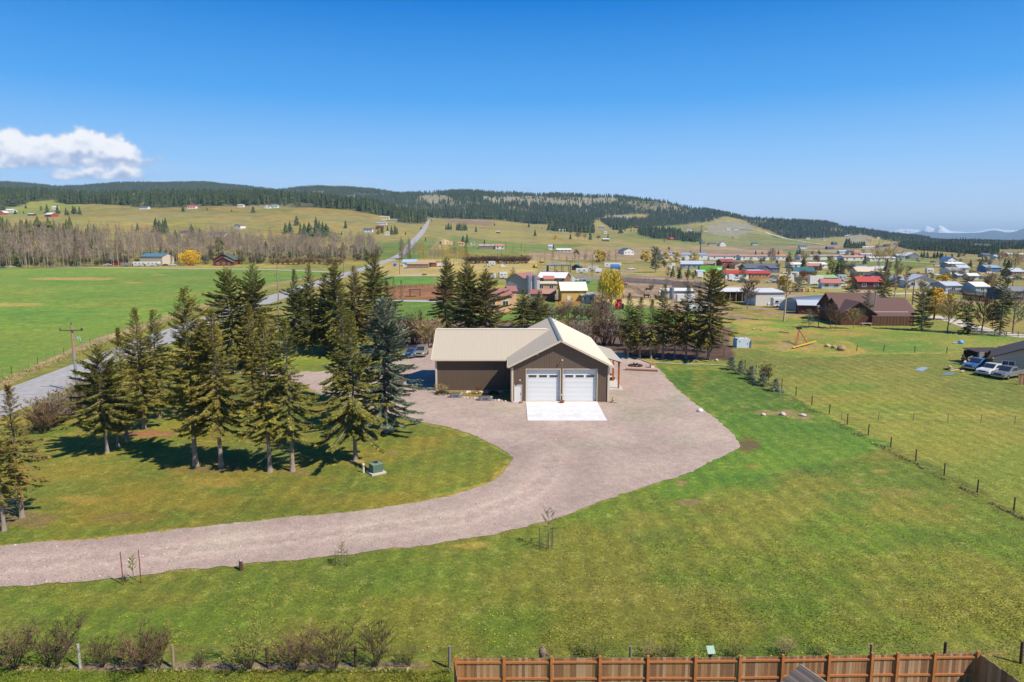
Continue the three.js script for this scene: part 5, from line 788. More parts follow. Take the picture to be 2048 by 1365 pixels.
{ // log bench, fire ring, small box
  const a = G(1251, 741), b = G(1316, 744), t = thing('log_bench', 'long peeled log lying across the gravel as a bench', 'log'); part(t, 'log', [rod([a[0], 0.3, a[1]], [b[0], 0.3, b[1]], 0.3, 0.24, 12)], M([196, 160, 140], 0.9)); part(t, 'branch_stub', [rod([a[0] + 0.3, 0.3, a[1]], [a[0] + 0.1, 0.62, a[1] - 0.1], 0.07, 0.05, 6)], M([150, 116, 98], 0.9));
  const c = G(1271, 733), f = thing('fire_ring', 'dark stone fire ring with charred wood behind the log bench', 'fire pit', [c[0], 0, c[1]]); for (let i = 0; i < 11; i++) { const k = i / 11 * 6.28, m = part(f, 'stone', ball(0.24, 0, 0, 0, 1.2, 0.8, 1), M([70, 58, 52], 0.95)); m.position.set(Math.cos(k) * 0.95, 0.12, Math.sin(k) * 0.95); m.rotation.y = i * 1.7; } for (let i = 0; i < 4; i++) part(f, 'charred_log', [rod([Math.cos(i * 1.6) * 0.7, 0.1, Math.sin(i * 1.6) * 0.7], [Math.cos(i * 1.6 + 2.7) * 0.5, 0.5, Math.sin(i * 1.6 + 2.7) * 0.5], 0.08, 0.07, 6)], M([44, 36, 32], 0.95));
  const e = G(1303, 736), h = thing('fire_stool', 'small white box with an orange tilted lid by the fire ring', 'box', [e[0], 0, e[1]], 0.3); part(h, 'box', [box(0.6, 0.5, 0.45, 0.1, 0.25, 0)], M([222, 210, 200], 0.8)); part(h, 'lid', [box(0.9, 0.08, 0.6, 0, 0.62, 0, 0, 0, -0.25)], M([206, 96, 44], 0.7));
  const l0 = [[1268, 716], [1296, 726], [1330, 728], [1372, 730], [1402, 730], [1430, 731], [1462, 734]].map(([x, y]) => G(x, y)); for (let i = 0; i < l0.length - 1; i++) single('edging_log', ['first pale edging log, nearest the firewood', 'second pale edging log along the lawn edge', 'third pale edging log along the lawn edge', 'fourth pale edging log along the lawn edge', 'fifth pale edging log along the lawn edge', 'last pale edging log, nearest the small blue spruces'][i], 'log', rod([l0[i][0], 0.09, l0[i][1]], [l0[i + 1][0], 0.09, l0[i + 1][1]], 0.1, 0.075, 8), M([206, 190, 172], 0.9), [0, 0, 0], 0, 'edging logs along the lawn');
  rock('small orange stone on the strip behind the edging logs', 1388, 723, 6, [222, 176, 120], 31); rock('white stone on the strip below the firewood', 1314, 719, 6, [216, 210, 200], 32); rock('pale stone at the end of the needle litter', 1433, 722, 7, [204, 200, 180], 33);
  for (const [px, w, lab] of [[1266, 3.2, 'stack of split firewood between the two thin spruces'], [1292, 3.4, 'stack of orange split firewood behind the edging logs']]) { const [x, z] = G(px, 713), q = thing('firewood_stack', lab, 'firewood', [x, 0, z - 0.6]), g = [[], [], []], r = mul(px); for (let i = 0; i < 90; i++) g[i % 3].push(cyl(0.1, 0.1, 0.42, (r() - 0.5) * w, 0.09 + r() * 1.05, r() * 0.3, 7, Math.PI / 2 + (r() - 0.5) * 0.2, 0, (r() - 0.5) * 0.3)); g.forEach((k, i) => { const m = part(q, 'split_logs', k, [M([206, 150, 96], 0.9), M([176, 112, 68], 0.9), M([222, 178, 124], 0.9)][i]); m.userData.kind = 'stuff'; }); }
}
{ // planting bed along the wing
  const bed = poly('872,783 1022,783 1022,805 1004,799 960,796 900,790 872,786').map(([x, y]) => G(x, y)); struct('planting_bed', sheet(bed, 0.06, 0.1), new THREE.MeshStandardMaterial({ roughness: 1, map: rep(tex(256, 256, (i, j) => { const n = wrapNoise(i / 20, j / 20, 13), f = 0.7 + 0.4 * hash(i, j); return [mix(186, 120, n) * f, mix(150, 116, n) * f, mix(62, 52, n) * f]; }), 0.5) }));
  const galv = M([158, 162, 166], 0.42, { metalness: 0.55 });
  const tank = (label, px, py, w) => { const [x, z] = G(px, py), t = thing('stock_tank', label, 'planter', [x, 0, z]); const L = w / scaleAt(x, 0.3, z), s = new THREE.Shape(), r = 0.33; s.absarc(L / 2 - r, 0, r, -Math.PI / 2, Math.PI / 2); s.absarc(-L / 2 + r, 0, r, Math.PI / 2, Math.PI * 1.5); const g = new THREE.ExtrudeGeometry(s, { depth: 0.56, bevelEnabled: false, curveSegments: 14 }); g.rotateX(-Math.PI / 2); part(t, 'tub', [g], galv); const g2 = new THREE.ExtrudeGeometry(s, { depth: 0.05, bevelEnabled: true, bevelSize: 0.03, bevelThickness: 0.02, bevelSegments: 2, curveSegments: 14 }); g2.rotateX(-Math.PI / 2); g2.translate(0, 0.53, 0); part(t, 'rim', [g2], M([190, 194, 196], 0.35, { metalness: 0.6 })); part(t, 'soil', [at(new THREE.ExtrudeGeometry(s, { depth: 0.02, bevelEnabled: false }).scale(0.94, 0.9, 1).rotateX(-Math.PI / 2), 0, 0.605, 0)], M([92, 74, 58], 1));
    // slanted painted letters HW
    const k = M([34, 34, 36], 0.7), L0 = []; const st = (x0, y0, x1, y1) => L0.push(rod([x0, y0, r + 0.008], [x1, y1, r + 0.008], 0.022, 0.022, 4)); const o = -0.32; st(o, 0.16, o + 0.1, 0.44); st(o + 0.16, 0.16, o + 0.26, 0.44); st(o + 0.05, 0.3, o + 0.21, 0.3); st(o + 0.36, 0.44, o + 0.36, 0.17); st(o + 0.36, 0.17, o + 0.49, 0.38); st(o + 0.49, 0.38, o + 0.5, 0.17); st(o + 0.5, 0.17, o + 0.66, 0.44); part(t, 'lettering', L0, k); return t; };
  tank('galvanized stock tank planter lettered HW, nearest the wing corner', 912, 796, 25); tank('galvanized stock tank planter lettered HW, nearer the side door', 971, 802, 29);
  bush('orange brown dry grass clump at the wing corner', 883, 789, 20, 1.6, BUSH[1], TW.tan, undefined); bush('reddish bare shrub against the wing wall', 957, 790, 20, 0.9, BUSH[2], TW.red, undefined);
  const mound = (label, px, py, w, h, c) => { const [x, z] = G(px, py), t = thing('low_shrub', label, 'shrub', [x, 0, z]), cl = new Cloud(), r = mul(px); for (let i = 0; i < 260; i++) { const a = r() * 6.28, b = Math.acos(r()), q = 0.75 + 0.3 * r(), d = new THREE.Vector3(Math.sin(b) * Math.cos(a), Math.cos(b), Math.sin(b) * Math.sin(a)); cl.add(new THREE.Vector3(d.x * w * q, d.y * h * q, d.z * w * q), d.clone().add(new THREE.Vector3(r() - 0.5, r() - 0.3, r() - 0.5)), 0.2, 0.2, r() * 3, lin(...c).multiplyScalar(0.6 + 0.8 * r())); } part(t, 'stems', bareGeo(px, h * 1.2, { stems: 5, spread: 0.5, limbs: 8, sub: 1, twigs: 1, r0: 0.04 }).wood, darkBark); cl.build(t, 'foliage', SPRAYS[0], needleMat); };
  mound('low spreading juniper at the wing corner', 884, 789, 0.95, 0.35, [78, 82, 40]); mound('dark evergreen mound in the shade of the garage', 988, 790, 0.6, 0.45, [52, 66, 42]);
  const rp = mul(9); for (let i = 0; i < 34; i++) { const back = i < 18, px = back ? mix(900, 1018, rp()) : mix(905, 1016, (i - 18) / 16) + rp() * 3, py = back ? 785 + rp() * 2 : 793.5 + (px - 905) * 0.1; rock('pale edging stone of the planting bed by the wing', px, py, 4 + 4 * rp(), [[214, 190, 164], [226, 208, 188], [180, 150, 130]][i % 3], 40 + i, 'edging stones of the planting bed'); }
  const pot = (label, px, py, s, c) => { const [x, z] = G(px, py), t = thing('flower_pot', label, 'pot', [x, 0, z], 0); part(t, 'pot', [at(new THREE.LatheGeometry([[0.01, 0], [0.2, 0], [0.3, 0.3], [0.33, 0.36], [0.27, 0.36], [0.02, 0.3]].map(([a, b]) => new THREE.Vector2(a * s, b * s)), 14))], M(c, 0.8)); part(t, 'soil', [cyl(0.26 * s, 0.26 * s, 0.02, 0, 0.33 * s, 0, 12)], M([70, 50, 40], 1)); };
  pot('brown flower pot between the two garage doors', 1124, 808, 1.1, [150, 96, 76]); pot('small pale pot beside the side door', 1045, 807, 0.7, [206, 168, 146]); pot('small orange pot beside the pale pot', 1041, 807.5, 0.6, [196, 130, 100]); pot('dark pot at the foot of the porch post', 1225, 762, 1.3, [96, 60, 46]); pot('terracotta pot hanging level with the porch wall', 1221, 753, 1.1, [170, 90, 60]);
  const [dx, dz] = G(1217, 806), dd = thing('driftwood_branch', 'dark forked branch leaning at the garage corner', 'branch', [dx + 0.15, 0, dz]); part(dd, 'branch', [rod([0, 0, 0], [0.5, 0.35, 0.1], 0.07, 0.04, 6), rod([0.3, 0.2, 0.06], [0.35, 0.75, 0], 0.05, 0.03, 6), rod([-0.1, 0.05, 0], [0.9, 0.05, 0.2], 0.06, 0.04, 6)], M([82, 60, 52], 0.95));
}
{ // power pole by the road
  const wood = M([176, 140, 120], 0.95), [x, z] = G(155, 787), d = Math.hypot(x, z), h = EYE + d * slope(152, 649), t = thing('power_pole', 'tall wooden power pole with a crossarm beside the county road', 'pole', [x, 0, z]);
  part(t, 'pole', [cyl(0.19, 0.13, h, 0, h / 2, 0, 12)], wood); part(t, 'metal_sleeve', [cyl(0.2, 0.18, h * 0.55, 0.03, h * 0.3, 0.05, 10)], M([170, 176, 180], 0.5, { metalness: 0.4 }));
  part(t, 'crossarm', [box(3.1, 0.14, 0.12, 0, h - 0.75, 0.16)], M([112, 86, 74], 0.9)); for (const k of [-1.45, 1.35, 1.5]) part(t, 'insulator', [cyl(0.07, 0.05, 0.24, k, h - 0.58, 0.16, 8)], M([60, 50, 50], 0.4)); part(t, 'insulator', [cyl(0.08, 0.06, 0.26, 0, h + 0.12, 0, 8)], M([56, 46, 46], 0.4));
  part(t, 'cutout_bracket', [rod([0, h - 1.9, 0.1], [1.0, h - 1.7, 0.1], 0.04), rod([1.0, h - 1.5, 0.1], [1.15, h - 2.2, 0.12], 0.05), rod([0.7, h - 1.55, 0.1], [0.85, h - 2.05, 0.12], 0.05)], M([176, 196, 204], 0.4));
  const [gx, gz] = G(122, 805), g2 = thing('guy_marker', 'leaning yellow guy wire marker beside the road', 'marker', [gx, 0, gz]); part(g2, 'sleeve', [rod([0, 0, 0], [0.55, 2.1, -0.3], 0.05, 0.05, 8)], M([226, 206, 130], 0.6)); part(g2, 'wire', [rod([0.55, 2.1, -0.3], [x - gx, h - 2.2, z - gz], 0.012, 0.012, 3)], M([110, 110, 110], 0.5));
  const [sx, sz] = G(562, 716), sn = thing('dead_pole', 'bare dead tree stem rising through the back row spruces', 'snag', [sx, 0, sz]), sh = EYE + Math.hypot(sx, sz) * slope(562, 528); part(sn, 'stem', trunkGeo(sh, 0.22, 0.05, 0.3, 71), M([158, 140, 122], 1)); const tw = []; const r = mul(3); for (let i = 0; i < 46; i++) { const y = sh * (0.3 + 0.68 * r()), a = r() * 6.28, L = 0.3 + 0.6 * r(); tw.push(rod([0, y, 0], [Math.cos(a) * L, y - 0.1, Math.sin(a) * L], 0.02, 0.008, 3)); } part(sn, 'branches', tw, M([120, 104, 90], 1));
  for (const [px, py, top, lab] of [[803 - 4, 549, 507, 'utility pole standing before the aspens at the road bend'], [237, 535, 489, 'tan utility pole beside the far side road'], [687 + 0, 548, 515, 'short utility pole at the field corner'], [1140, 556, 522, 'dark utility pole beside the open pole barn'], [1449, 584, 519, 'utility pole by the bright green trailer'], [1184 + 0, 560, 508, 'thin pole above the junk yard'], [1825, 610, 560, 'leaning utility pole beside the log house spruce'], [1981, 590, 545, 'utility pole beside the very tall fir'], [1572, 566, 530, 'thin lamp pole beside the slim spruce'], [2025, 580, 555, 'utility pole in the east field'], [1500, 540, 515, 'thin pole beside the blue grey house']]) { const [ax, ay, az] = GT(px, py), ah = EYE + Math.hypot(ax, az) * slope(px, top) - ay, p = thing('utility_pole', lab, 'pole', [ax, ay, az], 0.4, 'utility poles in the valley'); part(p, 'pole', [cyl(0.18, 0.12, ah, 0, ah / 2, 0, 7)], px === 237 ? M([196, 150, 100], 0.95) : M([120, 98, 84], 0.95)); part(p, 'crossarm', [box(2.4, 0.12, 0.12, 0, ah - 0.6, 0.1)], M([110, 90, 80], 0.9)); }
  { const [ax, ay, az] = GT(1401, 506), ah = EYE + Math.hypot(ax, az) * slope(1404, 450) - ay, p = thing('steel_mast', 'tall dark steel transmission mast rising behind the storage sheds', 'mast', [ax, ay, az]); part(p, 'mast', [cyl(0.9, 0.4, ah, 0, ah / 2, 0, 8)], M([78, 84, 92], 0.6)); part(p, 'arm', [box(7, 0.5, 0.5, 0, ah * 0.78, 0)], M([92, 98, 106], 0.6)); part(p, 'arm', [box(7, 0.5, 0.5, 0, ah * 0.95, 0)], M([92, 98, 106], 0.6)); }
}
{ // garden ornaments seen over the board fence
  const [x, z] = G(1085, 1330), t = thing('carved_stump', 'weathered gnarled wood sculpture standing behind the board fence', 'sculpture', [x, 0, z]); const h = EYE + Math.hypot(x, z) * slope(1085, 1294); part(t, 'body', [cyl(0.2, 0.14, h * 0.7, 0, h * 0.35, 0, 8), ball(0.2, 0, h * 0.68, 0, 1, 1.3, 0.9, 2), cyl(0.13, 0.06, h * 0.25, 0.02, h * 0.86, 0, 7)], M([146, 122, 108], 0.95)); part(t, 'arm', [rod([0.12, h * 0.7, 0], [0.3, h * 0.5, 0.06], 0.08, 0.04, 6)], M([120, 98, 86], 0.95));
  const [bx, bz] = G(1420, 1332), b = thing('bird_box', 'bird box with a pale green tilted roof behind the board fence', 'bird box', [bx, 0, bz]); const bh = EYE + Math.hypot(bx, bz) * slope(1420, 1298); part(b, 'pole', [cyl(0.05, 0.05, bh - 0.3, 0, (bh - 0.3) / 2, 0, 8)], postMat.grey); part(b, 'box', [box(0.2, 0.28, 0.2, 0, bh - 0.25, 0)], M([120, 110, 100], 0.9)); part(b, 'roof', [box(0.36, 0.03, 0.42, 0, bh - 0.04, 0.04, 0.5, 0, 0.1)], M([176, 206, 180], 0.7));
}
// ---------- houses and vehicles ----------
const paneMat = new THREE.MeshPhysicalMaterial({ color: lin(52, 60, 70), roughness: 0.08, clearcoat: 1 });
const C = { white: [236, 234, 228], cream: [228, 210, 172], tan: [196, 172, 136], brown: [124, 92, 70], dark: [84, 70, 62], red: [184, 66, 58], barn: [136, 60, 50], rose: [184, 138, 124], blue: [104, 128, 160], sky: [156, 176, 192], slate: [96, 100, 110], grey: [150, 148, 146], silver: [190, 198, 206], lime: [126, 176, 86], green: [88, 128, 84], teal: [62, 108, 116], orange: [190, 126, 70], peach: [226, 176, 136], mauve: [160, 104, 96], black: [48, 48, 52], yellow: [226, 178, 96], log: [152, 92, 56], azure: [84, 122, 168], wood: [150, 122, 96] };
const col = (c) => typeof c === 'string' ? C[c] : c;
const roofTex = tex(256, 256, (i, j) => { const f = 0.86 + 0.14 * hash(i >> 2, j) + 0.12 * wrapNoise(i / 24, j / 24, 11); return [255 * f, 255 * f, 255 * f]; });
const RM = (c, rough = 0.7) => M(c, rough);
// front middle of the base at [x, y, z]; W wide, D deep, H to the eaves
function houseAt(name, label, category, pos, turn, W, D, H, rise, axis, wall, roof, o = {}) {
  const t = thing(name, label, category, pos, turn, o.group), wm = M(col(wall), 0.85), rm = RM(col(roof), o.metal ? 0.4 : 0.75), ov = o.over ?? 0.45, y0 = -0.4;
  const half = (axis === 'x' ? D : W) / 2;
  if (axis === 'x') { const g = polyPrism([[0, y0], [D, y0], [D, H], [half, H + rise], [0, H]], W); g.applyMatrix4(new THREE.Matrix4().makeBasis(new THREE.Vector3(0, 0, -1), UP, new THREE.Vector3(1, 0, 0))); g.translate(-W / 2, 0, 0); part(t, 'wall', [g], wm); }
  else if (axis === 'z') part(t, 'wall', [polyPrism([[-W / 2, y0], [W / 2, y0], [W / 2, H], [0, H + rise], [-W / 2, H]], D).translate(0, 0, -D)], wm);
  else part(t, 'wall', [box(W, H - y0, D, 0, (H + y0) / 2, -D / 2)], wm);
  const a = Math.atan2(rise, half), L = (half + ov) / Math.cos(a), th = 0.14;
  for (const s of axis === 'flat' ? [] : [1, -1]) {
    const my = H + rise - (half + ov) / 2 * Math.tan(a) + th / 2 / Math.cos(a);
    part(t, 'roof', [axis === 'x' ? box(W + 2 * ov, th, L, 0, my, -D / 2 + s * (half + ov) / 2, s * a, 0, 0) : box(L, th, D + 2 * ov, s * (half + ov) / 2, my, -D / 2, 0, 0, -s * a)], rm);
  }
  if (axis === 'flat') part(t, 'roof', [box(W + 2 * ov, th, D + 2 * ov, 0, H + 0.12, -D / 2, rise, 0, 0)], rm);
  const wn = o.win ?? Math.max(1, Math.min(4, Math.round(W / 4.2))), ww = Math.min(1.5, W / (wn + 1.5) * 0.75), wh = Math.min(1.2, H * 0.4);
  for (let i = 0; i < wn; i++) { const x = (i + 0.5) / wn * W - W / 2, w = part(t, 'window', [box(ww, wh, 0.06, x, H * 0.58, 0.02)], paneMat); if (W < 40) part(w, 'window_frame', [box(ww + 0.24, 0.12, 0.1, x, H * 0.58 + wh / 2 + 0.06, 0.03), box(ww + 0.24, 0.12, 0.1, x, H * 0.58 - wh / 2 - 0.06, 0.03), box(0.12, wh, 0.1, x - ww / 2 - 0.06, H * 0.58, 0.03), box(0.12, wh, 0.1, x + ww / 2 + 0.06, H * 0.58, 0.03), box(0.07, wh, 0.1, x, H * 0.58, 0.03)], M(C.white, 0.6)); }
  if (o.door) { const dw = o.door[1] || 0.95, dh = o.door[2] || 2.05; part(t, 'door', [box(dw, dh, 0.08, o.door[0] * W / 2, dh / 2, 0.03)], M(col(o.door[3] || 'white'), 0.6)); }
  if (o.chimney) part(t, 'chimney', [box(0.6, 1.6, 0.6, o.chimney * W / 2, H + rise + 0.3, -D / 2)], M([150, 110, 96], 0.9));
  return t;
}
// placed from the photograph: foot of the front wall at (px, py), wpx wide there
function H(label, px, py, wpx, D, Hh, rise, axis, turn, wall, roof, o = {}) {
  const [x, y, z] = GT(px, py), W = wpx / scaleAt(x, y, z) / Math.max(0.55, Math.cos(turn * Math.PI / 180) + (axis === 'flat' ? 0 : 0));
  return houseAt(o.name || 'house', label, o.cat || 'house', [x, y, z], turn * Math.PI / 180, W, D, Hh, rise, axis, wall, roof, o);
}
// ---- vehicles: nose along +x, on wheels
const tyreM = M([38, 38, 40], 0.9), rimM = M([176, 178, 182], 0.35, { metalness: 0.6 }), lightM = M([236, 236, 226], 0.2), tailM = M([170, 40, 36], 0.3), chrome = M([190, 192, 196], 0.3, { metalness: 0.7 });
const WHEEL = { t: at(new THREE.TorusGeometry(0.27, 0.11, 8, 18), 0, 0, 0), r: cyl(0.2, 0.2, 0.12, 0, 0, 0, 14, Math.PI / 2), far: cyl(0.38, 0.38, 0.2, 0, 0, 0, 10, Math.PI / 2) };
const KINDS = {
  pickup: { L: 5.5, W: 1.95, wheels: [1.75, -1.55], low: [[-2.75, 0.5], [-2.75, 1.15], [-0.75, 1.15], [-0.75, 1.12], [1.15, 1.12], [2.55, 1.02], [2.75, 0.85], [2.75, 0.48]], cab: [[-0.75, 1.1], [-0.62, 1.72], [0.45, 1.76], [1.2, 1.12]], glass: [[-0.62, 1.18], [-0.52, 1.62], [0.38, 1.65], [0.95, 1.18]], bed: true },
  suv: { L: 4.6, W: 1.85, wheels: [1.4, -1.35], low: [[-2.3, 0.45], [-2.3, 1.05], [1.0, 1.08], [2.15, 0.95], [2.3, 0.75], [2.3, 0.42]], cab: [[-2.25, 1.03], [-2.0, 1.68], [0.2, 1.74], [1.05, 1.05]], glass: [[-2.0, 1.12], [-1.85, 1.58], [0.12, 1.63], [0.8, 1.12]] },
  car: { L: 4.6, W: 1.8, wheels: [1.4, -1.35], low: [[-2.3, 0.4], [-2.3, 0.95], [-1.2, 1.0], [1.0, 0.98], [2.15, 0.82], [2.3, 0.65], [2.3, 0.38]], cab: [[-1.55, 0.97], [-0.9, 1.42], [0.2, 1.44], [1.0, 0.97]], glass: [[-1.35, 1.02], [-0.85, 1.36], [0.15, 1.38], [0.8, 1.02]] },
  van: { L: 5.4, W: 2.0, wheels: [1.75, -1.5], low: [[-2.7, 0.45], [-2.7, 1.15], [1.6, 1.15], [2.6, 1.05], [2.7, 0.8], [2.7, 0.42]], cab: [[-2.68, 1.12], [-2.6, 2.15], [1.0, 2.15], [1.75, 1.12]], glass: [[0.2, 1.25], [0.2, 1.85], [0.9, 1.85], [1.45, 1.25]] },
};
function vehicle(kind, label, pos, turn, colr, group, cat = 'pickup') {
  const K = KINDS[kind], t = thing({ pickup: 'pickup_truck', suv: 'parked_car', car: 'parked_car', van: 'van' }[kind], label, cat, pos, turn, group), paint = new THREE.MeshPhysicalMaterial({ color: lin(...col(colr)), roughness: 0.35, clearcoat: 0.6, clearcoatRoughness: 0.15 });
  const ex = (p, w, b = 0.06) => { const s = new THREE.Shape(p.map((q) => new THREE.Vector2(...q))); const g = new THREE.ExtrudeGeometry(s, { depth: w - 2 * b, bevelEnabled: true, bevelSize: b, bevelThickness: b, bevelSegments: 2 }); return g.translate(0, 0, -w / 2 + b); };
  part(t, 'body', [ex(K.low, K.W)], paint); part(t, 'cabin', [ex(K.cab, K.W - 0.2, 0.08)], paint);
  for (const s of [-1, 1]) part(t, 'window', [ex(K.glass, 0.05, 0.01).translate(0, 0, s * (K.W / 2 - 0.1))], paneMat);
  const [, , c2, c3] = K.cab, mx = (c2[0] + c3[0]) / 2, my = (c2[1] + c3[1]) / 2, sl = Math.hypot(c3[0] - c2[0], c3[1] - c2[1]); part(t, 'windscreen', [box(sl * 0.82, 0.04, K.W - 0.5, mx + 0.09, my + 0.07, 0, 0, 0, Math.atan2(c3[1] - c2[1], c3[0] - c2[0]))], paneMat);
  if (K.bed) part(t, 'bed', [box(1.8, 0.03, K.W - 0.3, -1.75, 1.225, 0)], M([70, 70, 74], 0.9));
  for (const x of K.wheels) for (const s of [-1, 1]) { const w = new THREE.Group(); w.name = 'wheel'; w.position.set(x, 0.38, s * (K.W / 2 - 0.06)); t.add(w); part(w, 'tyre', WHEEL.t, tyreM); part(w, 'rim', WHEEL.r, rimM); }
  for (const s of [-1, 1]) { part(t, 'headlight', [box(0.06, 0.16, 0.32, K.L / 2 + 0.05, 0.82, s * (K.W / 2 - 0.25))], lightM); part(t, 'tail_light', [box(0.06, 0.22, 0.16, -K.L / 2 - 0.05, 0.95, s * (K.W / 2 - 0.15))], tailM); }
  part(t, 'grille', [box(0.05, 0.22, K.W - 0.9, K.L / 2 + 0.05, 0.82, 0)], M([50, 50, 54], 0.5)); part(t, 'bumper', [box(0.16, 0.16, K.W - 0.04, K.L / 2 + 0.06, 0.5, 0)], chrome); part(t, 'bumper', [box(0.16, 0.16, K.W - 0.04, -K.L / 2 - 0.06, 0.52, 0)], chrome);
  return t;
}
const V = (kind, label, px, py, turn, c, group = 'vehicles in the valley', cat) => { const [x, y, z] = GT(px, py); return vehicle(kind, label, [x, y, z], turn * Math.PI / 180, c, group, cat || { pickup: 'pickup', suv: 'car', car: 'car', van: 'van' }[kind]); };
function trailer(label, px, py, wpx, h, c, o = {}) {   // caravan, box or freight trailer seen from the side
  const [x, y, z] = GT(px, py), L = wpx / scaleAt(x, y, z), t = thing(o.name || 'camper_trailer', label, o.cat || 'trailer', [x, y, z], (o.turn || 0) * Math.PI / 180, o.group || 'trailers in the valley'), D = 2.5, b = 0.55;
  const s = new THREE.Shape(); s.moveTo(-L / 2, b); s.lineTo(-L / 2, h); if (o.nose) { s.lineTo(L / 2 - 0.5, h); s.lineTo(L / 2, h - 0.7); s.lineTo(L / 2 - 0.2, h * 0.55); s.lineTo(L / 2 - 2.3, h * 0.52); s.lineTo(L / 2 - 2.3, b); } else { s.lineTo(L / 2 - 0.2, h); s.lineTo(L / 2, h - 0.4); s.lineTo(L / 2, b); }
  part(t, 'body', [new THREE.ExtrudeGeometry(s, { depth: D - 0.12, bevelEnabled: true, bevelSize: 0.06, bevelThickness: 0.06, bevelSegments: 2 }).translate(0, 0, -D + 0.06)], M(col(c), 0.5));
  if (!o.plain) { const n = Math.max(2, Math.round(L / 3)); for (let i = 0; i < n; i++) part(t, 'window', [box(0.9, 0.55, 0.05, (i + 0.5) / n * L * 0.86 - L * 0.45, h * 0.66, 0.07)], paneMat); part(t, 'door', [box(0.65, 1.7, 0.05, L * 0.1, b + 0.95, 0.075)], M([206, 206, 202], 0.6)); part(t, 'stripe', [box(L * 0.9, 0.16, 0.03, -L * 0.02, b + 0.75, 0.065)], M(o.stripe || [140, 132, 124], 0.6)); }
  if (o.print) o.print(t, L, h);
  for (const q of [-0.5, 0.5]) for (const zz of [0.0, -D + 0.1]) { const w = part(t, 'wheel', WHEEL.far, tyreM); w.position.set(q * 0.9 - L * 0.08, 0.38, zz); }
  part(t, 'hitch', [box(1.2, 0.12, 0.2, (o.nose ? L / 2 - 1.6 : L / 2 + 0.4), 0.5, -D / 2)], M([70, 70, 72], 0.7));
  return t;
}
// leafy crowns of small faces
const leafGeo = soup([-0.5, 0, 0, 0.1, 0.18, 0.32, 0.5, 0, 0, -0.5, 0, 0, 0.5, 0, 0, 0.1, -0.1, -0.32]);
function leafTree(label, px, py, top, wpx, cols, o = {}) {
  const [x, y, z] = GT(px, py), s = scaleAt(x, 3, z), h = EYE + Math.hypot(x, z) * slope(px, top) - y, w = wpx / 2 / s, t = thing(o.name || 'leafing_tree', label, 'tree', [x, y, z], 0, o.group), r = mul(px * 7 + py), cl = new Cloud();
  const g = bareGeo(px, h, { spread: clamp(w / h * 0.7, 0.2, 0.5), limbs: 18, sub: 4, twigs: 3, tw: 0.06, r0: h * 0.03, first: 0.2 }); part(t, 'trunk', g.wood, darkBark);
  const nC = o.clumps || 60, leaf = (o.leaf || 0.5) * h / 10;
  for (let k = 0; k < nC; k++) {
    const a = r() * 6.28, f = Math.pow(r(), 0.6), b = r(), yy = h * ((o.low ?? 0.2) + (1 - (o.low ?? 0.2)) * b), prof = Math.sqrt(Math.max(0, 1 - Math.pow((b - 0.45) / 0.58, 2))), cx = Math.cos(a) * w * f * prof, cz = Math.sin(a) * w * f * prof, c = lin(...cols[(r() * cols.length) | 0]);
    if (o.weep) { const L = h * (0.22 + 0.3 * r()); for (let q = 0; q < 26; q++) cl.add(new THREE.Vector3(cx * (1 + q * 0.004) + (r() - 0.5) * 0.5, Math.max(0.4, yy - L * q / 26), cz + (r() - 0.5) * 0.5), new THREE.Vector3((r() - 0.5) * 0.7, -1, (r() - 0.5) * 0.7), leaf * 1.4, leaf * 0.5, r() * 3, c.clone().multiplyScalar(0.75 + 0.5 * r())); }
    else { const R0 = w * 0.26 * (0.7 + 0.6 * r()); for (let q = 0; q < 30; q++) { const d = new THREE.Vector3(r() - 0.5, r() - 0.5, r() - 0.5).normalize().multiplyScalar(R0 * Math.cbrt(r())); cl.add(new THREE.Vector3(cx + d.x, yy + d.y * 0.8, cz + d.z), new THREE.Vector3(r() - 0.5, r() - 0.5, r() - 0.5), leaf, leaf, r() * 3, c.clone().multiplyScalar(0.7 + 0.6 * r())); } }
  }
  cl.build(t, 'crown', leafGeo, needleMat); return t;
}
function bareBig(label, px, py, top, wpx, tm, seed, o = {}) { const [x, y, z] = GT(px, py), s = scaleAt(x, 3, z), h = EYE + Math.hypot(x, z) * slope(px, top) - y, w = wpx / 2 / s, g = bareGeo(seed, h, { spread: clamp(w / h * 0.95, 0.12, 0.6), limbs: 30, sub: 6, twigs: 7, tw: o.tw || Math.max(0.03, 0.05 * 150 / Math.max(60, s * 10)), r0: h * 0.022, first: o.first ?? 0.22, up: o.up ?? 0.9, stems: o.stems || 1 }); return bareAt('bare_tree', label, x, y, z, 1, seed, g, o.bark || greyBark, tm, 'bare trees in the valley'); }
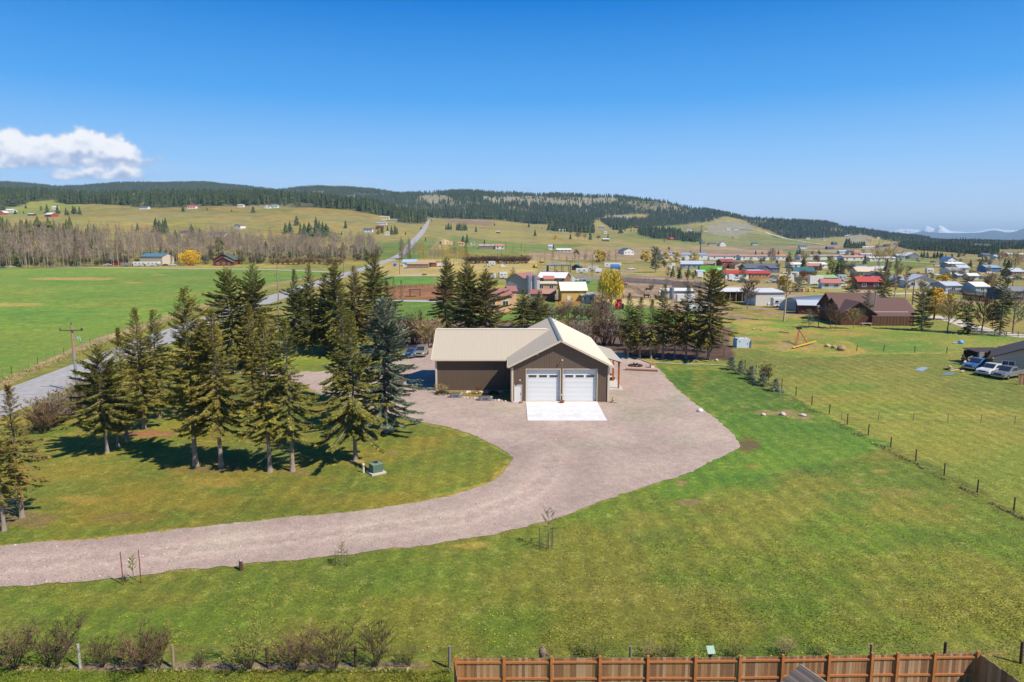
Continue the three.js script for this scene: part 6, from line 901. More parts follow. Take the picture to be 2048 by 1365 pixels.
// rail and board fences
function railFence(label, pts, hgtM, rails, mat, spacing, o = {}) {
  const t = thing(o.name || 'rail_fence', label, 'fence', [0, 0, 0], 0, o.group), W = pts.map(([a, b]) => GT(a, b));
  for (let s = 0; s < W.length - 1; s++) { const [ax, ay, az] = W[s], [bx, by, bz] = W[s + 1], L = Math.hypot(bx - ax, bz - az), n = Math.max(1, Math.round(L / spacing));
    for (let i = 0; i <= n; i++) { const q = i / n; part(t, 'post', [cyl(0.08, 0.08, hgtM + 0.1, mix(ax, bx, q), mix(ay, by, q) + hgtM / 2, mix(az, bz, q), 6)], mat); }
    const ang = Math.atan2(-(bz - az), bx - ax);
    for (const r of rails) part(t, 'rail', [box(L, 0.12, 0.05, (ax + bx) / 2, (ay + by) / 2 + r, (az + bz) / 2, 0, ang, 0)], mat);
    if (o.boards) { const g = [], k = Math.round(L / 0.36), rnd = mul(pts[0][0]); for (let i = 0; i < k; i++) { const q = (i + 0.5) / k, hh = hgtM * (0.86 + 0.2 * rnd()); g.push(box(0.25, hh, 0.04, mix(ax, bx, q), mix(ay, by, q) + hh / 2, mix(az, bz, q) + (i % 2) * 0.05, 0, ang, 0)); } const m = part(t, 'boards', g, mat); m.userData.kind = 'stuff'; }
  }
  return t;
}
// ---------- behind the yard ----------
V('suv', 'bronze parked car facing the camera beside the hedge', 843, 712, -94, [150, 138, 120], 'cars parked behind the yard');
V('car', 'blue parked car half hidden by the blue spruce', 824, 714, -100, [70, 100, 150], 'cars parked behind the yard');
H('small garden shed with a brown shingle roof among the spruces', 664, 706, 34, 2.6, 2.3, 0.7, 'x', 8, [128, 110, 92], [142, 118, 106], { name: 'garden_shed', cat: 'shed', win: 0, door: [-0.1, 1.5, 1.9, [110, 96, 80]] });
H('peach stucco house with a mauve roof behind the spruces', 985, 628, 78, 11, 5.0, 1.6, 'x', 14, 'peach', [168, 112, 104], { win: 3 });
H('peach stucco garage end beside the mauve roofed house', 1026, 617, 14, 8, 5.2, 1.2, 'x', 10, 'peach', [168, 112, 104], { win: 0 });
H('long low shed with a rusty red roof beside the grain bins', 1032, 588, 40, 14, 5.5, 2.2, 'z', -24, [176, 172, 166], [168, 112, 100], { name: 'farm_shed', cat: 'shed', win: 0 });
H('brown house with a white metal roof behind the grain bins', 1102, 572, 52, 12, 3.6, 2.2, 'x', -18, [146, 100, 78], 'white', { win: 3, chimney: 0.2 });
H('small red roofed porch house in front of the white roof', 1098, 574, 18, 6, 3.4, 1.2, 'x', 0, 'white', [200, 120, 104], { win: 2 });
H('low tan shed with a flat cream roof beside the grain bins', 1093, 583, 40, 7, 3.2, 0.06, 'flat', 0, 'tan', 'cream', { name: 'farm_shed', cat: 'shed', win: 2 });
H('little mauve roofed shed below the grain bins', 1070, 603, 16, 5, 2.6, 1.1, 'x', 0, 'grey', 'mauve', { name: 'farm_shed', cat: 'shed', win: 0 });
H('brown roofed hut below the tan shed', 1098, 602, 24, 5, 2.5, 1.2, 'x', 0, 'brown', [186, 134, 118], { name: 'farm_shed', cat: 'shed', win: 0 });
H('yellow barn with a cream roof and white door', 1148, 606, 50, 9, 4.1, 2.4, 'x', 3, 'yellow', [240, 232, 210], { name: 'yellow_barn', cat: 'barn', win: 0, door: [-0.42, 1.1, 2.3, 'white'] });
H('small grey lean-to against the end of the yellow barn', 1176, 607, 24, 5, 2.7, 0.1, 'flat', 2, [200, 190, 176], [176, 172, 168], { name: 'barn_annex', cat: 'annex', win: 2 });
function bin(label, px, py, top, wpx, hopper) { const [x, y, z] = GT(px, py), s = scaleAt(x, 3, z), r = wpx / 2 / s, h = EYE + Math.hypot(x, z) * slope(px, top) - y, t = thing('grain_bin', label, 'grain bin', [x, y, z], 0, 'galvanized grain bins'), gm = M([150, 162, 176], 0.4, { metalness: 0.5 }), b = hopper ? h * 0.28 : 0; const prof = []; const n = 18; for (let i = 0; i <= n; i++) prof.push(new THREE.Vector2(r * (i % 2 ? 1 : 0.985), b + (h * 0.92 - b) * i / n)); part(t, 'shell', [new THREE.LatheGeometry(prof, 20)], gm); part(t, 'roof', [cyl(r * 1.02, r * 0.15, h * 0.08, 0, h * 0.96, 0, 20)], gm); if (hopper) { part(t, 'hopper', [cyl(r * 0.12, r, b * 0.8, 0, b * 0.6, 0, 20)], gm); for (let i = 0; i < 4; i++) part(t, 'leg', [cyl(0.08, 0.08, b + 0.3, Math.cos(i * 1.57 + 0.78) * r * 0.95, b / 2, Math.sin(i * 1.57 + 0.78) * r * 0.95, 6)], gm); } part(t, 'ladder', [box(0.4, h * 0.8, 0.06, 0, h * 0.45, r + 0.06)], M([120, 128, 138], 0.5)); }
bin('short squat grain bin with a ladder, left of the two tall ones', 1046, 588, 557, 11, false); bin('middle tall hopper grain bin', 1057, 589, 549, 10.5, true); bin('tall hopper grain bin nearest the white roofed house', 1069, 589, 549, 10.5, true); bin('small grain bin standing alone behind the spruce row', 1343, 600, 574, 9, true);
railFence('orange stained deck fence in front of the yellow barn', [[1111, 613], [1160, 612]], 1.5, [0.4, 1.3], M([214, 148, 66], 0.8), 2.4, { boards: true, name: 'deck_fence' });
railFence('orange board fence slanting down behind the hedge', [[1182, 613], [1198, 622], [1214, 636]], 1.8, [0.4, 1.4], M([190, 128, 60], 0.85), 2.4, { boards: true, name: 'board_fence' });
railFence('grey wire paddock fence behind the tilled garden', [[1130, 646], [1170, 648], [1212, 650]], 1.3, [0.5, 0.9, 1.2], M([120, 112, 104], 0.9), 3.5);
rock('pale stone lying on the tilled garden edge', 1216, 643, 8, [196, 186, 176], 71);
{ // red tractor with loader
  const [x, y, z] = GT(1238, 618), t = thing('tractor', 'red compact tractor with a cab and front loader', 'tractor', [x, y, z], -2.0), rd = M([214, 66, 40], 0.45), bk = M([44, 42, 44], 0.8);
  part(t, 'hood', [box(1.7, 0.8, 0.85, 1.0, 1.3, 0)], rd); part(t, 'frame', [box(3.2, 0.4, 0.6, 0.4, 0.8, 0)], bk); const cab = part(t, 'cab', [box(0.1, 1.5, 0.1, -0.95, 2.0, 0.6), box(0.1, 1.5, 0.1, -0.95, 2.0, -0.6), box(0.1, 1.5, 0.1, 0.2, 2.0, 0.6), box(0.1, 1.5, 0.1, 0.2, 2.0, -0.6), box(1.3, 0.14, 1.4, -0.38, 2.8, 0), box(1.25, 0.7, 1.3, -0.38, 1.2, 0)], rd); part(cab, 'cab_glass', [box(1.06, 1.3, 1.16, -0.38, 2.05, 0)], paneMat);
  for (const s of [-1, 1]) { const w = part(t, 'wheel', [cyl(0.8, 0.8, 0.45, 0, 0, 0, 18, Math.PI / 2), cyl(0.4, 0.4, 0.5, 0, 0, 0, 12, Math.PI / 2)], bk); w.position.set(-0.7, 0.8, s * 0.95); const v = part(t, 'wheel', [cyl(0.48, 0.48, 0.32, 0, 0, 0, 14, Math.PI / 2)], bk); v.position.set(1.6, 0.48, s * 0.8); part(t, 'loader_arm', [rod([0.2, 1.8, s * 0.62], [2.2, 2.3, s * 0.6], 0.12, 0.1), rod([2.2, 2.3, s * 0.6], [3.3, 0.9, s * 0.55], 0.12, 0.1)], rd); }
  part(t, 'bucket', [box(0.7, 0.7, 1.8, 3.5, 0.55, 0, 0, 0, 0.3)], M([150, 60, 44], 0.6)); part(t, 'backhoe_boom', [rod([-1.5, 0.9, 0], [-2.4, 3.0, 0.1], 0.16, 0.14), rod([-2.4, 3.0, 0.1], [-3.3, 0.8, 0.1], 0.14, 0.1)], rd);
}
leafTree('bright yellow weeping willow beside the paddock', 1222, 609, 537, 54, [[222, 192, 52], [204, 178, 44], [236, 206, 76]], { weep: true, clumps: 190, leaf: 0.5, low: 0.45, name: 'willow_tree' });
leafTree('round bright yellow willow beside the distant log house', 380, 529, 503, 44, [[246, 196, 24], [232, 180, 16], [250, 212, 60]], { clumps: 130, leaf: 0.75, low: 0.14, name: 'yellow_tree' });
// horses
function horse(label, px, py, turn, c, graze) { const [x, y, z] = GT(px, py), t = thing('horse', label, 'horse', [x, y, z], turn), g = [], seg = (a, b, r0, r1) => { const A = new THREE.Vector3(...a), B = new THREE.Vector3(...b); for (let i = 0; i <= 7; i++) { const f = i / 7, p = A.clone().lerp(B, f); g.push([p, mix(r0, r1, f)]); } };
  seg([-0.75, 1.2, 0], [0, 1.12, 0], 0.36, 0.34); seg([0, 1.12, 0], [0.7, 1.22, 0], 0.34, 0.36); const hd = graze ? [1.65, 0.35, 0] : [1.55, 1.75, 0], nk = graze ? [1.35, 0.85, 0] : [1.2, 1.65, 0]; seg([0.75, 1.35, 0], nk, 0.27, 0.16); seg(nk, hd, 0.16, 0.1);
  for (const [lx, s] of [[0.72, 1], [0.72, -1]]) { seg([lx, 1.05, s * 0.2], [lx + 0.04, 0.55, s * 0.2], 0.16, 0.08); seg([lx + 0.04, 0.55, s * 0.2], [lx, 0.06, s * 0.2], 0.075, 0.065); } for (const s of [1, -1]) { seg([-0.75, 1.1, s * 0.2], [-0.62, 0.75, s * 0.2], 0.24, 0.13); seg([-0.62, 0.75, s * 0.2], [-0.85, 0.5, s * 0.2], 0.12, 0.085); seg([-0.85, 0.5, s * 0.2], [-0.82, 0.06, s * 0.2], 0.075, 0.065); }
  part(t, 'body', g.map(([p, r]) => ball(r, p.x, p.y, p.z, 1, 1, 1, 1)), M(c, 0.8)); part(t, 'tail', [rod([-1.05, 1.35, 0], [-1.25, 0.6, 0], 0.08, 0.03)], M([40, 30, 26], 0.9)); part(t, 'mane', [rod([0.75, 1.62, 0], [nk[0] - 0.1, nk[1] + 0.14, 0], 0.06, 0.05)], M([40, 30, 26], 0.9)); }
horse('dark brown horse grazing beside the willow paddock', 1297, 584, 2.9, [74, 52, 44], true); horse('brown horse standing at the paddock fence', 1316, 600, 2.6, [104, 62, 46], false); horse('white horse behind the brown one', 1322, 590, 0.4, [226, 214, 200], false); horse('chestnut horse grazing on the green strip near the spruce tops', 849, 553, 3.1, [120, 62, 36], true); horse('dark horse lying low near the paddock gate', 1293, 597, 0.2, [66, 46, 40], true);
railFence('thin dark rail corral beside the tan soil', [[786, 578], [832, 576], [870, 574]], 1.4, [0.5, 0.9, 1.3], M([86, 62, 48], 0.9), 3); railFence('paddock rail fence in front of the yellow barn', [[1060, 602], [1112, 600]], 1.3, [0.5, 1.0], M([110, 92, 78], 0.9), 3); railFence('dark pole fence around the bare paddock', [[1170, 600], [1230, 597], [1300, 604], [1344, 603]], 1.4, [0.5, 0.9, 1.3], M([96, 74, 64], 0.9), 4); railFence('brown wire fence across the bare paddock', [[1246, 574], [1275, 582], [1290, 592]], 1.3, [0.6, 1.2], M([110, 90, 76], 0.9), 3.5);
{ const [x, y, z] = GT(829, 594), t = thing('feed_shelter', 'small open metal cattle shelter on the tan corral soil', 'shelter', [x, y, z]); for (const [a, b] of [[-1.8, 0], [1.8, 0], [-1.8, -2.4], [1.8, -2.4]]) part(t, 'post', [box(0.14, 2.6, 0.14, a, 1.3, b)], M([96, 70, 58], 0.8)); part(t, 'roof', [box(4.2, 0.12, 3, 0, 2.65, -1.2)], M([70, 62, 58], 0.8)); for (const y2 of [0.6, 1.1, 1.6]) part(t, 'rail', [box(3.6, 0.08, 0.08, 0, y2, 0.02)], M([110, 74, 58], 0.8)); }
// yard of trailers and the long weathered board fence
railFence('long weathered grey board fence below the trailers', [[1124, 561], [1200, 562], [1290, 567], [1345, 571]], 2.4, [0.6, 1.9], M([206, 192, 174], 0.95), 5, { boards: true, name: 'board_fence' }); railFence('dark weathered board fence nearest the white van', [[1345, 575], [1400, 577], [1441, 579]], 3.0, [0.6, 1.9], M([170, 154, 138], 0.95), 5, { boards: true, name: 'board_fence' });
{ const [x, y, z] = GT(1119, 545), s = scaleAt(x, y, z), W = 46 / s, t = thing('pole_barn', 'open sided pole barn with a slate blue metal roof', 'barn', [x, y, z], 0.05), sl = M([76, 92, 116], 0.5), st = M([60, 72, 94], 0.7); for (const a of [-1, -0.33, 0.33, 1]) for (const b of [0, -9]) part(t, 'post', [box(0.3, 4.4, 0.3, a * W / 2 * 0.96, 2.2, b)], st); part(t, 'end_wall', [box(0.2, 4.4, 9, -W / 2, 2.2, -4.5)], st); for (const q of [1, -1]) part(t, 'roof', [box(W / 2 + 0.6, 0.14, 10, q * W / 4, 5.0, -4.5, 0, 0, -q * 0.14)], M([150, 168, 196], 0.4)); part(t, 'roof_fascia', [box(W, 0.5, 0.1, 0, 4.5, 0.3)], sl); }
trailer('white motorhome parked beside the open pole barn', 1164, 547, 23, 3.0, 'white', { stripe: [90, 96, 110] }); trailer('older white travel trailer with an awning', 1186, 543, 22, 3.0, [214, 212, 206], { stripe: [120, 110, 100] }); trailer('plain white cargo trailer in front of the older travel trailer', 1197, 546, 13, 2.7, 'white', { plain: true, name: 'cargo_trailer' }); trailer('long white fifth wheel trailer behind the blue shed', 1226, 536, 34, 3.6, 'white', { nose: true, stripe: [120, 120, 126] });
H('bright blue shed among the trailers', 1232, 547, 16, 6, 4.2, 0.3, 'flat', 0, 'azure', [70, 116, 180], { name: 'blue_shed', cat: 'shed', win: 1, door: [0, 2, 2.6, 'white'] });
H('green tarp shelter beside the pole barn', 1152, 541, 16, 6, 2.4, 1.6, 'z', -20, [60, 60, 64], [40, 110, 96], { name: 'tarp_shelter', cat: 'shelter', win: 0 });
trailer('small camper trailer in the dry field with its back to us', 1007, 558, 16, 3.4, [222, 216, 206], { turn: 20 }); trailer('white cargo trailer half hidden by the spruce tops', 986, 558, 10, 2.8, 'white', { plain: true, name: 'cargo_trailer' });
V('pickup', 'white pickup parked beside the blue slide camper', 974, 534, 160, 'white'); trailer('white and blue camper beside a white pickup in the dry field', 984, 532, 13, 3.4, 'white', { stripe: [90, 130, 180] }); H('tiny white shed in the dry field', 1006, 534, 8, 3, 2.4, 1, 'z', 0, 'white', 'brown', { name: 'hut', cat: 'shed', win: 0 }); trailer('dark box trailer at the edge of the fallow ground', 1025, 525, 6, 2.6, [70, 80, 80], { plain: true, name: 'cargo_trailer' }); trailer('white cargo trailer at the edge of the fallow ground', 1052, 526, 9, 2.8, 'white', { plain: true, name: 'cargo_trailer' });
{ const dz = (label, px, py, turn) => { const [x, y, z] = GT(px, py), t = thing('loader_machine', label, 'machine', [x, y, z], turn), ye = M([232, 176, 30], 0.6); part(t, 'body', [box(2.6, 1.1, 1.6, 0, 1.2, 0), box(1.2, 1.2, 1.4, -0.4, 2.2, 0)], ye); for (const a of [-0.9, 0.9]) for (const s of [-0.85, 0.85]) part(t, 'wheel', [cyl(0.6, 0.6, 0.4, a, 0.6, s, 12, Math.PI / 2)], tyreM); part(t, 'boom', [rod([0.8, 1.6, 0], [2.4, 0.8, 0], 0.2, 0.15)], ye); }; dz('yellow loader on the fallow ground', 1083, 526, 0.3); dz('orange loader beside the dark thicket', 1070, 536, 2.2); }
V('pickup', 'teal pickup parked below the board fence', 1168, 567, 0, [40, 122, 150]); V('pickup', 'white pickup left of the teal pickup', 1146, 563, 180, 'white'); V('suv', 'white car beside the small white garage', 1157, 561, 20, 'white'); trailer('tiny white van body next to the teal pickup', 1146, 566, 6, 2.6, 'white', { plain: true, name: 'cargo_trailer' }); V('van', 'white van parked near the dark board fence', 1429, 565, 180, 'white'); trailer('white cargo trailer standing alone by the dark fence', 1401, 557, 11, 3.2, 'white', { plain: true, name: 'cargo_trailer' }); V('pickup', 'white flatbed truck near the open crowned pine', 1262, 540, 10, 'white'); V('car', 'old red car wreck beside the willow', 1245, 571, 10, [190, 60, 50]);
trailer('blue white truck camper by the small blue shed', 1340, 540, 10, 2.8, 'white', { plain: true, name: 'cargo_trailer' });
H('house under construction with bare wood walls', 835, 537, 42, 8, 3.0, 1.2, 'x', 0, 'wood', [186, 156, 120], { name: 'open_shed', cat: 'shed', win: 3 }); H('white metal shed with a pale blue roof beside the road', 819, 533, 28, 9, 3.0, 2.0, 'x', 0, [206, 216, 226], [170, 190, 210], { name: 'metal_shed', cat: 'shed', win: 2 }); H('open wooden hay shed beside the blue roofed shed', 852, 534, 38, 8, 3.2, 1.4, 'x', 0, 'log', [196, 162, 124], { name: 'hay_shed', cat: 'shed', win: 0, door: [0.3, 3.5, 2.6, 'black'] });
single('water_barrel', 'small bright blue tank beside the road bend', 'tank', merge([cyl(1.2, 1.2, 1.8, 0, 0.9, 0, 14), cyl(1.2, 0.4, 0.5, 0, 2.05, 0, 14)]), M([40, 110, 210], 0.5), GT(790, 533)); trailer('white boat like trailer behind the spruce top', 881, 534, 14, 2.6, 'white', { plain: true, name: 'cargo_trailer' });
// long shed, quonset, log house
{ const a = GT(1472, 604), W = 74 / scaleAt(...a), t = thing('open_shed', 'long open fronted shed with a white roof behind the spruce row', 'shed', a, 0.05), wd = M([150, 124, 100], 0.9); part(t, 'roof', [box(W + 1, 0.16, 11, 0, 3.7, -5, 0.05, 0, 0)], M([232, 228, 220], 0.6)); part(t, 'back_wall', [box(W, 3.4, 0.15, 0, 1.7, -10)], wd); for (const s of [-1, 1]) part(t, 'side_wall', [box(0.15, 3.4, 10, s * W / 2, 1.7, -5)], wd); for (let i = 0; i <= 6; i++) part(t, 'post', [box(0.25, 3.6, 0.25, -W / 2 + W * i / 6, 1.8, 0)], wd); for (let i = 0; i < 4; i++) part(t, 'hay_stack', [box(2.2, 1.6 + (i % 2) * 0.7, 2, -W * 0.36 + i * W * 0.24, 0.9, -7)], M([190, 158, 104], 1)); }
H('white walled end of the long shed next to the quonset', 1540, 612, 58, 10, 4.4, 0.05, 'flat', 2, [226, 218, 206], [216, 216, 216], { name: 'long_shed', cat: 'shed', win: 0 });
{ // pale clutter behind the row
  trailer('white horse trailer behind the spruce row', 1372, 606, 34, 2.6, 'white', { plain: true, name: 'cargo_trailer' }); trailer('white caravan deep behind the largest spruce of the row', 1398, 628, 40, 2.7, 'white', { turn: 6 }); H('low white shed behind the spruce row', 1360, 596, 60, 7, 2.6, 0.06, 'flat', 0, [210, 204, 196], 'white', { name: 'farm_shed', cat: 'shed', win: 0 });
}
{ // quonset: corrugated half cylinder
  const a = GT(1580, 622), s = scaleAt(...a), r = 36 / s / 2 * 1.4, t = thing('quonset_hut', 'ribbed metal quonset hut beside the brown log house', 'quonset hut', a, -1.0), gm = M([158, 170, 182], 0.38, { metalness: 0.55 }), L = 17, pos = [], idx = [], nA = 20, nL = 68; void idx;
  const tri = []; const P = (i, j) => { const q = (j % 4 < 2 ? 0 : 1) * 0.16, rad = r + q, an = Math.PI * i / nA; return [Math.cos(an) * rad, Math.sin(an) * rad * 1.02, -L * j / nL]; }; for (let j = 0; j < nL; j++) for (let i = 0; i < nA; i++) { const p = P(i, j), q = P(i + 1, j), u = P(i, j + 1), v = P(i + 1, j + 1); tri.push(...p, ...u, ...q, ...q, ...u, ...v); } void pos; part(t, 'shell', soup(tri), gm);
  const sh = new THREE.Shape(); sh.absarc(0, 0, r, 0, Math.PI); part(t, 'end_wall', [new THREE.ExtrudeGeometry(sh, { depth: 0.1, bevelEnabled: false }).translate(0, 0, -0.2)], M([176, 186, 194], 0.5)); part(t, 'end_wall', [new THREE.ExtrudeGeometry(sh, { depth: 0.1, bevelEnabled: false }).translate(0, 0, -L)], M([176, 186, 194], 0.5)); part(t, 'door', [box(r * 0.9, r * 0.72, 0.08, 0, r * 0.36, -0.08)], M([150, 160, 170], 0.5));
}
H('dark red shed with a silver metal roof in front of the quonset', 1616, 629, 34, 5, 2.6, 1.1, 'x', -14, [92, 50, 44], 'silver', { name: 'red_shed', cat: 'shed', win: 0 });
trailer('white truck camper parked in front of the quonset', 1560, 616, 26, 2.9, 'white', { stripe: [150, 150, 156] }); V('van', 'white van beside the truck camper', 1546, 611, 200, 'white'); single('water_barrel', 'tall white tank beside the quonset door', 'tank', merge([cyl(0.9, 0.9, 2.2, 0, 1.1, 0, 14), cyl(0.9, 0.3, 0.4, 0, 2.4, 0, 14)]), M(C.white, 0.5), GT(1576, 620));
{ // brown log house: long main roof, gabled cross wing, low porch
  const shg = [112, 84, 76], a = GT(1764, 652), s = scaleAt(...a), t = thing('log_house', 'large brown log house with dark brown shingle roofs', 'house', a, -0.02), W = 134 / s, logM = M([96, 60, 46], 0.9), rm = M(shg, 0.9), plank = M([106, 74, 54], 0.9);
  const gable = (w, d, h, rise, x, z, ax) => { const g = ax === 'x' ? polyPrism([[0, -0.3], [d, -0.3], [d, h], [d / 2, h + rise], [0, h]], w).applyMatrix4(new THREE.Matrix4().makeBasis(new THREE.Vector3(0, 0, -1), UP, new THREE.Vector3(1, 0, 0))).translate(x - w / 2, 0, z) : polyPrism([[-w / 2, -0.3], [w / 2, -0.3], [w / 2, h], [0, h + rise], [-w / 2, h]], d).translate(x, 0, z - d); part(t, 'wall', [g], logM); const half = (ax === 'x' ? d : w) / 2, an = Math.atan2(rise, half), ov = 0.6, L = (half + ov) / Math.cos(an); for (const q of [1, -1]) part(t, 'roof', [ax === 'x' ? box(w + 1.2, 0.16, L, x, h + rise - (half + ov) / 2 * Math.tan(an) + 0.1, z - d / 2 + q * (half + ov) / 2, q * an, 0, 0) : box(L, 0.16, d + 1.2, x + q * (half + ov) / 2, h + rise - (half + ov) / 2 * Math.tan(an) + 0.1, z - d / 2, 0, 0, -q * an)], rm); };
  gable(W + 1, 11, 2.9, 3.0, 0.5, -3, 'x'); gable(8, 12, 2.9, 2.7, -W / 2 + 2.6, -0.8, 'z'); gable(12, 9, 3.6, 3.2, -W / 2 + 6.6, -9, 'x');
  part(t, 'porch_roof', [box(W * 0.62, 0.14, 3.4, W * 0.16, 2.55, -1.6, 0.18, 0, 0)], rm); part(t, 'roof_flashing', [box(W * 0.62, 0.4, 0.12, W * 0.16, 3.0, -2.9)], M([206, 190, 176], 0.7));
  for (let i = 0; i < 38; i++) part(t, 'plank', [box(0.3, 2.2, 0.06, W * 0.16 - W * 0.3 + i * W * 0.6 / 37, 1.1, 0.02 + (i % 2) * 0.02)], [plank, M([88, 58, 44], 0.9), M([122, 86, 60], 0.9)][i % 3]);
  part(t, 'stove_pipe', [cyl(0.16, 0.16, 3.4, W * 0.05, 6.0, -5.5, 10), cyl(0.26, 0.26, 0.2, W * 0.05, 7.75, -5.5, 10)], M([180, 186, 190], 0.4, { metalness: 0.5 })); for (const x of [-W / 2 + 1.4, -W / 2 + 3.8]) part(t, 'window', [box(1.3, 1.2, 0.1, x, 3.6, -0.76)], paneMat); part(t, 'table', [box(2.6, 0.1, 0.9, -W * 0.27, 0.75, 1.2), box(0.1, 0.75, 0.8, -W * 0.27 - 1, 0.37, 1.2), box(0.1, 0.75, 0.8, -W * 0.27 + 1, 0.37, 1.2)], M([190, 170, 156], 0.8));
}
railFence('weathered three rail fence at the garden lane', [[1942, 672], [1990, 674], [2060, 676]], 1.25, [0.4, 0.8, 1.15], M([150, 132, 116], 0.95), 2.6);
// trees around the log house
[['bare tree with a yellow haze in the log house garden', 1895, 664, 608, 74, TW.tan, 401], ['dense bare bush like tree behind the blue tipped spruce', 1963, 668, 604, 56, TW.brown, 402], ['grey bare tree at the picture edge by the rail fence', 2026, 668, 588, 60, TW.grey, 403], ['bare tree among the trees at the log house wall', 1661, 656, 612, 34, TW.brown, 404], ['small bare tree in front of the log house gable', 1637, 655, 618, 30, TW.dark, 405], ['budding tan tree in front of the log house gable', 1707, 658, 622, 34, TW.tan, 406], ['small spreading bare tree before the log house', 1672, 658, 626, 36, TW.brown, 407], ['bare tree in front of the white long shed', 1495, 618, 566, 40, TW.brown, 408], ['tall slim aspen with a white trunk beside the quonset', 1568, 643, 540, 16, TW.tan, 409, { bark: aspenBark, first: 0.5 }], ['bare tree over the rust round tree', 1985, 660, 612, 40, TW.brown, 410], ['huge pale leafing cottonwood towering over the eastern houses', 1768, 560, 486, 66, TW.tan, 411, { stems: 5, first: 0.35 }], ['bare poplar line tree beside the cottonwood', 1812, 596, 530, 16, TW.grey, 412, { bark: aspenBark }], ['second bare poplar line tree beside the lane', 1790, 596, 534, 14, TW.grey, 413, { bark: aspenBark }], ['bare tree rising over the storage shed roofs', 1543, 528, 500, 24, TW.grey, 414], ['small bare round tree on the fallow ground', 1338, 505, 495, 9, TW.grey, 415], ['orange brown thicket tree behind the white long roof', 1610, 528, 511, 28, TW.tan, 416], ['second orange brown thicket tree behind the white long roof', 1632, 528, 513, 24, TW.red, 417], ['greenish thicket tree behind the white long roof', 1660, 530, 515, 24, TW.olive, 418], ['brown bare tree in the east above the street', 2030, 545, 510, 40, TW.tan, 419], ['brown bare tree in the east near the gravel yard', 2000, 530, 508, 24, TW.tan, 420], ['bare brown bush cluster in the meadow farm', 1156, 481, 467, 22, TW.brown, 421], ['second brown bush cluster in the meadow farm', 1170, 481, 469, 20, TW.tan, 422], ['third brown bush cluster beside the meadow barn', 1197, 481, 473, 18, TW.brown, 423]].forEach((a) => bareBig(...a));
leafTree('golden forsythia mass behind the tall dark spruce', 1868, 640, 578, 40, [[228, 178, 44], [212, 162, 40], [238, 196, 80]], { clumps: 90, leaf: 0.5, name: 'yellow_tree' }); leafTree('smaller golden bush right of the forsythia mass', 1898, 640, 590, 26, [[206, 170, 60], [190, 160, 60]], { clumps: 50, leaf: 0.5, name: 'yellow_tree' });
[['yellow willow at the fallow ground behind the thin trees', 1196, 525, 499, 20], ['second yellow willow beside the fallow ground', 1206, 524, 503, 14], ['yellow willow left of the storage sheds', 1291, 524, 502, 24], ['yellow willow before the blue trimmed storage shed', 1331, 524, 505, 22], ['yellow willow in the middle before the storage shed', 1352, 525, 505, 22], ['yellow willow at the storage shed door', 1387, 524, 506, 22], ['yellow tree by the meadow farm', 1110, 479, 471, 11], ['yellow bush by the white roof in the east', 1885, 572, 548, 24], ['yellow green tree behind the brown roofed house', 1665, 541, 522, 24], ['golden tree beside the red meadow barn', 1329, 484, 478, 7], ['yellow tree among the hill road houses', 758, 469, 458, 10], ['olive tree on the west meadow', 82, 421, 413, 6], ['olive budding clump behind the distant log house', 438, 512, 476, 22], ['yellow green tree beside the log pile', 1567, 584, 552, 24], ['yellow tree in the upper east', 1727, 508, 499, 9]].forEach(([l, px, py, top, w], i) => leafTree(l, px, py, top, w, i === 12 || i === 8 || i === 11 ? [[150, 158, 60], [132, 142, 52]] : [[234, 202, 62], [218, 184, 50], [200, 172, 70]], { clumps: 36, leaf: 1.0, low: 0.1, name: 'yellow_tree', group: 'yellow trees in the valley' }));
// pasture things
{ const [x, y, z] = GT(1487, 696), t = thing('feed_tank', 'white rectangular metal tank lying in the pasture grass', 'tank', [x, y, z], 0.1); part(t, 'tank', [polyPrism([[-1.3, 0], [1.3, 0], [1.45, 1.35], [1.15, 1.75], [-1.15, 1.75], [-1.35, 1.3]], 1.8).translate(0, 0, -1.8)], M([206, 220, 228], 0.5)); part(t, 'cap', [cyl(0.12, 0.12, 0.2, 0.5, 1.82, -0.8, 10), cyl(0.1, 0.1, 0.2, -0.7, 1.82, -0.8, 10)], M([170, 180, 190], 0.5)); part(t, 'fin', [box(0.08, 1.5, 0.4, 1.5, 0.75, 0.1)], M([180, 198, 210], 0.5)); for (const s of [-0.8, 0.8]) part(t, 'bolt', [box(0.16, 0.16, 0.05, s, 1.0 - s * 0.3, 0.03)], M([60, 64, 70], 0.5)); }
{ const a = GT(1592, 698), t = thing('grain_auger', 'rusty orange and yellow grain auger folded on the pasture', 'auger', a), s = scaleAt(...a), q = (px, py, h) => { const [x, , z] = GT(px, py); return [x - a[0], h, z - a[2]]; }; void s; part(t, 'tube', [rod(q(1585, 699, 0.3), q(1632, 688, 0.5), 0.15, 0.13, 10)], M([220, 176, 40], 0.6)); part(t, 'frame', [rod(q(1594, 692, 0.1), q(1598, 684, 2.4), 0.09), rod(q(1618, 692, 0.1), q(1596, 686, 2.8), 0.09), rod(q(1606, 694, 0.1), q(1610, 690, 1.6), 0.08), rod(q(1590, 690, 0.1), q(1597, 686, 2.8), 0.08)], M([176, 96, 60], 0.7)); part(t, 'motor', [box(0.9, 0.5, 0.5, ...q(1597, 686, 3.0))], M([40, 40, 44], 0.6)); part(t, 'pipe', [rod(q(1560, 665, 0.2), q(1580, 668, 0.2), 0.12)], M([206, 180, 130], 0.7)); }
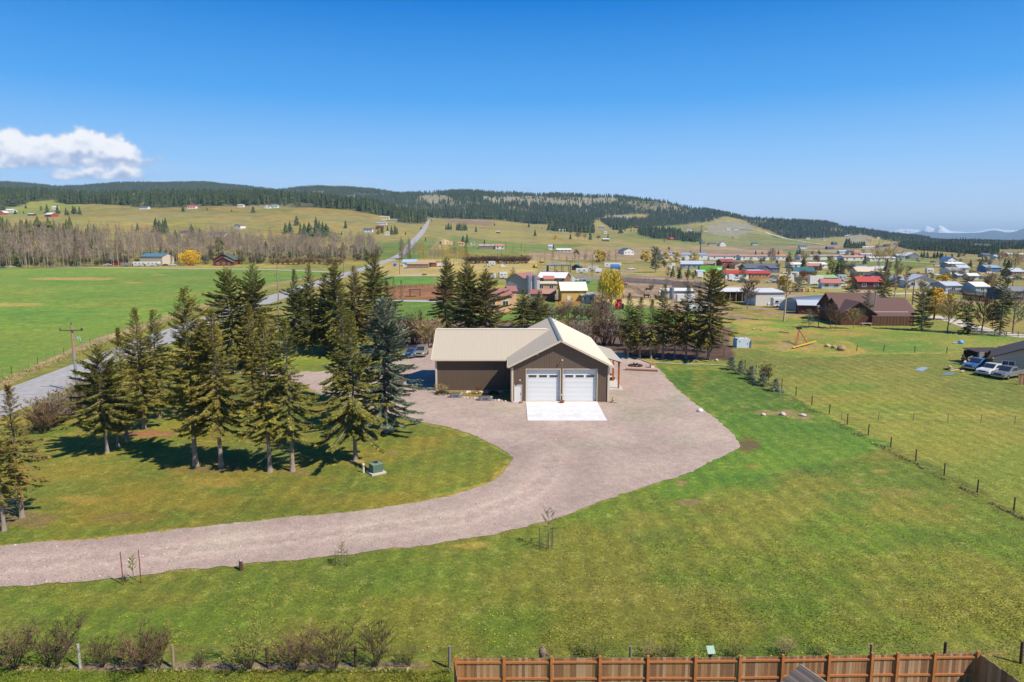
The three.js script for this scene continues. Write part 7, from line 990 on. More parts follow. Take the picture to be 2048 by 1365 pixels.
{ const [x, y, z] = GT(1922, 688), t = thing('blue_calf_hut', 'small light blue plastic shelter on the green pasture', 'shelter', [x, y, z]); part(t, 'shell', [ball(0.5, 0, 0.25, 0, 1.2, 1, 1, 2)], M([110, 170, 226], 0.5)); part(t, 'lip', [box(1.0, 0.06, 0.6, -1.1, 0.15, 0)], M([206, 214, 220], 0.6)); }
const flatSheet = (label, pts, c, h, cat = 'panel') => { const p = pts.map(([a, b]) => G(a, b)); const g = sheet(p, h); single('ground_panel', label, cat, g, M(c, 0.6), [0, 0, 0]); };
flatSheet('light grey metal sheet lying flat on the pasture', [[1829, 741], [1844, 735], [1858, 737], [1845, 744]], [150, 170, 184], 0.06); flatSheet('darker green grey sheet lying in the grass near the pickups', [[1880, 751], [1898, 745], [1915, 746], [1902, 752]], [118, 138, 128], 0.05);
[['weathered tan plank pile beside the pickups', 1897, 739], ['short pale board lying in front of the pickups', 1909, 742], ['long pale board lying nearest the blue pickup', 1925, 744], ['split pale log on the upper pasture', 1508, 659], ['second split pale log on the upper pasture', 1524, 661]].forEach(([l, px, py], i) => { const [x, y, z] = GT(px, py), t = thing('scrap_wood', l, 'board', [x, y, z], 0.4 * i); for (let k = 0; k < (i === 0 ? 5 : 1); k++) part(t, 'board', [box(1.5 + (i % 2) * 0.6, 0.12, 0.35, 0, 0.1 + k * 0.11, k * 0.12, 0, k * 0.3, 0)], M([206, 178, 136], 0.9)); });
V('pickup', 'two tone blue pickup farthest from the camera in the row of three', 1957, 739, 207, [74, 112, 160], 'pickups parked by the beige house'); V('pickup', 'white pickup in the middle of the row of three', 1985, 750, 207, 'white', 'pickups parked by the beige house'); V('pickup', 'grey pickup nearest the orange board gate', 2016, 756, 207, [128, 130, 136], 'pickups parked by the beige house');
{ const a = GT(2046, 752); houseAt('house', 'beige house with a dark roof at the picture edge', 'house', a, -0.62, 7.6, 9, 2.6, 1.6, 'z', [196, 178, 158], [84, 72, 68], { win: 2 }); }
{ const [x, y, z] = GT(1982, 730), t = thing('carport', 'dark lean-to carport beside the beige house', 'carport', [x, y, z], 0.1); part(t, 'roof', [box(5.6, 0.12, 3.6, 0.3, 2.2, -1.6, 0.06, 0, 0)], M([70, 60, 58], 0.9)); for (const a of [-2.6, 0.4, 3]) part(t, 'post', [box(0.14, 2.3, 0.14, a, 1.15, 0.3)], M([90, 72, 60], 0.9)); part(t, 'side_panel', [box(1.2, 2.2, 0.06, -2.1, 1.1, 0.2)], M([150, 144, 140], 0.8)); part(t, 'back_wall', [box(5.4, 2.0, 0.08, 0.3, 1.0, -3.2)], M([86, 74, 64], 0.9)); part(t, 'crate', [box(0.9, 0.8, 0.7, 0.6, 0.4, -1)], M([206, 168, 120], 0.9)); part(t, 'crate', [box(1.2, 0.6, 0.9, 1.8, 0.3, -1.4)], M([170, 160, 150], 0.9)); }
{ const [x, y, z] = GT(1938, 730), t = thing('junk_pile', 'dark pile of tyres and pale scrap beside the carport', 'junk pile', [x, y, z]), r = mul(8); for (let i = 0; i < 7; i++) { const m = part(t, 'tyre', WHEEL.t, tyreM); m.position.set((r() - 0.5) * 2.2, 0.25 + r() * 0.7, (r() - 0.5) * 1.2); m.rotation.set(r() * 3, r() * 3, 0); m.scale.setScalar(1.2); } for (let i = 0; i < 9; i++) part(t, 'scrap', [box(0.6 * r() + 0.25, 0.2, 0.3, (r() - 0.5) * 2.6, 0.5 + r() * 0.9, (r() - 0.5), r(), r() * 3, r())], M([[206, 180, 150], [150, 130, 110], [60, 50, 48]][i % 3], 0.9)); }
{ const a = GT(2036, 770), t = thing('board_gate', 'orange brown board gate at the picture edge by the grey pickup', 'gate', a, -0.15); for (let i = 0; i < 12; i++) part(t, 'board', [box(0.2, 1.7, 0.04, i * 0.21 + 0.1, 0.85, 0)], PLANK[i % 5]); part(t, 'rail', [box(2.6, 0.1, 0.06, 1.3, 1.6, 0.05)], stain); }
// ---------- the valley town and scattered houses: label | column, foot row, width | depth, wall height, rise | ridge, turn | wall, roof ----------
[
  ['long white storage building with a blue roof edge', 1370, 520, 95, 20, 6, 1.4, 'x', 0, 'white', [150, 172, 206]],
  ['pink roofed storage row nearest the blue edged storage building', 1459, 520, 84, 16, 4.6, 1.8, 'x', 0, 'white', 'rose'],
  ['pink roofed storage row behind the red brown house', 1510, 521, 60, 14, 4.6, 1.6, 'x', 0, 'white', 'rose'],
  ['small white building with an orange roof behind the slim spruce', 1562, 521, 20, 10, 5, 1.4, 'x', 0, 'white', [214, 136, 96]],
  ['grey pink roofed row behind the brown thicket', 1645, 520, 94, 14, 4.2, 1.6, 'x', 0, 'white', [186, 150, 144]],
  ['rose roofed row left of the big cottonwood', 1716, 522, 60, 14, 4.2, 1.6, 'x', 0, 'white', [206, 140, 124]],
  ['low white row right of the big cottonwood', 1766, 523, 54, 10, 3.6, 1.2, 'x', 0, 'white', 'white'],
  ['pale blue workshop with a silver roof', 1384, 538, 44, 12, 3.8, 2.4, 'x', -10, 'sky', 'silver'],
  ['tan roofed annex of the pale blue workshop', 1417, 536, 26, 9, 3.4, 1.6, 'x', -6, [186, 176, 166], [164, 146, 136]],
  ['small shed with a silver roof in front of the green trailer', 1402, 552, 16, 5, 2.8, 0.8, 'x', 0, 'dark', 'silver'],
  ['red brown two storey house behind the green trailer', 1456, 537, 28, 9, 5.4, 2, 'x', 8, 'barn', [150, 80, 74]],
  ['tan house with a brown roof beside the red brown house', 1482, 538, 26, 9, 3.4, 2, 'z', 10, 'tan', 'brown'],
  ['large blue grey house with slate roofs', 1526, 546, 72, 12, 3.4, 2.6, 'x', 4, [96, 106, 130], [100, 102, 112]],
  ['front gable wing of the blue grey house', 1532, 548, 24, 8, 3.2, 2.2, 'z', 4, [100, 112, 138], [104, 106, 116]],
  ['pale blue roofed carport before the blue grey house', 1510, 549, 30, 6, 2.6, 0.05, 'flat', 0, 'grey', [186, 202, 220]],
  ['white long house with a bright red roof', 1474, 558, 50, 8, 3.2, 1.6, 'x', 0, 'white', 'red'],
  ['orange wooden house with a red roof', 1520, 558, 42, 8, 3.2, 1.4, 'x', 0, 'orange', 'red'],
  ['log cabin with a dark teal roof', 1608, 553, 38, 10, 3.2, 2.4, 'x', -16, [190, 116, 60], 'teal'],
  ['long low building with a white roof behind the teal cabin', 1619, 537, 76, 12, 3.2, 1.4, 'x', 0, 'white', 'white'],
  ['dark house with a rosy roof in front of the long white roof', 1630, 541, 28, 9, 3.2, 2, 'x', -10, 'dark', [190, 132, 116]],
  ['shed with a light green roof behind the white trailers', 1657, 567, 36, 8, 3, 1.2, 'x', 0, 'brown', [150, 186, 124]],
  ['white garage with a faded rose roof', 1663, 578, 36, 8, 2.8, 1.6, 'x', -14, 'white', [196, 122, 114]],
  ['barn with a bright red roof behind the log house', 1740, 580, 46, 9, 3.8, 2, 'x', -10, [96, 58, 62], [196, 80, 70]],
  ['cream roofed hall behind the red roofed barn', 1742, 555, 54, 12, 3.6, 2.4, 'x', -8, 'cream', [226, 202, 170]],
  ['slate gabled house against the cottonwood trunks', 1752, 562, 26, 8, 3.2, 2, 'z', -12, [110, 104, 110], [120, 110, 112]],
  ['long pale blue roofed sheds behind the cream hall', 1745, 544, 58, 8, 3, 1, 'x', 0, 'grey', [176, 190, 212]],
  ['dark flat roofed row behind the pale blue sheds', 1712, 538, 44, 8, 2.6, 0.05, 'flat', 0, 'dark', 'slate'],
  ['grey house with a silver roof right of the cottonwood', 1796, 572, 26, 9, 3, 2, 'z', -16, 'grey', 'silver'],
  ['white hall with a silver gabled roof behind the dark spruce', 1845, 577, 52, 12, 3.6, 2.6, 'z', -14, 'white', [206, 208, 212]],
  ['brown weathered shed above the white hall', 1842, 562, 30, 7, 3, 1, 'x', 0, 'brown', [112, 84, 74]],
  ['pale blue house at the street end', 1803, 519, 17, 10, 4.4, 1.8, 'x', 0, 'sky', 'silver'],
  ['grey gabled house with a white roof at the street end', 1827, 518, 27, 14, 4, 3.6, 'z', 10, [120, 128, 140], 'white'],
  ['white barn with a bright blue arched roof', 1905, 529, 18, 12, 4.4, 2.6, 'z', 0, 'white', 'azure'],
  ['long blue white house below the blue roofed barn', 1913, 536, 33, 10, 3.4, 1.2, 'x', 0, [146, 164, 188], 'white'],
  ['pale house with a silver roof beside the pointed olive tree', 1928, 545, 20, 9, 3.2, 2, 'x', -8, 'white', 'silver'],
  ['white house with a grey roof among parked vehicles', 1913, 551, 27, 9, 3.2, 1.8, 'x', 6, 'white', 'grey'],
  ['small shed with a white sloping roof above the green', 1924, 558, 17, 5, 2.2, 1, 'x', 0, 'grey', 'white'],
  ['second small shed with a white sloping roof', 1948, 560, 18, 6, 2.4, 1.2, 'x', -10, 'white', 'white'],
  ['long grey house with a silver roof behind the board fence', 1907, 585, 33, 9, 3, 1.4, 'x', 0, [176, 180, 188], 'silver'],
  ['pale blue house with a white roof behind the board fence', 1965, 587, 28, 9, 3, 1.6, 'x', 0, 'sky', 'white'],
  ['dark grey house at the picture edge behind bare trees', 2030, 600, 50, 9, 3.4, 1.4, 'x', -4, 'slate', [136, 136, 140]],
  ['bright blue house in the east', 1988, 545, 30, 9, 3.4, 1.6, 'x', 0, 'azure', [146, 172, 198]],
  ['house with a silver roof near the picture edge in the east', 2036, 553, 26, 9, 3, 2, 'x', 0, 'wood', 'silver'],
  ['tiny red roofed house in the far east', 2014, 513, 11, 9, 3.4, 2, 'x', 0, 'white', 'red'],
  ['tiny silver roofed house beside the red roofed one in the far east', 2026, 514, 17, 9, 3.4, 1.6, 'x', 0, 'tan', [180, 206, 210]],
  ['tiny white roofed house at the picture edge in the far east', 2044, 514, 12, 9, 3.4, 1.6, 'x', 0, 'grey', 'white'],
  ['slate roofed house at the end of the dark pine strip', 1975, 515, 16, 10, 3.4, 2, 'x', 0, 'grey', 'slate'],
  ['white roofed house among the far eastern trees', 1998, 519, 13, 9, 3.2, 2, 'x', 0, 'white', 'silver'],
  ['bright white far house on the ridge beyond the pines', 1958, 496, 10, 12, 6, 3, 'z', 0, 'white', 'white'],
  ['small white house far beyond the pines in the east', 2004, 497, 12, 10, 4, 2, 'x', 0, 'white', 'grey'],
  ['far tan house beyond the pine strip', 1900, 493, 11, 10, 4, 2, 'x', 0, 'cream', 'grey'],
  ['far white house beyond the pine strip', 1912, 494, 8, 10, 4, 2, 'x', 0, 'white', 'white'],
  ['white trailer houses at the foot of the eastern hill', 1735, 497, 34, 8, 3.4, 1, 'x', 0, 'white', 'white'],
  ['teal roofed house at the foot of the eastern hill', 1762, 496, 12, 10, 4, 2.4, 'x', 0, 'grey', 'teal'],
  ['dark roofed house at the foot of the eastern hill', 1776, 494, 11, 10, 4, 2, 'x', 0, 'slate', 'black'],
  ['white house half up the eastern hill', 1799, 490, 14, 10, 4, 1.6, 'x', 0, 'white', 'grey'],
  ['cream house on the bald eastern slope', 1758, 478, 7, 10, 6, 2, 'z', 0, 'cream', 'tan'],
  ['small grey house on the bald eastern slope', 1695, 474, 9, 10, 4, 2, 'x', 0, 'grey', 'silver'],
  ['white row house behind the storage roofs', 1687, 508, 15, 10, 4, 1.6, 'x', 0, 'white', 'silver'],
  ['dark roofed white house behind the storage roofs', 1704, 509, 12, 10, 4, 2, 'x', 0, 'white', 'dark'],
  ['orange roofed house behind the storage roofs', 1716, 512, 13, 9, 4, 1.6, 'x', 0, 'cream', [226, 104, 62]],
  ['long white house beside the orange roofed one', 1734, 514, 22, 9, 3.4, 1.4, 'x', 0, 'white', 'silver'],
  ['slate roofed barn alone on the fallow ground', 1607, 498, 14, 10, 5, 3, 'x', 0, 'white', 'slate'],
  ['grey barn alone on the eastern meadow', 1662, 499, 14, 10, 4, 2.6, 'x', 0, 'slate', [110, 116, 130]],
  ['dark hip roofed barn under the eastern forest', 1671, 490, 9, 12, 5, 4, 'x', 0, 'slate', 'slate'],
  ['white house under the eastern forest edge', 1617, 479, 8, 10, 5, 3, 'x', 0, 'white', 'slate'],
  ['tiny white house beside the dark hip roofed barn', 1649, 481, 6, 9, 4, 2, 'x', 0, 'white', 'grey'],
  ['teal roofed farmhouse below the grassy hill', 1511, 491, 12, 10, 4.4, 2.6, 'x', 0, 'cream', 'teal'],
  // hill slopes
  ['red barn below the dark forest strip', 1344, 481, 8, 10, 4, 3, 'x', 0, [184, 66, 60], [196, 70, 64]],
  ['slate roofed house on the slope below the bald hill', 1378, 461, 11, 10, 5, 3, 'x', 0, 'white', [110, 130, 160]],
  ['pale blue roofed house on the slope left of the slate one', 1356, 464, 11, 10, 4, 2, 'x', 0, 'white', 'silver'],
  ['cream house on the slope under the slate roofed one', 1384, 465, 8, 9, 4, 2, 'x', 0, 'cream', [206, 150, 120]],
  ['white house at the end of the slope below the bald hill', 1411, 464, 9, 9, 4, 2, 'x', 0, 'white', 'rose'],
  ['blue grey house high beside the bald hill', 1472, 460, 10, 10, 5, 2.6, 'x', 0, 'white', [130, 150, 186]],
  ['white house high beside the bald hill', 1457, 461, 8, 9, 4, 2, 'x', 0, 'white', 'silver'],
  ['rusty roofed house in the trees below the bald hill', 1473, 477, 12, 9, 4, 2, 'x', 0, 'cream', [206, 130, 96]],
  ['large white house on the valley edge', 1446, 493, 13, 12, 6, 4, 'z', 8, 'white', 'grey'],
  ['brown house left of the large white one', 1425, 491, 15, 10, 4, 2.4, 'x', 0, [206, 180, 150], [110, 104, 104]],
  ['dark roofed house further left on the valley edge', 1406, 489, 9, 10, 4, 2.4, 'x', 0, 'grey', 'slate'],
  ['white barn with a rounded dark roof on the fallow ground', 1258, 510, 22, 18, 5.4, 3.2, 'z', 14, 'white', 'slate'],
  ['white roofed meadow barn beside the brown bushes', 1212, 483, 13, 10, 4, 1.6, 'x', 0, 'dark', 'white'],
  ['small white shed on the upper meadow', 1211, 468, 7, 8, 4, 2, 'x', 0, 'white', 'silver'],
  ['blue roofed shed high on the upper meadow', 1204, 456, 11, 9, 4, 2, 'x', 0, 'grey', [150, 180, 210]],
  ['small blue house on the upper meadow', 1226, 458, 7, 9, 4, 2, 'x', 0, 'white', 'azure'],
  ['red brown house below the hill track', 1275, 457, 7, 9, 5, 3, 'x', 0, 'barn', 'barn'],
  ['white house at the top of the hill track', 1291, 440, 8, 9, 4, 2, 'x', 0, 'white', 'silver'],
  ['white house among the upper meadow firs', 1124, 464, 13, 9, 4, 2, 'x', -10, 'white', 'silver'],
  ['small white house beside the narrow fir', 1101, 500, 8, 8, 4.4, 2, 'x', 0, 'white', 'silver'],
  ['long white roofed farmhouse behind the thin tree row', 1128, 505, 30, 9, 3, 1.6, 'x', 0, [214, 190, 176], 'white'],
  ['brown A frame house behind the thin tree row', 1153, 508, 12, 8, 0.8, 4.4, 'z', 0, 'brown', [150, 104, 90]],
  ['long brown house with a rosy roof on the meadow', 978, 498, 42, 10, 3.4, 2, 'x', 4, [150, 130, 120], [190, 156, 148]],
  ['white end wing of the long brown house', 1000, 499, 19, 10, 4.2, 2, 'x', 4, 'white', [206, 134, 110]],
  ['orange roofed shed beside the two firs', 922, 492, 12, 8, 3.4, 1.4, 'x', 0, 'cream', [222, 140, 80]],
  ['bare wood house under construction on the meadow', 894, 489, 22, 10, 4.4, 2.4, 'z', 20, [230, 200, 150], [226, 190, 140]],
  ['small white hut right of the two firs', 945, 491, 8, 6, 3, 1.6, 'z', 0, 'white', 'white'],
  ['tiny open shed on the upper meadow', 996, 467, 8, 6, 3, 1, 'x', 0, 'dark', 'silver'],
  ['slate roofed white house beside the hill road', 735, 465, 18, 10, 4, 2.4, 'x', 0, 'white', 'slate'],
  ['dark red barn beside the hill road', 758, 460, 14, 10, 4, 2.6, 'x', 0, [110, 52, 50], [120, 56, 54]],
  ['pale blue house above the dark red barn', 762, 450, 22, 8, 3, 1, 'x', 0, 'white', [170, 190, 206]],
  ['cream hillside house under the forest', 768, 440, 20, 10, 5, 2.4, 'x', 0, 'cream', [190, 170, 140]],
  ['tan hillside house right of the cream one', 786, 444, 16, 9, 4, 2, 'x', 0, 'tan', 'grey'],
  ['small white house among the hill road conifers', 773, 470, 10, 8, 3.4, 2, 'z', 0, 'white', 'white'],
  ['white house with a dark roof behind the aspens', 432, 474, 34, 10, 3.6, 2, 'x', 0, 'white', [76, 84, 96]],
  ['brown roofed house behind the aspens', 368, 470, 19, 10, 3.6, 2, 'x', 0, [206, 170, 160], [110, 92, 86]],
  ['white house with a brown roof on the open meadow', 474, 457, 16, 10, 4, 2.4, 'z', -20, 'white', [150, 110, 86]],
  ['red roofed white house under the forest', 382, 418, 17, 10, 4, 2.6, 'x', 0, 'white', [206, 92, 88]],
  ['white house with a slate roof under the forest', 286, 419, 18, 10, 4, 2.4, 'x', 0, 'white', 'slate'],
  ['small white house at the forest edge', 480, 415, 12, 9, 4, 2.4, 'x', 0, 'white', 'tan'],
  ['small white house beside the meadow edge conifer', 534, 417, 11, 9, 4, 3, 'z', 0, 'white', 'grey'],
  ['blue roofed house at the forest edge', 550, 416, 10, 9, 4, 2, 'x', 0, 'white', [110, 170, 180]],
  ['red walled shed with a white roof on the west meadow', 95, 434, 18, 12, 4, 3, 'x', -20, [170, 70, 66], 'white'],
  ['open white roofed shed on the west meadow', 60, 432, 11, 8, 3.4, 1, 'x', 0, 'dark', 'white'],
  ['small white house by the west meadow conifers', 107, 419, 10, 9, 4, 2, 'x', 0, 'white', 'white'],
  ['long white roofed house on the west slope', 18, 425, 16, 10, 4, 2, 'x', 0, 'white', 'white'],
  ['red and white barn at the picture edge on the west slope', 3, 430, 10, 10, 4, 3, 'z', 0, [196, 70, 70], 'white'],
].forEach(([label, px, py, w, D, h, rise, axis, turn, wall, roof]) => H(label, px, py, w * 0.95, D, h * 0.88, rise * 0.9, axis, turn, wall, roof, { group: 'houses and sheds of the valley', win: w < 9 ? 1 : undefined }));
// at the far side road
H('large tan metal barn with a blue roof beyond the field', 303, 529.5, 50, 13, 6.4, 2.4, 'x', -14, [216, 198, 178], [86, 126, 146], { name: 'metal_barn', cat: 'barn', win: 0 });
H('log house with green gables beyond the field', 447, 531, 42, 12, 4.6, 4.4, 'z', 0, [128, 66, 46], [92, 100, 84], { name: 'log_house', win: 2, over: 0.9 }); H('front gable porch of the log house beyond the field', 447, 532, 34, 4, 3.2, 3.4, 'z', 0, [116, 56, 40], [96, 104, 86], { name: 'log_porch', cat: 'porch', win: 3, over: 0.8 });
H('dark red shed at the aspen edge beyond the field', 226, 531, 20, 6, 3, 1.4, 'x', 0, [140, 50, 46], 'black', { name: 'farm_shed', cat: 'shed', win: 0 });
trailer('white fifth wheel camper left of two before the tan barn', 279, 533.3, 26, 3.6, 'white', { nose: true }); trailer('white travel trailer right of two before the tan barn', 305, 533.3, 26, 3.6, 'white', { nose: true, stripe: [110, 104, 100] }); trailer('grey stock trailer beside the white campers', 252, 533.2, 22, 2.8, [150, 144, 138], { plain: true, name: 'stock_trailer' });
V('pickup', 'white pickup at the aspen edge beside the red shed', 215, 532, 180, 'white'); V('car', 'dark blue car beside the tan barn', 331, 532, 0, [40, 56, 96]); V('pickup', 'white pickup beside the tan barn door', 345, 532, 0, 'white'); V('suv', 'grey car under the bright yellow willow', 364, 532, 0, [150, 146, 144]); V('car', 'red car under the bright yellow willow', 381, 532, 10, [190, 50, 44]);
// trailers and vehicles of the town
trailer('lime green freight trailer with printed sides', 1423, 546, 48, 4.2, [112, 190, 62], { plain: true, name: 'freight_trailer', print: (t, L, h) => { part(t, 'printed_patch', [box(L * 0.2, h * 0.34, 0.03, L * 0.32, h * 0.6, 0.08)], M([230, 240, 230], 0.6)); part(t, 'printed_patch', [box(L * 0.1, h * 0.55, 0.03, 0.02 * L, h * 0.5, 0.08)], M([150, 120, 60], 0.6)); part(t, 'dark_front', [box(0.2, h - 0.7, 2.45, -L / 2 - 0.12, h / 2 + 0.25, -1.25)], M([40, 44, 44], 0.7)); } });
trailer('white freight trailer left of the blue tipped spruce', 1573, 567, 30, 4.0, [226, 220, 210], { plain: true, name: 'freight_trailer' }); trailer('white freight trailer beside the light green roof', 1633, 571, 26, 4.2, 'white', { plain: true, name: 'freight_trailer' }); trailer('silver camper behind the light green roof', 1685, 563, 17, 3.2, 'silver'); trailer('white camper behind the log cabin fence', 1590, 556, 16, 3.2, 'white'); trailer('white camper near the brown weathered shed', 1861, 548, 13, 3.2, 'white'); trailer('white box trailer beside the red roofed house', 1463, 563, 10, 3.4, 'white', { plain: true, name: 'cargo_trailer' }); trailer('white caravan on the storage yard grass', 1332, 525, 7, 2.8, 'white', { plain: true, name: 'cargo_trailer' }); trailer('white caravan before the pale blue workshop', 1347, 534, 7, 2.8, 'white', { plain: true, name: 'cargo_trailer' });
[['pickup', 'dark teal pickup below the red roofed white house', 1487, 566, 5, [30, 80, 96]], ['pickup', 'white pickup beside the dark teal pickup', 1473, 563, 190, 'white'], ['suv', 'white truck next to the faded rose garage', 1681, 574, 180, 'white'], ['car', 'white car before the blue grey house', 1572, 548, 0, 'white'], ['car', 'white car on the green below the orange house', 1541, 566, 160, 'white'], ['pickup', 'white pickup on the green below the orange house', 1552, 564, 20, 'white'], ['suv', 'red truck beside the red roofed barn', 1700, 568, 150, [206, 56, 50]], ['car', 'white car parked above the white hall', 1873, 552, 10, 'white'], ['car', 'white car on the east green', 1875, 534, 0, 'white'], ['pickup', 'dark pickup on the east green', 1866, 526, 20, [70, 76, 84]], ['car', 'orange brown car in the east yard', 2024, 558, 0, [210, 140, 90]], ['pickup', 'white pickup in the east yard', 2018, 559, 180, 'white'], ['pickup', 'dark green pickup in the east yard', 2038, 561, 0, [50, 84, 80]], ['car', 'white car beside the blue house', 1980, 548, 0, 'white'], ['car', 'blue car beside the small white sheds', 1963, 558, 20, [70, 100, 150]], ['pickup', 'white pickup near the board fence in the east', 1881, 583, 200, 'white'], ['pickup', 'white flatbed by the pale blue workshop', 1350, 541, 0, 'white'], ['car', 'teal car below the orange house', 1547, 556, 0, [60, 130, 130]]].forEach(([k, l, px, py, t, c]) => V(k, l, px, py, t, c));
railFence('weathered board fence along the east lane', [[1897, 589], [1925, 590], [1952, 593], [1982, 596]], 2.0, [0.6, 1.6], M([150, 134, 118], 0.95), 4, { boards: true, name: 'board_fence' }); railFence('dark brown board fence in front of the east lane', [[1926, 598], [1960, 603], [1992, 607]], 2.0, [0.6, 1.6], M([84, 62, 50], 0.95), 4, { boards: true, name: 'board_fence' }); railFence('dark rail fence behind the teal roofed cabin', [[1588, 562], [1650, 560], [1690, 560]], 1.8, [0.6, 1.5], M([84, 76, 72], 0.95), 4, { boards: true, name: 'board_fence' });
single('log_pile', 'heap of tan sawn logs behind the quonset', 'log pile', merge([0, 1, 2, 3, 4, 5, 6].map((i) => rod([-5 + (i % 4) * 2.4, 0.3 + (i > 3 ? 0.5 : 0), 0], [-3 + (i % 4) * 2.4, 0.5 + (i > 3 ? 0.5 : 0), -3], 0.32, 0.28, 8))), M([206, 156, 104], 0.9), GT(1618, 584)).userData.kind = 'stuff';
single('water_barrel', 'bright blue tank beside the white hall', 'tank', merge([cyl(1.5, 1.5, 2.6, 0, 1.3, 0, 14), cyl(1.5, 0.4, 0.6, 0, 2.9, 0, 14)]), M([40, 96, 190], 0.5), GT(1819, 572));
// small bushes scattered between the houses
{ const r = mul(606); for (let i = 0; i < 190; i++) { const px = mix(1300, 2045, r()), py = mix(510, 590, r() * 0.9), tall = r() < 0.5; bush(tall ? 'small leafless tree between the houses of the town' : 'low brown bush between the houses of the town', px, py, (tall ? 16 : 8) * (0.7 + 0.6 * r()) * clamp((py - 480) / 70, 0.5, 1.4), tall ? 1 : 1.7, HEDGE[i % 3], [TW.tan, TW.brown, TW.grey, TW.olive][i % 4], tall ? 'small bare trees of the town' : 'low bushes of the town'); }
  for (let i = 0; i < 26; i++) { const px = mix(1290, 2040, r()), py = mix(505, 560, r()), [x, y, z] = GT(px, py), h = 5 + 6 * r(), t = thing('conifer', 'small dark evergreen between the houses of the town', 'tree', [x, y, z], r() * 6, 'small evergreens of the town'), c = part(t, 'crown', FIRS[i % 3], i % 2 ? firMatD : firMatO); c.scale.set(h * 1.4, h, h * 1.4); const tr = part(t, 'trunk', firProto[0], barkMat); tr.scale.set(h * 0.6, h, h * 0.6); }
}
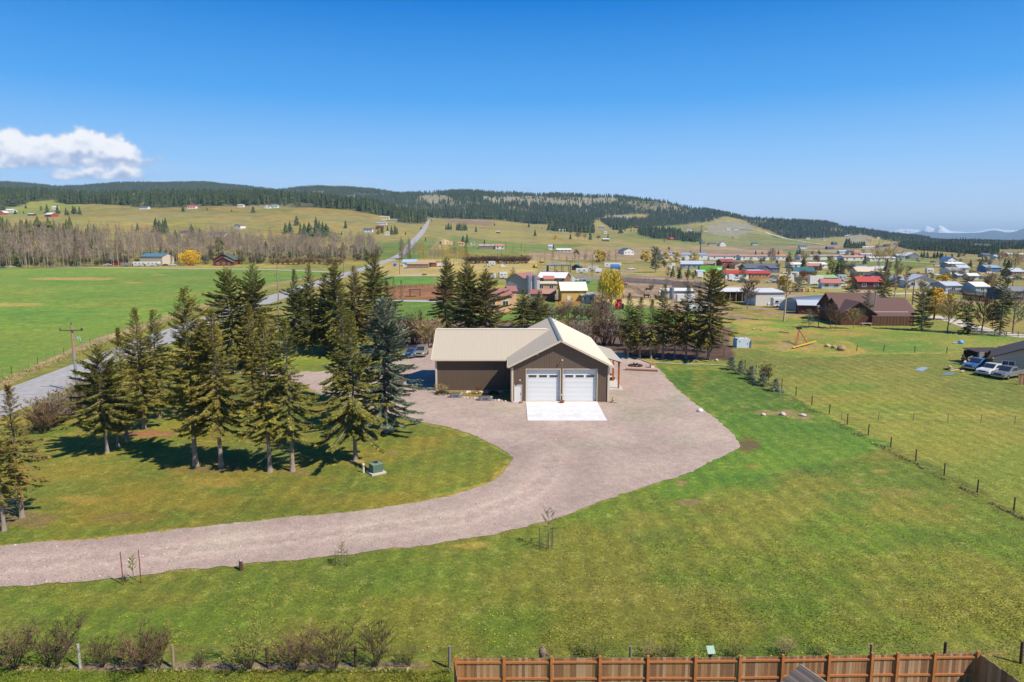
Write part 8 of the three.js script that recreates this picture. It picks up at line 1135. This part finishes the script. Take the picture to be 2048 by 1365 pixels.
// ---------- grass tufts, dandelions, stones on the gravel ----------
{
  const r = mul(9001), blade = [], add = (x, z, h, lx, lz, w) => blade.push(x - w, 0, z, x + w, 0, z + w * 0.4, x + lx, h, z + lz);
  for (let i = 0; i < 7; i++) { const a = r() * 6.28, q = 0.05 * r(); add(Math.cos(a) * q, Math.sin(a) * q, 0.7 + 0.5 * r(), Math.cos(a) * 0.5 * r(), Math.sin(a) * 0.5 * r(), 0.09); }
  const tuft = soup(blade), cl = new Cloud(), DR = globalThis.DRIVE, xs = DR.map((p) => p[0]), zs = DR.map((p) => p[1]), bx = [Math.min(...xs), Math.max(...xs), Math.min(...zs), Math.max(...zs)];
  const onDrive = (x, z) => x > bx[0] && x < bx[1] && z > bx[2] && z < bx[3] && inPoly(DR, x, z), inHouse = (x, z) => x > WX0 && x < GX1 + 4 && z < GZ + 7.5 && z > GB;
  const n = 190000, e = new THREE.Matrix4(), q = new THREE.Quaternion();
  for (let i = 0; i < n; i++) {
    const px = mix(-20, 2068, r()), t = r(), py = 700 + 680 * Math.pow(t, 0.8), [x, z] = G(px, py); if (onDrive(x + (r() - 0.5) * 0.7, z + (r() - 0.5) * 0.7) || inHouse(x, z)) continue;
    const road = px < 480 && py < 850 - px * 0.47; if (road) continue;
    const c = cover(px, py, x, z); if (c[1] < c[0] * 0.84) continue;
    const lush = fbm(x / 2.2, z / 2.2, 3), s = (0.075 + 0.08 * r()) * (0.55 + 0.9 * lush), h = (0.018 + 0.03 * r()) * (0.5 + lush) * (py > 1345 && px < 900 ? 2.6 : 1);
    q.setFromAxisAngle(UP, r() * 6.28); e.compose(new THREE.Vector3(x, 0.005, z), q, new THREE.Vector3(s, h, s)); cl.m.push(e.clone());
    const dry = r() < 0.16 ? 1 : 0, k = (0.92 + 0.3 * r()) * (1 + 0.1 * mow(x, z)); cl.c.push(new THREE.Color().setRGB(Math.pow(mix(c[0], 160, dry * 0.7) / 255 * 0.97, 2.2) * k, Math.pow(mix(c[1], 138, dry * 0.7) / 255 * 0.97, 2.2) * k, Math.pow(mix(c[2], 74, dry * 0.7) / 255 * 0.97, 2.2) * k));
  }
  const g = new THREE.Group(); g.name = 'lawn_grass'; g.userData = { kind: 'stuff', label: 'short green lawn grass around the drive', category: 'grass' }; scene.add(g); cl.build(g, 'grass', tuft, needleMat);
  const dn = new Cloud(), flower = new THREE.CylinderGeometry(1, 0.5, 0.5, 7);
  for (let i = 0; i < 5200; i++) {
    const px = mix(-10, 2060, r()), py = mix(960, 1370, Math.pow(r(), 0.75)), [x, z] = G(px, py); if (onDrive(x, z)) continue; if (fbm(x / 3.4 + 90, z / 3.4, 3) < 0.52 + (px < 500 && py < 1090 ? 0.1 : 0)) continue; if (r() < 0.72) continue;
    const s = 0.022 + 0.018 * r(); e.compose(new THREE.Vector3(x, 0.07, z), q.setFromAxisAngle(UP, r() * 6), new THREE.Vector3(s, s, s)); dn.m.push(e.clone()); dn.c.push(lin(250, 212, 20));
  }
  const d = new THREE.Group(); d.name = 'dandelions'; d.userData = { kind: 'stuff', label: 'small yellow dandelions sprinkled over the lawn', category: 'flowers' }; scene.add(d); dn.build(d, 'flowers', flower, needleMat);
  // tall dry grass along the road verges and fence lines
  const tall = new Cloud(), strips = [[[-20, 772], [480, 590], 8], [[1462, 742], [2060, 1046], 9], [[0, 1342], [905, 1344], 12], [[-40, 784], [400, 615], 10], [[-40, 776], [450, 597], 6], [[60, 862], [330, 742], 10]];
  for (let i = 0; i < 16000; i++) { const [a, b, w] = strips[i % 6], t = r(), px = mix(a[0], b[0], t), py = mix(a[1], b[1], t) + (r() - 0.5) * w * (0.6 + 0.4 * clamp((1000 - py0(a, b, t)) / 300, 0, 1)) - (i % 6 === 0 ? 2 : 0), [x, z] = G(px, py); if (fbm(x / 2, z / 2, 3) < 0.42) continue; const s = 0.2 + 0.2 * r(), h = (0.1 + 0.3 * r() * r()) * (i % 6 === 0 || i % 6 === 5 ? 1.2 : 0.6); if (i % 6 > 0 && i % 6 < 5 && r() < 0.5) continue; e.compose(new THREE.Vector3(x, 0, z), q.setFromAxisAngle(UP, r() * 6.28), new THREE.Vector3(s, h, s)); tall.m.push(e.clone()); tall.c.push((r() < (i % 6 === 2 ? 0.35 : 0.62) ? lin(206, 184, 130) : lin(122, 136, 52)).multiplyScalar(0.7 + 0.5 * r())); }
  function py0(a, b, t) { return mix(a[1], b[1], t); }
  const tg = new THREE.Group(); tg.name = 'verge_grass'; tg.userData = { kind: 'stuff', label: 'dry rough grass along the road verge and fence lines', category: 'grass' }; scene.add(tg); tall.build(tg, 'grass', tuft, needleMat);
  // loose stones on the drive
  const st = new Cloud(), stone = new THREE.IcosahedronGeometry(1, 0); stone.scale(1, 0.6, 0.85);
  for (let i = 0; i < 60000; i++) { const px = mix(-20, 1490, r()), py = mix(735, 1190, Math.pow(r(), 0.7)), [x, z] = G(px, py); if (!onDrive(x, z) || inHouse(x, z)) continue; const s = 0.012 + 0.03 * r() * r() + (r() < 0.01 ? 0.05 : 0); e.compose(new THREE.Vector3(x, 0.04, z), q.setFromAxisAngle(UP, r() * 6.28), new THREE.Vector3(s, s, s)); st.m.push(e.clone()); st.c.push(lin(...[[206, 178, 164], [172, 146, 138], [228, 210, 198], [140, 116, 110]][(r() * 4) | 0])); }
  const sg = new THREE.Group(); sg.name = 'gravel'; sg.userData = { kind: 'stuff', label: 'loose pinkish gravel stones on the drive', category: 'gravel' }; scene.add(sg); st.build(sg, 'stones', stone, needleMat);
}
renderer.render(scene, camera);
